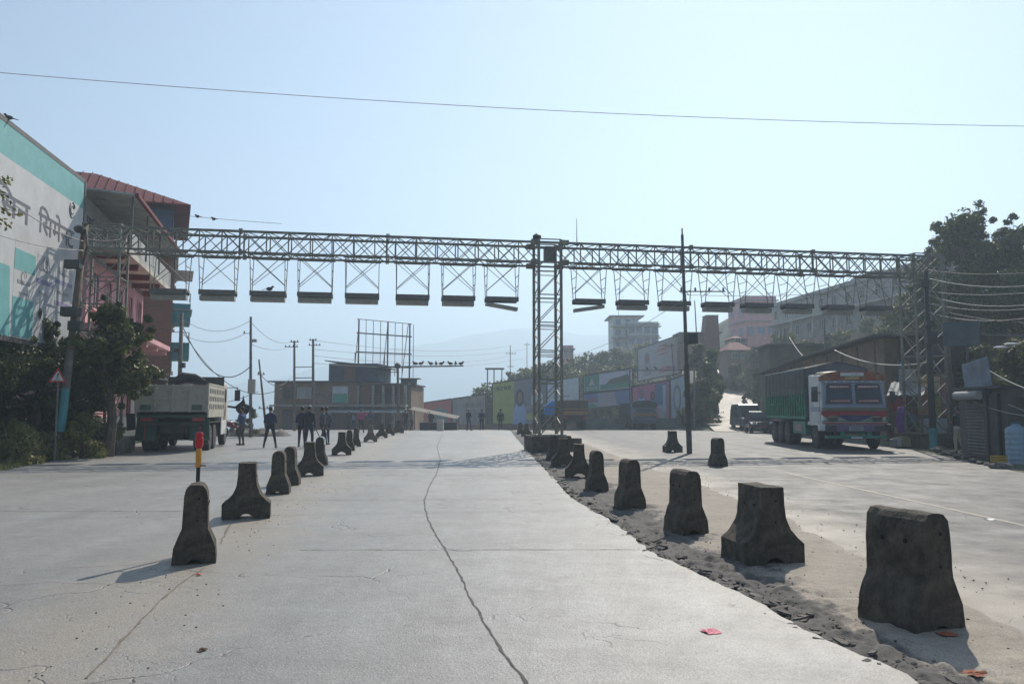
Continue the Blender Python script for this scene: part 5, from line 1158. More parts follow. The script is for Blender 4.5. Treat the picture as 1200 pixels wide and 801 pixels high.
# ------------------------------------------------------------------ buildings
def window(parent, c, w_, h_, axis='y', sgn=-1, glassm=None, fm=None, bars=0):
    """c: centre on the wall face; axis: normal axis; sgn: outward direction"""
    def B(b, du, dz, wu, wz, d0, d1):
        lo, hi = sorted((d0*sgn, d1*sgn))
        if axis == 'y': b.b2(c[0]+du-wu/2, c[0]+du+wu/2, c[1]+lo, c[1]+hi, c[2]+dz-wz/2, c[2]+dz+wz/2)
        else: b.b2(c[0]+lo, c[0]+hi, c[1]+du-wu/2, c[1]+du+wu/2, c[2]+dz-wz/2, c[2]+dz+wz/2)
    f = MB().mat(fm or m_cream)
    for du in (-w_/2, w_/2): B(f, du, 0, .08, h_+.08, 0, .07)
    for dz in (-h_/2, h_/2): B(f, 0, dz, w_-.08, .08, 0, .07)
    B(f, 0, -h_/2-.06, w_+.3, .05, 0, .16)
    for i in range(bars): B(f, (i+1)*w_/(bars+1)-w_/2, 0, .04, h_-.08, .02, .05)
    fo = f.build('window', None, parent)
    g_ = MB().mat(glassm or m_glass); B(g_, 0, 0, w_-.08, h_-.08, .004, .018); g_.build('pane', None, fo)
    return fo
def house(name, label, loc, yaw, W, Dp, H, wallm, floors, nf, ns=0, side=1, roof='flat', roofm=None, slabm=None, cat='building', winw=1.0, winh=1.2, glassm=None, parapet=.6, bars=1):
    o = empty(name, loc, yaw, label, cat)
    MB().mat(wallm).b2(0, W, 0, Dp, -3, H).build('wall', None, o)
    fh = H/floors
    for k_ in range(floors):
        for i in range(nf): window(o, ((i+.5)*W/nf, 0, fh*(k_+.55)), winw, winh, 'y', -1, glassm, None, bars)
        for i in range(ns): window(o, (W if side > 0 else 0, (i+.5)*Dp/ns, fh*(k_+.55)), winw, winh, 'x', side, glassm, None, bars)
        if slabm and k_ > 0: MB().mat(slabm).b2(-.25, W+.25, -.25, Dp+.25, fh*k_-.07, fh*k_+.07).build('floor_slab', None, o)
    if roof == 'flat':
        r_ = MB().mat(roofm or m_grey).b2(-.35, W+.35, -.35, Dp+.35, H, H+.14).build('roof', None, o)
        if parapet:
            pa_ = MB().mat(wallm)
            for q in ((0, W, 0, .12), (0, W, Dp-.12, Dp), (0, .12, .12, Dp-.12), (W-.12, W, .12, Dp-.12)): pa_.b2(*q, H+.14, H+.14+parapet)
            pa_.build('parapet', None, o)
    return o
# tall brick building with the red roof (left)
Y0 = 46; b_ = at(204, 300, Y0); ze = at(203, 241, Y0).z; W_ = 9.5
u_ = Vector((math.cos(R(23)), math.sin(R(23)), 0)); a_ = Vector((b_.x, Y0, 0))-u_*W_
o = empty('brick_tower_house', (a_.x, a_.y, 0), R(23), 'tall brick house with a dark red sheet roof and blue upper wall', 'building')
MB().mat(m_brick).b2(0, W_, 0, 9, -1, ze-3.0).build('wall', None, o)
MB().mat(m_bluew).b2(W_-3.2, W_-.1, .1, 8.5, ze-3.0, ze-.25).build('blue_room', None, o)
MB().mat(m_brown).b2(.3, W_-3.2, 1.2, 8.5, ze-3.0, ze-.3).build('loft_wall', None, o)
for x in (3.1, 4.6, 6.1): MB().bar((x, .1, ze-3), (x, .1, ze-.3), .12).build('loft_post', m_pole, o)
MB().mat(m_sheet).b2(3.2, 4.9, .05, .1, ze-2.2, ze-.5).build('pale_sheet', None, o)
MB().mat(m_grey).b2(-.2, W_+.25, -.5, 9.2, ze-3.12, ze-2.95).build('floor_slab', None, o)
zr = ze+2.6; xr1 = W_-4.6
rf = MB().mat(m_redroof); e = 1.0
v = [(-3, -.8, ze-.2), (W_+.8, -.8, ze-.05), (W_+.8, 9.6, ze-.05), (-3, 9.6, ze-.2), (-3, 4.4, zr+.1), (xr1, 4.4, zr), ]
rf.add(v+[(x, y, z-.09) for x, y, z in v], [(0, 1, 5, 4), (1, 2, 5), (2, 3, 4, 5), (0, 4, 3), (6, 10, 11, 7), (7, 11, 8), (8, 11, 10, 9), (6, 9, 10), (0, 6, 7, 1), (1, 7, 8, 2), (2, 8, 9, 3), (3, 9, 6, 0)])
rfo = rf.build('roof', None, o)
for i in range(24):
    x = -2.6+i*(W_+3)/24
    if x < xr1: MB().bar((x, -.78, ze-.12), (x, 4.4, zr+.07), .05).build('roof_rib', m_redroof, rfo)
    else:
        t = (x-xr1)/(W_+.8-xr1); MB().bar((x, -.78, ze-.02), (x, -.78+5.2*(1-t), ze-.05+(zr-ze+.1)*(1-t)), .05).build('roof_rib', m_redroof, rfo)
for x, y_, w_ in ((W_+.02, 2.5, 1.6), (W_+.02, 5.5, 1.6)):
    for z in (4.6, 7.4, 10.2): window(o, (x-.02, y_, z), 1.2, 1.3, 'x', 1)
for px_, py_, py2 in ((203, 376, 357), (203, 418, 402)):
    z0_, z1_ = at(px_, py_, Y0+1).z, at(px_, py2, Y0+1).z
    bl = MB().mat(m_teal).b2(W_, W_+1.0, .3, .38, z0_, z1_).b2(W_+.93, W_+1.0, .38, 3, z0_, z1_).b2(W_, W_+1.0, .3, 3, z0_-.15, z0_).build('balcony', None, o)
    MB().mat(m_sheet).bar((W_+.1, .3, z1_+.6), (W_+1, .3, z1_+.6), .04).bar((W_+.97, .3, z1_), (W_+.97, .3, z1_+.6), .04).bar((W_+.97, .3, z1_+.6), (W_+.97, 4, z1_+.6), .04).build('railing', None, bl)
    MB().mat(m_sheet).b2(W_+.02, W_+1.1, .2, 4.1, z1_+1.9, z1_+1.96).build('canopy', None, o)
# pink house nearer the road, long side along the road
nA = at(150, 300, 34); fA = at(187, 300, 41.5); d_ = Vector((fA.x-nA.x, fA.y-nA.y, 0)); Ld = d_.length+1.5; yaw_ = math.atan2(d_.y, d_.x)
d1 = d_.normalized(); st = Vector((nA.x, nA.y, 0))-d1*3.2-Vector((d1.y, -d1.x, 0))*.8; Ld += 2.2
o = empty('pink_house', (st.x, st.y, 0), yaw_, 'pink plastered house with projecting white balcony slabs behind the left gantry tower', 'building')
Hp = at(157, 232, 34).z-.3
MB().mat(m_pink).b2(0, Ld, .0, 6.5, 1.3, Hp-2.9).build('wall', None, o); MB().mat(m_cream).b2(0, Ld, -.15, 6.5, -.5, 1.3).build('plinth_wall', None, o)
MB().mat(m_white).b2(0, Ld-.2, .4, 6.5, Hp-2.9, Hp-.3).build('upper_wall', None, o)
zl = [4.85, 7.95]
for i, z in enumerate(zl):
    MB().mat(m_cream if i else m_pink).b2(-.2, Ld+.4, -1.35, .0, z-.10, z+.12).build('balcony_slab', None, o)
    for x in np.linspace(.4, Ld-.2, 5): MB().mat(m_redroof if i else m_pink).b2(x-.1, x+.1, -1.25, 0, z-.35, z-.10).build('slab_beam', None, o)
MB().mat(m_sheet).prism([(-1.7, Hp-.45), (-1.7, Hp-.38), (6.7, Hp+.25), (6.7, Hp+.18)], -.3, Ld+.5, lambda u, v, t: (t, u, v)).build('roof', None, o)
MB().mat(m_redroof).bar((-.3, -1.72, Hp-.42), (Ld+.5, -1.72, Hp-.42), .14).build('eave_board', None, o)
for x in (.1, 3.3, 6.6, Ld-.1): MB().mat(m_pole).bar((x, -1.5, zl[1]+.1), (x, -1.5, Hp-.4), .07).build('roof_post', None, o)
for x in np.linspace(1.2, Ld-1.1, 5):
    for z, h_ in ((3.2, 1.7), (6.4, 1.5)): window(o, (x, 0, z), 1.0, h_, 'y', -1, None, m_pink, 1)
for x in np.linspace(1.6, Ld-1.1, 5): window(o, (x, .4, Hp-1.7), 1.5, 1.4, 'y', -1, glass('glass_sky', (.10, .13, .16), .1), m_white, 2)
MB().mat(m_sheet).b2(.2, Ld, -1.3, -1.26, zl[1]+.12, zl[1]+.95).build('glass_railing', None, o)
MB().mat(m_redroof).b2(Ld-3.2, Ld-2.5, -.05, -.02, .6, 2.8).build('red_door', None, o); MB().mat(m_white).b2(Ld-2.3, Ld-1.6, -.05, -.02, .6, 2.8).build('white_door', None, o)
MB().mat(m_sheet).prism([(-2.2, 2.95), (-2.2, 3.02), (0, 3.5), (0, 3.42)], Ld-4, Ld+2.5, lambda u, v, t: (t, u, v)).build('awning', None, o)
MB().mat(m_roofg).b2(Ld, Ld+2.2, -1.2, 3, -1, 3.3).build('lean_to', None, o)
o = MB().mat(m_cream).b2(-.5, .5, -.4, .4, -.1, .62).build('concrete_block', None, None, at(138, 516, 30.8)*1, bevel=.04); o.location.z = .0; tag(o, 'pale concrete block at the roadside beside the bushes and the left tower', 'block')

# brick shop house with the empty billboard scaffold
Y0 = 76; zb_ = base(Y0)-.6; X = lambda px: at(px, 480, Y0).x; Z = lambda py: at(400, py, Y0).z
x0 = X(321)
o = empty('brick_shop_house', (x0, Y0, 0), R(-4), 'two-storey brown brick shop house with a blue rooftop room and a green shop board', 'building')
l = lambda px: X(px)-x0
MB().mat(m_brown).b2(0, l(419), 0, 9, zb_, Z(447)-.1).build('wall', None, o)
MB().mat(m_brick).b2(l(419), l(438), .4, 9, zb_, Z(448)).build('red_wall', None, o)
MB().mat(m_brown).b2(l(438), l(478), 2.2, 9, zb_, Z(450)-.1).build('wall', None, o)
MB().mat(m_roofg).b2(-.4, l(420), -.8, 9.3, Z(447)-.05, Z(446.3)).b2(l(420)+.01, l(480), .0, 9.2, Z(450)-.05, Z(449)).build('roof', None, o)
MB().mat(m_bluew).b2(l(380), l(440), 1.5, 7, Z(446), Z(425)).build('rooftop_room', None, o); MB().mat(m_brick).b2(l(399), l(412), 1.4, 1.5, Z(446), Z(426)).build('brick_patch', None, o)
MB().mat(m_roofg).prism([(l(378), Z(422.5)), (l(448), Z(430)), (l(448), Z(429)), (l(378), Z(421.5))], .6, 7.6, lambda u, v, t: (u, t, v)).build('rooftop_sheet', None, o)
MB().mat(m_grey).b2(-.05, l(480), -1.1, .02, Z(475)-.08, Z(475)+.08).build('balcony_slab', None, o)
for px_ in (420, 438, 450, 462, 476): MB().mat(m_grey).b2(l(px_)-.12, l(px_)+.12, .1, .34, zb_, Z(450)-.1).build('column', None, o)
rl_ = MB().mat(m_pole)
for k_ in range(3): rl_.bar((l(438), -.9, Z(474)+.3+.3*k_), (l(478), -.9, Z(474)+.3+.3*k_), .04)
for px_ in np.linspace(438, 478, 9): rl_.bar((l(px_), -.9, Z(475)), (l(px_), -.9, Z(474)+.9), .04)
rl_.build('railing', None, o)
for px_, ww in ((337, .9), (344, .5)): window(o, (l(px_), 0, Z(460)), ww, 1.15, 'y', -1, m_dark, m_wood)
window(o, (l(357), 0, Z(460)), 1.3, .95, 'y', -1, P('pale_pane', (.30, .33, .34), .3), m_cream, 1)
for px_ in (447, 457): window(o, (l(px_), 2.2, Z(462)), .9, 1.3, 'y', -1, m_dark, m_wood)
sb = MB().mat(m_sky).b2(l(391), l(409), -.12, -.02, Z(472), Z(452.5)).build('shop_board', None, o); MB().mat(P('board_green', (.10, .35, .26), .6)).b2(l(391.5), l(408.5), -.14, -.125, Z(471.5), Z(461)).build('board_field', None, sb)
for i, px_ in enumerate(np.linspace(325, 414, 8)):
    mm = [m_brown, m_roofg, m_wood, m_roofg, m_brick, m_roofg, m_brown, m_wood][i]; MB().mat(mm).b2(l(px_)-.45, l(px_)+.45, -.06, -.01, zb_, Z(480)).build('shutter', None, o)
MB().mat(m_sheet).prism([(-2.0, Z(479)-.35), (-2.0, Z(479)-.28), (0, Z(479)+.05), (0, Z(479)-.02)], l(385), l(478), lambda u, v, t: (t, u, v)).build('awning', m_roofg, o)
MB().mat(m_brick).b2(l(421), l(440), -.3, .3, zb_, Z(490)).build('front_wall', None, o)
# scaffold
o = empty('billboard_scaffold', (X(413), Y0+2.5, Z(447)), R(-4), 'empty steel billboard scaffold standing on the brick shop house roof', 'scaffold')
Ws = X(476)-X(413); zt_a = Z(370)-Z(447); b = MB().mat(m_pole)
for i in range(8):
    u = i/7; b.bar((u*Ws, 0, 0 if i in (0, 4, 7) else .6), (u*Ws, 0, zt_a-.55*u), .13 if i in (0, 4, 7) else .05)
b.bar((Ws+.35, .1, -.2), (Ws+.35, .1, zt_a-.6), .05)
for v_, th_ in ((1, .06), (.78, .12), (.48, .12), (.25, .10)): b.bar((-.2, 0, zt_a*v_), (Ws+.2, 0, (zt_a*v_-.55*v_)), th_)
for u in (0, .57, .97): b.bar((u*Ws, 0, zt_a*.92), (u*Ws-1.3, 3.0, 0), .06)
for u in (-.08, .50): b.bar((u*Ws, .3, 0), (u*Ws, .3, zt_a*.48), .08)
b.build('steel_frame', None, o)
# spiral stair / antennas at right end of the roof
o = empty('rooftop_shed', (X(470), Y0+1, Z(450)), 0, 'small cluttered rooftop shed at the right end of the brick shop house', 'shed')
MB().mat(m_roofg).b2(-.2, 1.2, 0, 1.4, 0, .55).build('wall', None, o); MB().mat(m_brown).b2(-.5, 1.6, -.3, 1.8, .55, .62).build('roof', None, o)
# market shed
o = empty('market_shed', (at(480, 490, 66).x, 66, base(66)), 0, 'low open market shed with a pale tin roof beyond the left row', 'shed')
g = MB(); g.mat(M('shed_tin', (.10, .09, .08), .8, .3, 2, dirt=RUST)); g.grid(list(np.linspace(0, 4, 40)), [-.6, 2.6], lambda x, y: (x, y, 1.85-.2*x-.1+.07*(y+.6)+.02*math.sin(x*30))); g.build('roof', None, o)
for x, z in ((.1, 1.88), (1.6, 1.55), (3.9, 1.06)):
    for y in (.1, 2.5): MB().mat(m_wood).bar((x, y, 0), (x, y, z), .08).build('post', None, o)
MB().mat(m_boxd).b2(.8, 3.9, .3, 2.0, 0, .65).build('counter', None, o)
o = MB().mat(m_cream).b2(0, .5, 0, .5, 0, .9).build('stone_pillar', None, None, (at(512, 490, 62).x, 62, base(62)), bevel=.03); tag(o, 'short pale stone pillar at the right end of the market shed', 'pillar')

# houses on the hill
def hill_house(px0, px1, py_base, py_top, Y, label, wallm, floors, nf, ns, slabm=None, yaw=0, Dp=9, name='hill_house', side=-1, **k):
    a, c = at(px0, py_base, Y), at(px1, py_base, Y); H = at(px0, py_top, Y).z-a.z
    return house(name, label, (a.x, Y, a.z), R(yaw), (c-a).length, Dp, H, wallm, floors, nf, ns, side, slabm=slabm, **k)
h1 = hill_house(736, 772, 407, 380, 158, 'white multi-storey house with long balconies on top of the green hill', m_white, 2, 4, 0, m_grey, glassm=m_bl, name='white_hill_house', winw=1.1, winh=1.3, parapet=.4)
MB().mat(m_white).b2(-2.8, 2.2, 1, 9, -3, 6.3).build('stair_tower', None, h1); MB().mat(m_grey).b2(-3.6, 3.4, .2, 9.6, 6.3, 6.5).build('tower_roof', None, h1)
for z in (1.9, 4.2): MB().mat(m_grey).b2(-3.3, 6.6, -.6, 1, z-.06, z+.08).build('balcony_slab', None, h1)
for x_ in (-1.8, .2):
    for z in (.8, 3.1, 5.2): window(h1, (x_, 1, z), .9, 1.0, 'y', -1, m_bl)
MB().mat(m_pole).tube((-1.6, 1.5, 6.4), (-1.6, 1.5, 7.6), .04).build('antenna', None, h1)
# narrow brick tower and its shed
a = at(826, 400, 100); o = empty('brick_tower', (a.x, 100, a.z-1), 0, 'narrow tapering brick tower standing above the dark tree', 'tower')
wtop, wbot = at(841, 372, 100).x-at(828, 372, 100).x, at(843.5, 400, 100).x-at(823, 400, 100).x; ht = at(830, 370, 100).z-a.z+1
MB().mat(m_brick).prism([(-.3, 0), (wbot-.3, 0), (wtop+.35, ht), (.25, ht)], 0, 2.0, lambda u, v, t: (u, t, v)).build('wall', None, o); MB().mat(m_grey).b2(.2, wtop+.4, -.05, 2.05, ht, ht+.12).build('cap', None, o)
o = house('hill_shed', 'low dark shed left of the narrow brick tower', (at(799, 400, 101).x, 101, at(800, 405, 101).z), 0, at(843, 400, 101).x-at(799, 400, 101).x, 4, 1.6, m_brown, 1, 2, 0, -1, roofm=m_roofg, parapet=0, winw=.6, winh=.6)
# pink house and long terrace on the right hill
hill_house(874, 912, 400, 352, 128, 'pink flat-roofed house at the left end of the long hillside building', m_pink, 2, 3, 2, m_grey, yaw=4, Dp=8, name='pink_hill_house', glassm=m_bl, winw=1.2, winh=1.2)
a, c = at(905, 405, 120), at(1085, 400, 84)
d_ = Vector((c.x-a.x, c.y-a.y)); hL = d_.length; Ht = at(905, 361, 120).z-a.z
o = house('long_hillside_building', 'long grey two-storey terrace building on the slope above the brown shed', (a.x, a.y, a.z), math.atan2(d_.y, d_.x), hL, 9, Ht, m_grey, 2, 11, 0, -1, slabm=m_cream, parapet=.5, glassm=m_dark, winw=1.2, winh=1.4)
for i in range(6): MB().mat(m_cream).b2(2+i*hL/6, 2.3+i*hL/6, -1.0, -.6, -2, Ht/2).build('column', None, o)
MB().mat(m_cream).b2(0, hL, -1.3, -.25, Ht/2-.1, Ht/2+.1).build('terrace_slab', None, o)
lr = MB().mat(m_brown).b2(0, hL, -2.2, -2.0, -2.5, -.2).build('retaining_wall', None, o)
q = at(1000, 352, 100); o = empty('roof_flag', (q.x, 101, q.z-1.2), 0, 'small red pennant on a pole above the long hillside building', 'flag'); MB().mat(m_pole).tube((0, 0, 0), (0, 0, 2.6), .04).build('pole', None, o)
MB().mat(P('flag_red', (.5, .03, .03), .7)).prism([(0, 2.5), (.9, 1.2), (.1, 1.1)], 0, .03, lambda u, v, t: (u, t+.08*math.sin(u*6), v)).build('cloth', None, o)
hill_house(1026, 1062, 345, 322, 112, 'pale apartment house half hidden behind the big tree at right', m_cream, 2, 3, 1, m_grey, yaw=0, Dp=8, name='tree_side_house', glassm=m_dark)
# red roofed houses near the hill road
for px0, px1, pyb, pyt, Y, l_ in ((853, 880, 420, 402, 112, 'low house with a dark red roof above the hill road, lower one'), (860, 876, 400, 393, 120, 'small red-roofed hut higher up beside the pink hill house')):
    a, c = at(px0, pyb, Y), at(px1, pyb, Y); W_ = c.x-a.x; H_ = at(px0, pyt, Y).z-a.z
    o = empty('red_roof_house', (a.x, Y, a.z), 0, l_, 'building'); MB().mat(m_brown).b2(0, W_, 0, 5, -3, H_*.6).build('wall', None, o)
    MB().mat(m_redroof).add([(-.4, -.5, H_*.55), (W_+.4, -.5, H_*.55), (W_+.4, 5.5, H_*.55), (-.4, 5.5, H_*.55), (W_*.3, 2.5, H_*1.15), (W_*.7, 2.5, H_*1.15)], [(0, 1, 5, 4), (1, 2, 5), (2, 3, 4, 5), (3, 0, 4), (0, 3, 2, 1)]).build('roof', None, o)
    window(o, (W_*.3, 0, H_*.2), .8, .7); window(o, (W_*.7, 0, H_*.2), .8, .7)
# small house and viewing platform left of the gantry tower
hill_house(660, 672, 418, 409, 150, 'small pinkish house among the trees above the posters', m_pink, 1, 2, 0, m_grey, name='tree_house', winw=.7, winh=.8)
a = at(571, 462, 105); o = empty('lookout_frame', (a.x, 105, a.z), 0, 'small open lookout platform on the slope above the green poster', 'platform')
wf = at(588, 462, 105).x-a.x; hf = at(571, 432, 105).z-a.z
for x in (0, wf*.45, wf):
    for y in (0, 2): MB().mat(m_pole).bar((x, y, -2), (x, y, hf), .10).build('post', None, o)
MB().mat(m_roofg).b2(-.3, wf+.3, -.3, 2.3, hf, hf+.12).build('roof', None, o); MB().mat(m_brown).b2(-.1, wf+.1, -.1, 2.1, hf*.42, hf*.42+.1).build('deck', None, o)

# brown shed row behind the cargo truck
fa, na = at(897, 440, 62), at(1037, 440, 41.0)
d_ = Vector((na.x-fa.x, na.y-fa.y)); hL = d_.length; yaw_ = math.atan2(d_.y, d_.x)
o = empty('brown_shed', (fa.x, fa.y, 0), yaw_, 'long brown shed with a sloping tin roof behind the cargo truck', 'shed')
zf, zn = at(897, 437, 62).z, at(1037, 395, 41).z
MB().mat(m_brown).prism([(0, -.5), (hL, -.5), (hL, zn), (hL*.50, zf+(zn-zf)*.57), (0, zf)], 0, 6, lambda u, v, t: (u, t, v)).build('wall', None, o)
MB().mat(m_roofg).prism([(-.5, zf-.12), (hL*.5, zf+(zn-zf)*.57+.03), (hL+.3, zn+.03), (hL+.3, zn+.12), (hL*.5, zf+(zn-zf)*.57+.12), (-.5, zf-.03)], -.7, 6.5, lambda u, v, t: (u, t, v)).build('roof', None, o)
for u in np.linspace(.08, .95, 9): MB().mat(m_wood).b2(hL*u-.05, hL*u+.05, -.04, 0, 0, zf+(zn-zf)*min(u*1.14, .57+(u-.5)*.86)-.1).build('wall_batten', None, o)
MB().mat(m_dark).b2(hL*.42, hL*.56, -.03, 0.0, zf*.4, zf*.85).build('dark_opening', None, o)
MB().mat(m_roofg).prism([(hL, zn), (hL, zn+.1), (hL+.1, zn+.1)], 0, 0.01, lambda u, v, t: (u, t, v)).build('ridge_end', None, o)
o = house('green_hut', 'small flat-roofed hut at the foot of the slope behind the brown shed', (at(903, 440, 66).x, 66, 1.0), R(-4), 4.6, 4, at(900, 405, 66).z-1.0, m_olive, 1, 2, 0, -1, roofm=m_roofg, parapet=0, winw=.8, winh=1.3)
# dark gable shed between shed and right tower
a, c = at(1040, 440, 42), at(1082, 440, 39)
o = empty('dark_gable_shed', (a.x, a.y, 0), math.atan2(c.y-a.y, c.x-a.x), 'dark shed with a blue sheet wall beside the right gantry tower', 'shed'); Wg = math.hypot(c.x-a.x, c.y-a.y); hg = at(1040, 396, 42).z
MB().mat(M('shed_dark_wall', (.07, .06, .05), .9, .4, 1)).prism([(0, -.5), (Wg, -.5), (Wg, hg*.96), (0, hg)], 0, 5, lambda u, v, t: (u, t, v)).build('wall', None, o); MB().mat(m_roofg).prism([(-.3, hg+.1), (Wg+.3, hg*.96+.05), (Wg+.3, hg*.96+.15), (-.3, hg+.2)], -.5, 5.5, lambda u, v, t: (u, t, v)).build('roof', None, o)
z0_, z1_ = at(1045, 446, 42).z, at(1045, 425, 42).z; MB().mat(m_bluesheet).b2(.15, 1.3, -.06, -.01, z0_, z1_).build('blue_sheet', None, o)

# stalls beside the right tower
a = at(1045, 462, 36.6); c = at(1076, 452, 36.0)
o = empty('tin_stall', (a.x, a.y, .1), math.atan2(c.y-a.y, c.x-a.x), 'small stall with corrugated awning, red cloth and purple sacks left of the right tower', 'stall'); Ws = math.hypot(c.x-a.x, c.y-a.y)
za, zc = a.z-.1, c.z-.1
g = MB(); g.mat(m_sheet); g.grid(list(np.linspace(-.1, Ws+.3, 40)), [0, 1], lambda x, y: (x, -.9+y*1.7, za-.05+y*.65+.03*math.sin(x*28))); g.build('awning', None, o)
MB().mat(m_sheet).b2(Ws-.75, Ws-.05, -.2, -.14, za+.1, za+1.15).build('upright_sheet', None, o)
MB().mat(m_brown).b2(-.2, Ws+.2, .85, 1.0, 0, za+.5).build('back_wall', None, o)
for x in (0, Ws): MB().mat(m_wood).bar((x, -.85, 0), (x, -.85, za-.05), .07).build('post', None, o)
g = MB(); g.mat(P('cloth_red', (.28, .03, .03), .85)); g.grid(list(np.linspace(0, Ws*.65, 30)), [0, .5, 1], lambda x, z: (x, -.7+.04*math.sin(x*15+z), za-.75+z*.6)); g.build('red_cloth', None, o)
MB().mat(m_cream).b2(.1, Ws*.5, -.4, .4, 0, .75).build('counter', None, o)
q = at(1056, 495, 35); o = MB().mat(P('sack_violet', (.20, .06, .34), .8)); o.path([(0, 0, -.75), (.05, 0, -.4), (0, .03, 0), (.04, 0, .4), (0, 0, .7)], [.12, .2, .23, .2, .1], 10); o = o.build('purple_curtain', None, None, (q.x, q.y, q.z), smooth=True); tag(o, 'purple cloth bundle hanging at the stall beside the cargo truck', 'cloth bundle')
rr = random.Random(3)
for i in range(7):
    q = at(1050+i*5, 517, 34.5-.1*i); s_ = rr.uniform(.16, .26)
    o = MB().mat(P('goods', rr.choice([(.5, .5, .5), (.3, .35, .4), (.1, .12, .2), (.35, .3, .2)]), .7)).b2(-s_, s_, -s_, s_, 0, s_*1.7).build('stall_box', None, None, (q.x, q.y, gz(q.x, q.y)+.06), rr.uniform(0, 1), bevel=.02)
    tag(o, ['first', 'second', 'third', 'fourth', 'fifth', 'sixth', 'seventh'][i]+' small goods box from the cargo truck along the stall front', 'box', 'goods boxes at the stall')
# yellow and pink poster sheets behind the right tower
a, c = at(1074, 480, 36.4), at(1116, 480, 35.6)
o = empty('poster_screen', (a.x, a.y, 0), math.atan2(c.y-a.y, c.x-a.x), 'yellow, cream and pink poster screen behind the legs of the right tower', 'screen'); Wq = math.hypot(c.x-a.x, c.y-a.y)
z_ = lambda py: at(1090, py, 36).z
MB().mat(m_brown).b2(-.1, Wq+.1, .05, .15, 0, z_(438)).build('backing', None, o)
cols = [P('sheet_yellow', (.50, .33, .12), .6), P('sheet_cream', (.50, .38, .24), .6), P('sheet_rose', (.42, .18, .16), .6), P('sheet_amber', (.48, .22, .10), .6), P('sheet_lime', (.42, .38, .12), .6), P('sheet_pink', (.40, .18, .24), .6)]
for i, (u0, u1, ya, yb) in enumerate(((0, .42, 441, 462), (.42, .72, 441, 462), (.72, 1, 441, 458), (0, .42, 463, 486), (.42, .72, 463, 486), (.72, 1, 459, 486))):
    MB().mat(cols[i]).b2(u0*Wq, u1*Wq-.04, .0, .04, z_(yb), z_(ya)).build('poster_sheet', None, o)
MB().mat(m_sky).b2(.2*Wq, .9*Wq, -.3, .0, .3, z_(490)).build('pale_crates', None, o)
# shutter shop on the right edge
P0, P1 = gnd(1128, 537), gnd(1172, 542)
d_ = Vector((P1.x-P0.x, P1.y-P0.y)); L_ = d_.length; yaw_ = math.atan2(d_.y, d_.x)
o = empty('shutter_shop', (P0.x, P0.y, .02), yaw_, 'dark little shop with a closed roller shutter and rolled awning at the right roadside', 'shop')
MB().mat(m_roofg).b2(-.3, L_+.3, .12, 3.0, -.1, 2.25).build('wall', None, o); MB().mat(m_dark).b2(-.4, L_+.4, -.1, 3.2, 2.25, 2.33).build('roof', None, o)
g = MB(); g.mat(M('shutter_steel', (.10, .10, .095), .55, .25, 3, dirt=RUST)); g.grid([.25, L_*.62], list(np.linspace(0, 1.85, 100)), lambda x, z: (x, .07+.02*math.sin(z*60), z+.1)); g.build('roller_shutter', None, o)
MB().mat(m_sheet).tube((.05, -.14, 2.06), (L_*.68, -.14, 2.06), .14, .14, 14).build('rolled_awning', None, o)
MB().mat(m_boxd).b2(L_*.68, L_*.76, -.05, .3, 0, 2.25).build('post', None, o)
MB().mat(m_dark).b2(L_*.78, L_, .0, .1, .0, 2.1).build('dark_opening', None, o)
q = at(1141, 441, P0.y+(P1.y-P0.y)*.45); o = empty('tilted_board', (q.x, q.y, 0), yaw_+R(6), 'tilted weathered blue-grey sign board above the shutter shop', 'sign board')
MB().mat(M('board_bluegrey', (.20, .25, .30), .6, .3, 1.5, dirt=RUST, dirt_amt=.5)).box((0, .1, q.z), (1.25, .06, 1.05), M=Matrix.Rotation(R(-9), 3, 'Y')).build('panel', None, o)
for x in (-.4, .4): MB().mat(m_pole).bar((x, .25, 2.5), (x, .2, q.z+.3), .05).build('post', None, o)
q = at(1126, 391, 31); o = empty('grey_notice_board', (q.x, q.y, 0), R(-20), 'dark grey-green board on a post between the right tower and the big tree', 'sign board'); MB().mat(M('board_slate', (.09, .11, .12), .7, .2, 1.5)).box((0, 0, q.z), (1.25, .06, .95)).build('panel', None, o); MB().mat(m_pole).bar((.2, .08, 0), (.2, .08, q.z), .08).build('post', None, o)
# street lamps under the tree
for px_, py_, l_, s_ in ((1173, 407, 'white twin lamp head hanging before the dark tree, left one', -1), (1186, 403, 'white lamp head before the dark tree, right one', 1)):
    q = at(px_, py_, 27); o = empty('street_lamp', (q.x, q.y, 0), R(-10), l_, 'street lamp')
    MB().mat(m_whitep).ell((0, 0, q.z), (.26, .1, .05), 12, 6).build('lamp_head', None, o); MB().mat(m_pole).bar((s_*.1, .1, q.z), (s_*.9+.3, .3, q.z-.9), .03).tube((.5+s_*.7, .3, 0), (.5+s_*.7, .3, q.z-.8), .05).build('arm', None, o)
# plank shed at the right edge
P2, P3 = gnd(1178, 540), gnd(1290, 548)
d_ = Vector((P3.x-P2.x, P3.y-P2.y)); L_ = d_.length
o = empty('plank_shed', (P2.x+.1, P2.y+.2, 0), math.atan2(d_.y, d_.x), 'dark plank shed with a low tin roof at the right edge', 'shed')
for i in range(12): MB().mat(m_wood if i % 3 else m_brown).b2(i*L_/12+.005, (i+1)*L_/12-.01, 0, .05+.02*(i % 2), -.1, 2.0).build('plank', None, o)
MB().mat(m_brown).b2(0, L_, .3, 3, -.1, 1.95).build('wall', None, o)
MB().mat(m_roofg).prism([(-.7, 1.98), (-.7, 2.05), (3.2, 2.5), (3.2, 2.43)], -.3, L_+.3, lambda u, v, t: (t, u, v)).build('roof', None, o)
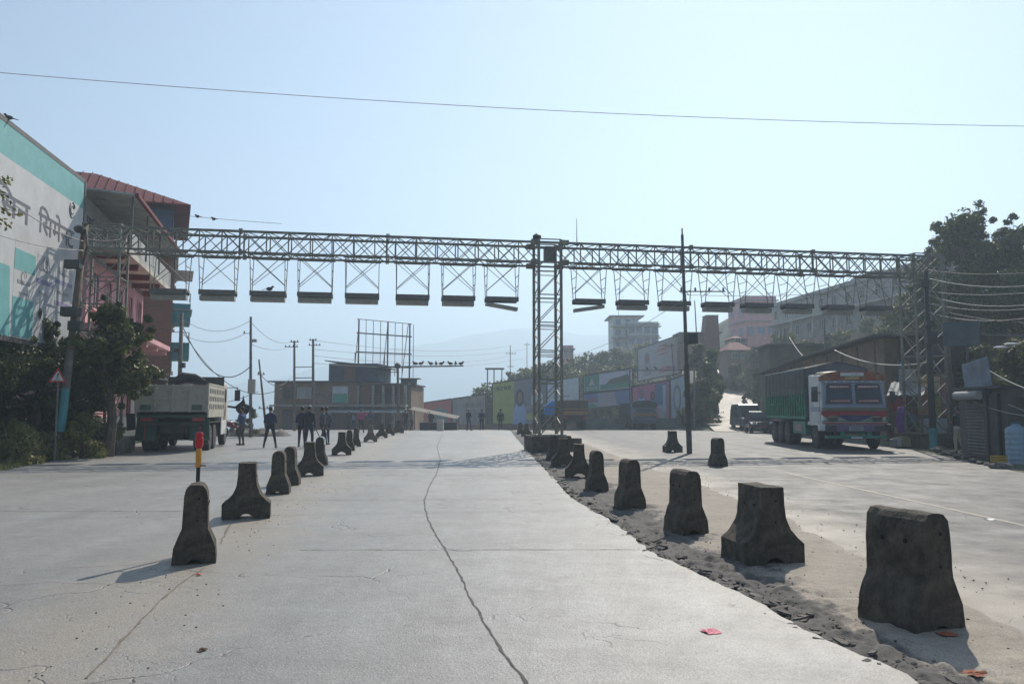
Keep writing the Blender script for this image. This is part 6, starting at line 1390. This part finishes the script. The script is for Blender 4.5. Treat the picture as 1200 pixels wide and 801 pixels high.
# water tank
q = gnd(1193, 543); o = empty('water_tank', (q.x, q.y, .0), 0, 'ribbed pale blue plastic water tank standing at the right roadside', 'water tank')
pr = []
for i in range(21): z = i*.052; pr.append((.30+(.010 if i % 3 == 0 else 0), z))
MB().mat(P('tank_blue', (.30, .42, .52), .45, .1, dirt=DUST)).lathe([(.2, 0)]+pr+[(.22, 1.10), (.12, 1.16), (.12, 1.2)], n=24).build('tank', None, o, smooth=False)
MB().mat(P('lid_dark', (.08, .12, .16), .5)).lathe([(.14, 1.2), (.14, 1.25), (.05, 1.27)], n=18).build('lid', None, o)
q = gnd(1171, 544); o = MB().mat(P('crate_yellow', (.50, .32, .05), .6)); o.b2(-.18, .18, -.14, .14, 0, .04)
for z in (.06, .13, .20): o.b2(-.18, .18, -.14, -.12, z, z+.045).b2(-.18, .18, .12, .14, z, z+.045).b2(-.18, -.16, -.12, .12, z, z+.045).b2(.16, .18, -.12, .12, z, z+.045)
for x in (-.17, .17):
    for y in (-.13, .13): o.b2(x-.012, x+.012, y-.012, y+.012, 0, .245)
o = o.build('crate', None, None, (q.x, q.y, .02), R(15)); tag(o, 'small yellow plastic crate beside the shutter shop doorway', 'crate')
# kerb stones and rubble by the right shops
rr = random.Random(9)
for i in range(16):
    t = i/15; q = gnd(1048+t*118, 516+t*34+rr.uniform(-.5, 1.5)); s_ = rr.uniform(.12, .3)
    o = MB().mat(m_rubble).ell((0, 0, s_*.3), (s_*1.3, s_, s_*.5), 8, 5, .2).build('kerb_stone', None, None, (q.x+.35, q.y+.3, 0), rr.uniform(0, 3)); tag(o, 'rough kerb stone, '+['nearest the cargo truck', 'second from the cargo truck', 'third from the cargo truck', 'before the tin stall', 'between the tin stall and the right tower', 'at the left corner of the tower plinth', 'before the tower plinth left half', 'before the tower plinth middle', 'before the tower plinth right half', 'under the cream trousered person', 'at the far corner of the shutter shop', 'before the shutter left half', 'before the shutter right half', 'before the dark doorway', 'beside the yellow crate', 'nearest the blue water tank'][i], 'stone', 'kerb stones on the right')

# ------------------------------------------------------------------ pedestrian warning sign
q = at(66, 478, 25.0); o = empty('warning_sign', (q.x, 25.0, 0), R(8), 'triangular red-bordered walking figure sign on a thin post at the left verge', 'traffic sign')
zc = at(66, 442, 25.0).z
MB().mat(m_cpole).tube((0, .04, -.1), (.0, .04, zc+.2), .03).build('post', None, o)
def tri(r_): return [(-r_*.87, -r_*.5), (r_*.87, -r_*.5), (0, r_)]
MB().mat(P('sign_red', (.48, .02, .03), .4)).prism(tri(.31), -.01, .0, lambda u, v, t: (u, t, v+zc)).build('red_border', None, o)
MB().mat(P('sign_white', (.62, .6, .58), .5)).prism(tri(.21), -.015, -.0101, lambda u, v, t: (u, t, v+zc)).build('white_field', None, o)
b = MB().mat(P('sign_black', (.02, .02, .02), .5)); b.ell((.01, -.017, zc+.10), (.028, .004, .03), 10, 6)
for p_, q_ in (((.0, 0, .07), (-.01, 0, -.02)), ((-.01, 0, -.02), (.06, 0, -.10)), ((-.01, 0, -.02), (-.07, 0, -.11)), ((0, 0, .06), (.06, 0, .01)), ((0, 0, .06), (-.06, 0, .02))): b.bar((p_[0], -.018, zc+p_[2]), (q_[0], -.018, zc+q_[2]), .028, .006)
b.build('walking_figure', None, o)

# ------------------------------------------------------------------ litter
def litter(px, py, w_, d_, m, label, z=.036, seed=1, name='paper_scrap'):
    q = gnd(px, py, z); g = MB(); g.mat(m); rr = random.Random(seed)
    g.grid(list(np.linspace(-w_, w_, 9)), list(np.linspace(-d_, d_, 7)), lambda x, y: (x+rr.uniform(-.1, .1)*w_, y+rr.uniform(-.12, .12)*d_, abs(.025*mnoise.noise(Vector((x*20, y*20, seed))))))
    o = g.build(name, None, None, (q.x, q.y, base(q.y)+z-.002), R(20*seed)); return tag(o, label, 'litter')
litter(833, 739, .06, .06, P('paper_rose', (.60, .13, .19), .7), 'crumpled pink paper lying on the concrete before the right row')
litter(233, 673, .02, .03, P('scrap_red', (.6, .05, .03), .6), 'tiny red scrap beside the nearest left barrier', seed=2)
litter(237, 761, .035, .02, P('leaf_brown', (.12, .06, .03), .8), 'brown dry leaf on the concrete in the left foreground', seed=3, name='dry_leaf')
litter(1160, 608, .10, .06, m_whitep, 'white paint chip on the asphalt at right', z=.006, seed=4)
litter(1110, 742, .05, .06, P('brick_chip', (.35, .10, .05), .9), 'orange brick chip in the shade of the big barrier', z=.02, seed=5, name='brick_chip')
litter(1142, 788, .05, .06, P('brick_chip2', (.33, .11, .06), .9), 'orange brick chip at the bottom right corner', z=.02, seed=6, name='brick_chip')

# ------------------------------------------------------------------ vegetation
def leaves(b, c, rad, n, size, rr, jag=.35, shell=.55):
    c = Vector(c)
    for i in range(n):
        v = Vector((rr.gauss(0, 1), rr.gauss(0, 1), rr.gauss(0, 1))).normalized()
        k_ = 1+jag*mnoise.noise(v*2.2+c*.7); r_ = (shell+(1-shell)*rr.random())*k_
        p_ = c+Vector((v.x*rad[0]*r_, v.y*rad[1]*r_, v.z*rad[2]*r_)); s_ = size*rr.uniform(.6, 1.4)
        nrm = (v+Vector((rr.uniform(-1, 1), rr.uniform(-1, 1), rr.uniform(-.6, 1)))*.9).normalized(); t = nrm.orthogonal().normalized(); t = Quaternion(nrm, rr.uniform(0, 6.28)) @ t; u = nrm.cross(t)
        b.add([p_-t*s_, p_-u*s_*.42, p_+t*s_, p_+u*s_*.42+nrm*s_*.15], [(0, 1, 2, 3)])
def tree(px, pybase, pytop, Y, wpx, label, m, n=2500, size=.12, clumps=9, seed=1, group=None, name='tree', zb=None, squash=1.0, loc=None, h=None, w_=None, trunk=True, cat='tree', skirt=.25):
    rr = random.Random(seed)
    if loc is None:
        b_ = at(px, pybase, Y); zb = gz(b_.x, Y) if zb is None else zb; h = at(px, pytop, Y).z-zb; w_ = wpx/F*Y; loc = (b_.x, Y, zb)
    o = empty(name, loc, 0, label, cat, group)
    tr = MB().mat(m_bark); top = Vector((rr.uniform(-.05, .05)*h, rr.uniform(-.05, .05)*h, h*.62)); tr.path([(0, 0, -.3), top*.4+Vector((.03*h, 0, 0)), top], [h*.035+.03, h*.026+.02, h*.012+.01], 8)
    cr = MB().mat(m); cs = []
    for i in range(clumps):
        a = 6.283*i/clumps*1.7+rr.uniform(-.4, .4); zt = skirt+(1-skirt)*(i+.5)/clumps; ww = math.sin(min(1, (zt-skirt)/(1-skirt)*.85+.22)*math.pi)**.6
        c = Vector((math.cos(a)*w_*.30*ww*rr.uniform(.6, 1.2), math.sin(a)*w_*.30*ww, h*zt*.93))
        r_ = w_*rr.uniform(.20, .30)*(.75+.35*ww)*(.82 if clumps > 11 else 1); cs.append((c, r_))
        if trunk: tr.path([top*(.35+.5*zt) if zt < .8 else top, (c+top*zt)/2+Vector((0, 0, .05*h)), c], [h*.014+.01, h*.010+.006, .008], 5)
        leaves(cr, c, (r_, r_, r_*.72*squash), int(n//clumps*(1 if clumps < 12 else .62)), size, rr, jag=.35 if clumps < 12 else .7, shell=.55 if clumps < 12 else .3)
        for k_ in range(3 if clumps < 12 else 9):
            v = Vector((rr.gauss(0, 1), rr.gauss(0, 1), rr.gauss(0, .7))).normalized(); q_ = rr.uniform(.9, 1.0 if clumps < 12 else 1.45); rs = r_*rr.uniform(.16, .36); leaves(cr, c+v*r_*q_, (rs, rs, rs*.8), n//clumps//(7 if clumps < 12 else 10), size, rr, shell=.1)
            if trunk: tr.path([c, c+v*r_*q_], [.02, .006], 4)
    tr.build('trunk', None, o); cr.build('crown', None, o)
    return o
# left roadside mass
LG = 'bushy trees at the left verge'
tree(126, 518, 350, 27.3, 100, 'dark bushy tree in front of the left gantry tower', m_leaf, 11000, .10, 12, 1, LG, name='roadside_tree', zb=.0, skirt=.50)
tree(100, 520, 425, 28.6, 60, 'dark lower bush before the foot of the left gantry tower', m_leaf, 6000, .10, 9, 6, LG, name='roadside_bush', zb=.0, skirt=.05)
tree(30, 530, 362, 27.0, 125, 'dark bushy tree under the cement billboard', m_leaf, 12000, .10, 12, 2, LG, name='roadside_tree', zb=.0, skirt=.06)
tree(80, 525, 385, 28.2, 84, 'low dark bush between the two roadside trees, behind the warning sign', m_leaf, 7000, .10, 10, 3, LG, name='roadside_bush', zb=0, skirt=.05)
tree(-30, 535, 355, 25.5, 130, 'dark bush at the extreme left edge', m_leaf, 7000, .10, 10, 4, LG, name='roadside_bush', zb=0, skirt=.05)
MB_ = [(94, 530, 484, 26.4, 56, m_leaf2, 'sunlit weedy shrub at the foot of the leaning pole'), (130, 522, 494, 29.0, 36, m_grass, 'light green weedy shrub before the left tower foot'), (18, 546, 498, 23.8, 70, m_grass, 'pale green shrub at the left edge of the road'), (118, 470, 440, 33, 20, m_leaf2, 'small bush beside the red door of the pink house'), (56, 542, 510, 25.6, 50, m_grass, 'low light shrub on the verge under the warning sign')]
for i, (px_, yb, yt, Y, wp, mm, l_) in enumerate(MB_): tree(px_, yb, yt, Y, wp, l_, mm, 2600, .06, 6, 20+i, 'weedy shrubs on the left verge', name='shrub', zb=0, trunk=False, skirt=.05, cat='shrub')
# grass verge
g = MB(); rr = random.Random(4); g.mat(m_grass)
for i in range(9000):
    y = 15+rr.random()*16; x = edge_l(y)-.1-abs(rr.gauss(0, 1.6)); 
    if mnoise.noise(Vector((x*.9, y*.9, 0))) < -.15: continue
    h_ = rr.uniform(.05, .20); a = rr.uniform(0, 6.28); z = gz(x, y)+.0; w_ = .012
    g.add([(x-w_*math.cos(a), y-w_*math.sin(a), z), (x+w_*math.cos(a), y+w_*math.sin(a), z), (x+rr.uniform(-.07, .07), y+rr.uniform(-.07, .07), z+h_)], [(0, 1, 2)])
tag(g.build('grass', None), 'light green grass and weeds along the left road edge', 'grass', kind='stuff')
# twig reaching in at upper left
o = empty('overhanging_branch', at(-60, 235, 9), 0, 'thin leafy branch reaching in at the upper left edge', 'branch')
rr = random.Random(8); q0 = at(-60, 235, 9); tw = MB().mat(m_bark); lf = MB().mat(m_leaf2)
for (ex, ey) in ((15, 208), (18, 248), (5, 228), (8, 262)):
    e_ = at(ex, ey, 9)-q0; tw.path([(0, 0, 0), e_*.5+Vector((0, 0, .05)), e_], [.012, .007, .003], 5)
    for k_ in range(16):
        c = e_*rr.uniform(.72, 1.0)+Vector((rr.uniform(-.06, .06), rr.uniform(-.06, .06), rr.uniform(-.06, .05))); dv = Vector((rr.uniform(-.4, 1), rr.uniform(-1, 1), rr.uniform(-1, .3))).normalized()*.07; s_ = dv.orthogonal().normalized()*.016
        lf.add([c, c+dv*.5+s_, c+dv, c+dv*.5-s_], [(0, 1, 2, 3)])
tw.build('twigs', None, o); lf.build('leaves', None, o)
# hill trees
rr = random.Random(11); HG = 'trees on the green hill'
spots = [(560, 468, 104), (572, 452, 108), (588, 446, 112), (604, 436, 116), (618, 430, 118), (634, 424, 122), (650, 420, 122), (664, 422, 118), (678, 416, 126), (693, 412, 130), (708, 408, 132), (722, 406, 134), (736, 409, 130), (600, 452, 106), (625, 446, 106), (655, 440, 106), (686, 436, 108), (715, 430, 110), (735, 425, 112), (752, 402, 140), (784, 412, 118), (700, 424, 116), (672, 430, 112), (642, 434, 110), (540, 468, 100), (520, 472, 112), (505, 474, 112)]
an = ['leftmost', 'next to leftmost']
import itertools
pos_l = ['above the grey hoarding', 'left above the green poster', 'behind the lookout platform', 'right of the lookout platform', 'below the thin hill masts', 'left behind the gantry tower, upper', 'directly behind the gantry tower top of slope', 'below the small pinkish house', 'right above the small pinkish house', 'two crowns right of the pinkish house', 'left of the white hill house, upper', 'just left of the white hill house', 'in front of the white hill house', 'above the middle of the green poster', 'left behind the gantry tower, lower', 'above the pale grey poster', 'above the left end of the two-tier board', 'above the right end of the two-tier board', 'between the two-tier board and white billboard', 'right at the foot of the white hill house', 'behind the white slanted billboard', 'on the middle slope above the two-tier board', 'on the middle slope below the pinkish house', 'on the middle slope right of the gantry tower', 'low above the grey hoarding left end', 'low above the red hoarding right end', 'low above the red hoarding left end']
for i, (px_, yt, Y) in enumerate(spots):
    mm = [m_leaf3, m_leaf2, m_leaf3][i % 3]; wp = rr.uniform(54, 76)*112/Y*(.6 if i > 23 else 1)
    b_ = at(px_, 470, Y); zb = gz(b_.x, Y)-.4; h_ = max(1.8, at(px_, yt, Y).z-zb)
    tree(0, 0, 0, 0, 0, ['olive', 'mid green', 'olive green'][i % 3]+' rounded tree '+pos_l[i], mm, 2600, .24, 9, 100+i, HG, name='hill_tree', loc=(b_.x, Y, zb), h=h_, w_=wp/F*Y, skirt=.08)
DG = 'dark trees beside the hill road'
for i, (px_, yt, Y, wp, l_) in enumerate(((820, 394, 82, 44, 'dark green tree left of the hill road, tallest'), (836, 402, 80, 34, 'dark green tree at the left edge of the hill road'), (824, 440, 70, 46, 'dark bush at the foot of the hill road'), (812, 450, 72, 30, 'dark bush right behind the narrow white board'), (830, 420, 76, 40, 'dark green tree in the middle of the roadside clump'))):
    b_ = at(px_, 470, Y); zb = base(Y)-.3; tree(0, 0, 0, 0, 0, l_, m_leaf, 5200, .17, 10, 140+i, DG, name='dark_tree', loc=(b_.x, Y, zb), h=at(px_, yt, Y).z-zb, w_=wp/F*Y, skirt=.05)
SG = 'shrubs on the right slope'
for i, (px_, yt, Y, wp) in enumerate(((885, 405, 104, 34), (905, 412, 92, 34), (925, 382, 90, 40), (884, 405, 124, 20), (890, 425, 84, 26), (948, 398, 80, 40), (1000, 395, 72, 44), (1040, 380, 66, 44), (1065, 385, 60, 40), (893, 452, 80, 14), (975, 385, 84, 34), (1020, 370, 84, 34), (915, 388, 96, 50), (945, 392, 88, 46), (990, 384, 80, 50), (1045, 366, 74, 50), (862, 425, 108, 30))):
    b_ = at(px_, 450, Y); zb = gz(b_.x, Y)-.4; h_ = max(1.2, at(px_, yt, Y).z-zb)
    tree(0, 0, 0, 0, 0, ['grey-green scrub', 'olive shrub', 'yellowish leafy shrub'][i % 3]+' '+['high on the slope right of the hill road', 'behind the dark hut', 'beside the pair of slope posts', 'at the far bend of the hill road', 'just left of the dark hut', 'above the left part of the brown shed', 'above the middle of the brown shed', 'above the right part of the brown shed', 'behind the dark gable shed', 'on the bank beside the hill road', 'under the middle of the terrace building', 'under the right part of the terrace building', 'under the left end of the terrace building', 'under the left middle of the terrace building', 'right of the pole behind the brown shed', 'beside the tree-side apartment house', 'below the red roofed houses'][i], [m_leaf3, m_leaf3, m_grass][i % 3], 2000, .2, 7, 160+i, SG, name='slope_shrub', loc=(b_.x, Y, zb), h=h_, w_=wp/F*Y, skirt=.05, cat='shrub')
# big tree and dark slope at right
RG = 'big trees at the right edge'
tree(1140, 430, 243, 50, 128, 'tallest broad tree with ragged top at the right edge', m_leaf, 22000, .14, 24, 201, RG, name='big_tree', skirt=.3)
tree(1195, 430, 268, 47, 130, 'broad dark tree cut by the right edge of the picture', m_leaf, 17000, .14, 20, 202, RG, name='big_tree', skirt=.2)
tree(1092, 430, 292, 52, 76, 'smaller dark tree left of the tallest one, behind the right tower', m_leaf2, 9000, .14, 12, 203, RG, name='big_tree', skirt=.2)
tree(1060, 420, 350, 60, 60, 'grey-green leafy tree above the dark gable shed', m_leaf2, 5000, .17, 9, 204, RG, name='big_tree', skirt=.1)
tree(1112, 400, 352, 47, 70, 'leafy dark crown low behind the notice board', m_leaf2, 6000, .14, 10, 205, RG, name='big_tree', skirt=.05)
for i, (px_, yt, Y, wp, l_) in enumerate(((1150, 400, 38, 80, 'dark bush on the slope above the shutter shop'), (1195, 395, 34, 90, 'dark bush on the slope above the plank shed'), (1110, 420, 41, 60, 'dark bush behind the right tower and notice board'), (1230, 380, 32, 90, 'dark bush beyond the right edge'), (1165, 440, 31.5, 60, 'low bush directly behind the shutter shop'))):
    b_ = at(px_, 450, Y); zb = gz(b_.x, Y)-.3; tree(0, 0, 0, 0, 0, l_, m_leaf, 5500, .12, 10, 210+i, 'bushes on the dark right slope', name='slope_bush', loc=(b_.x, Y, zb), h=max(1.5, at(px_, yt, Y).z-zb), w_=wp/F*Y, skirt=.03, cat='bush')
# earth mound by the meter box pole
q = gnd(298, 508); tree(0, 0, 0, 0, 0, 'dry shrub on the mound at the foot of the meter box pole', m_leaf3, 900, .06, 5, 230, name='dry_shrub', loc=(at(294, 500, 47.5).x, 47.5, 0), h=1.9, w_=.9, skirt=.1, cat='shrub')
g = MB(); g.grid(list(np.linspace(-4, 2.2, 26)), list(np.linspace(-.9, .9, 10)), lambda x, y: (x, y, .62*max(0, 1-(y/.9)**2)*S((x+4)/1.0)*S((2.2-x)/.8)*(.7+.5*mnoise.noise(Vector((x*1.5, y*2, 0))))-.02))
tag(g.build('earth_mound', m_rubble, None, (at(290, 500, 49).x+.6, 49, 0), smooth=True), 'low mound of earth and debris behind the person in blue', 'mound')
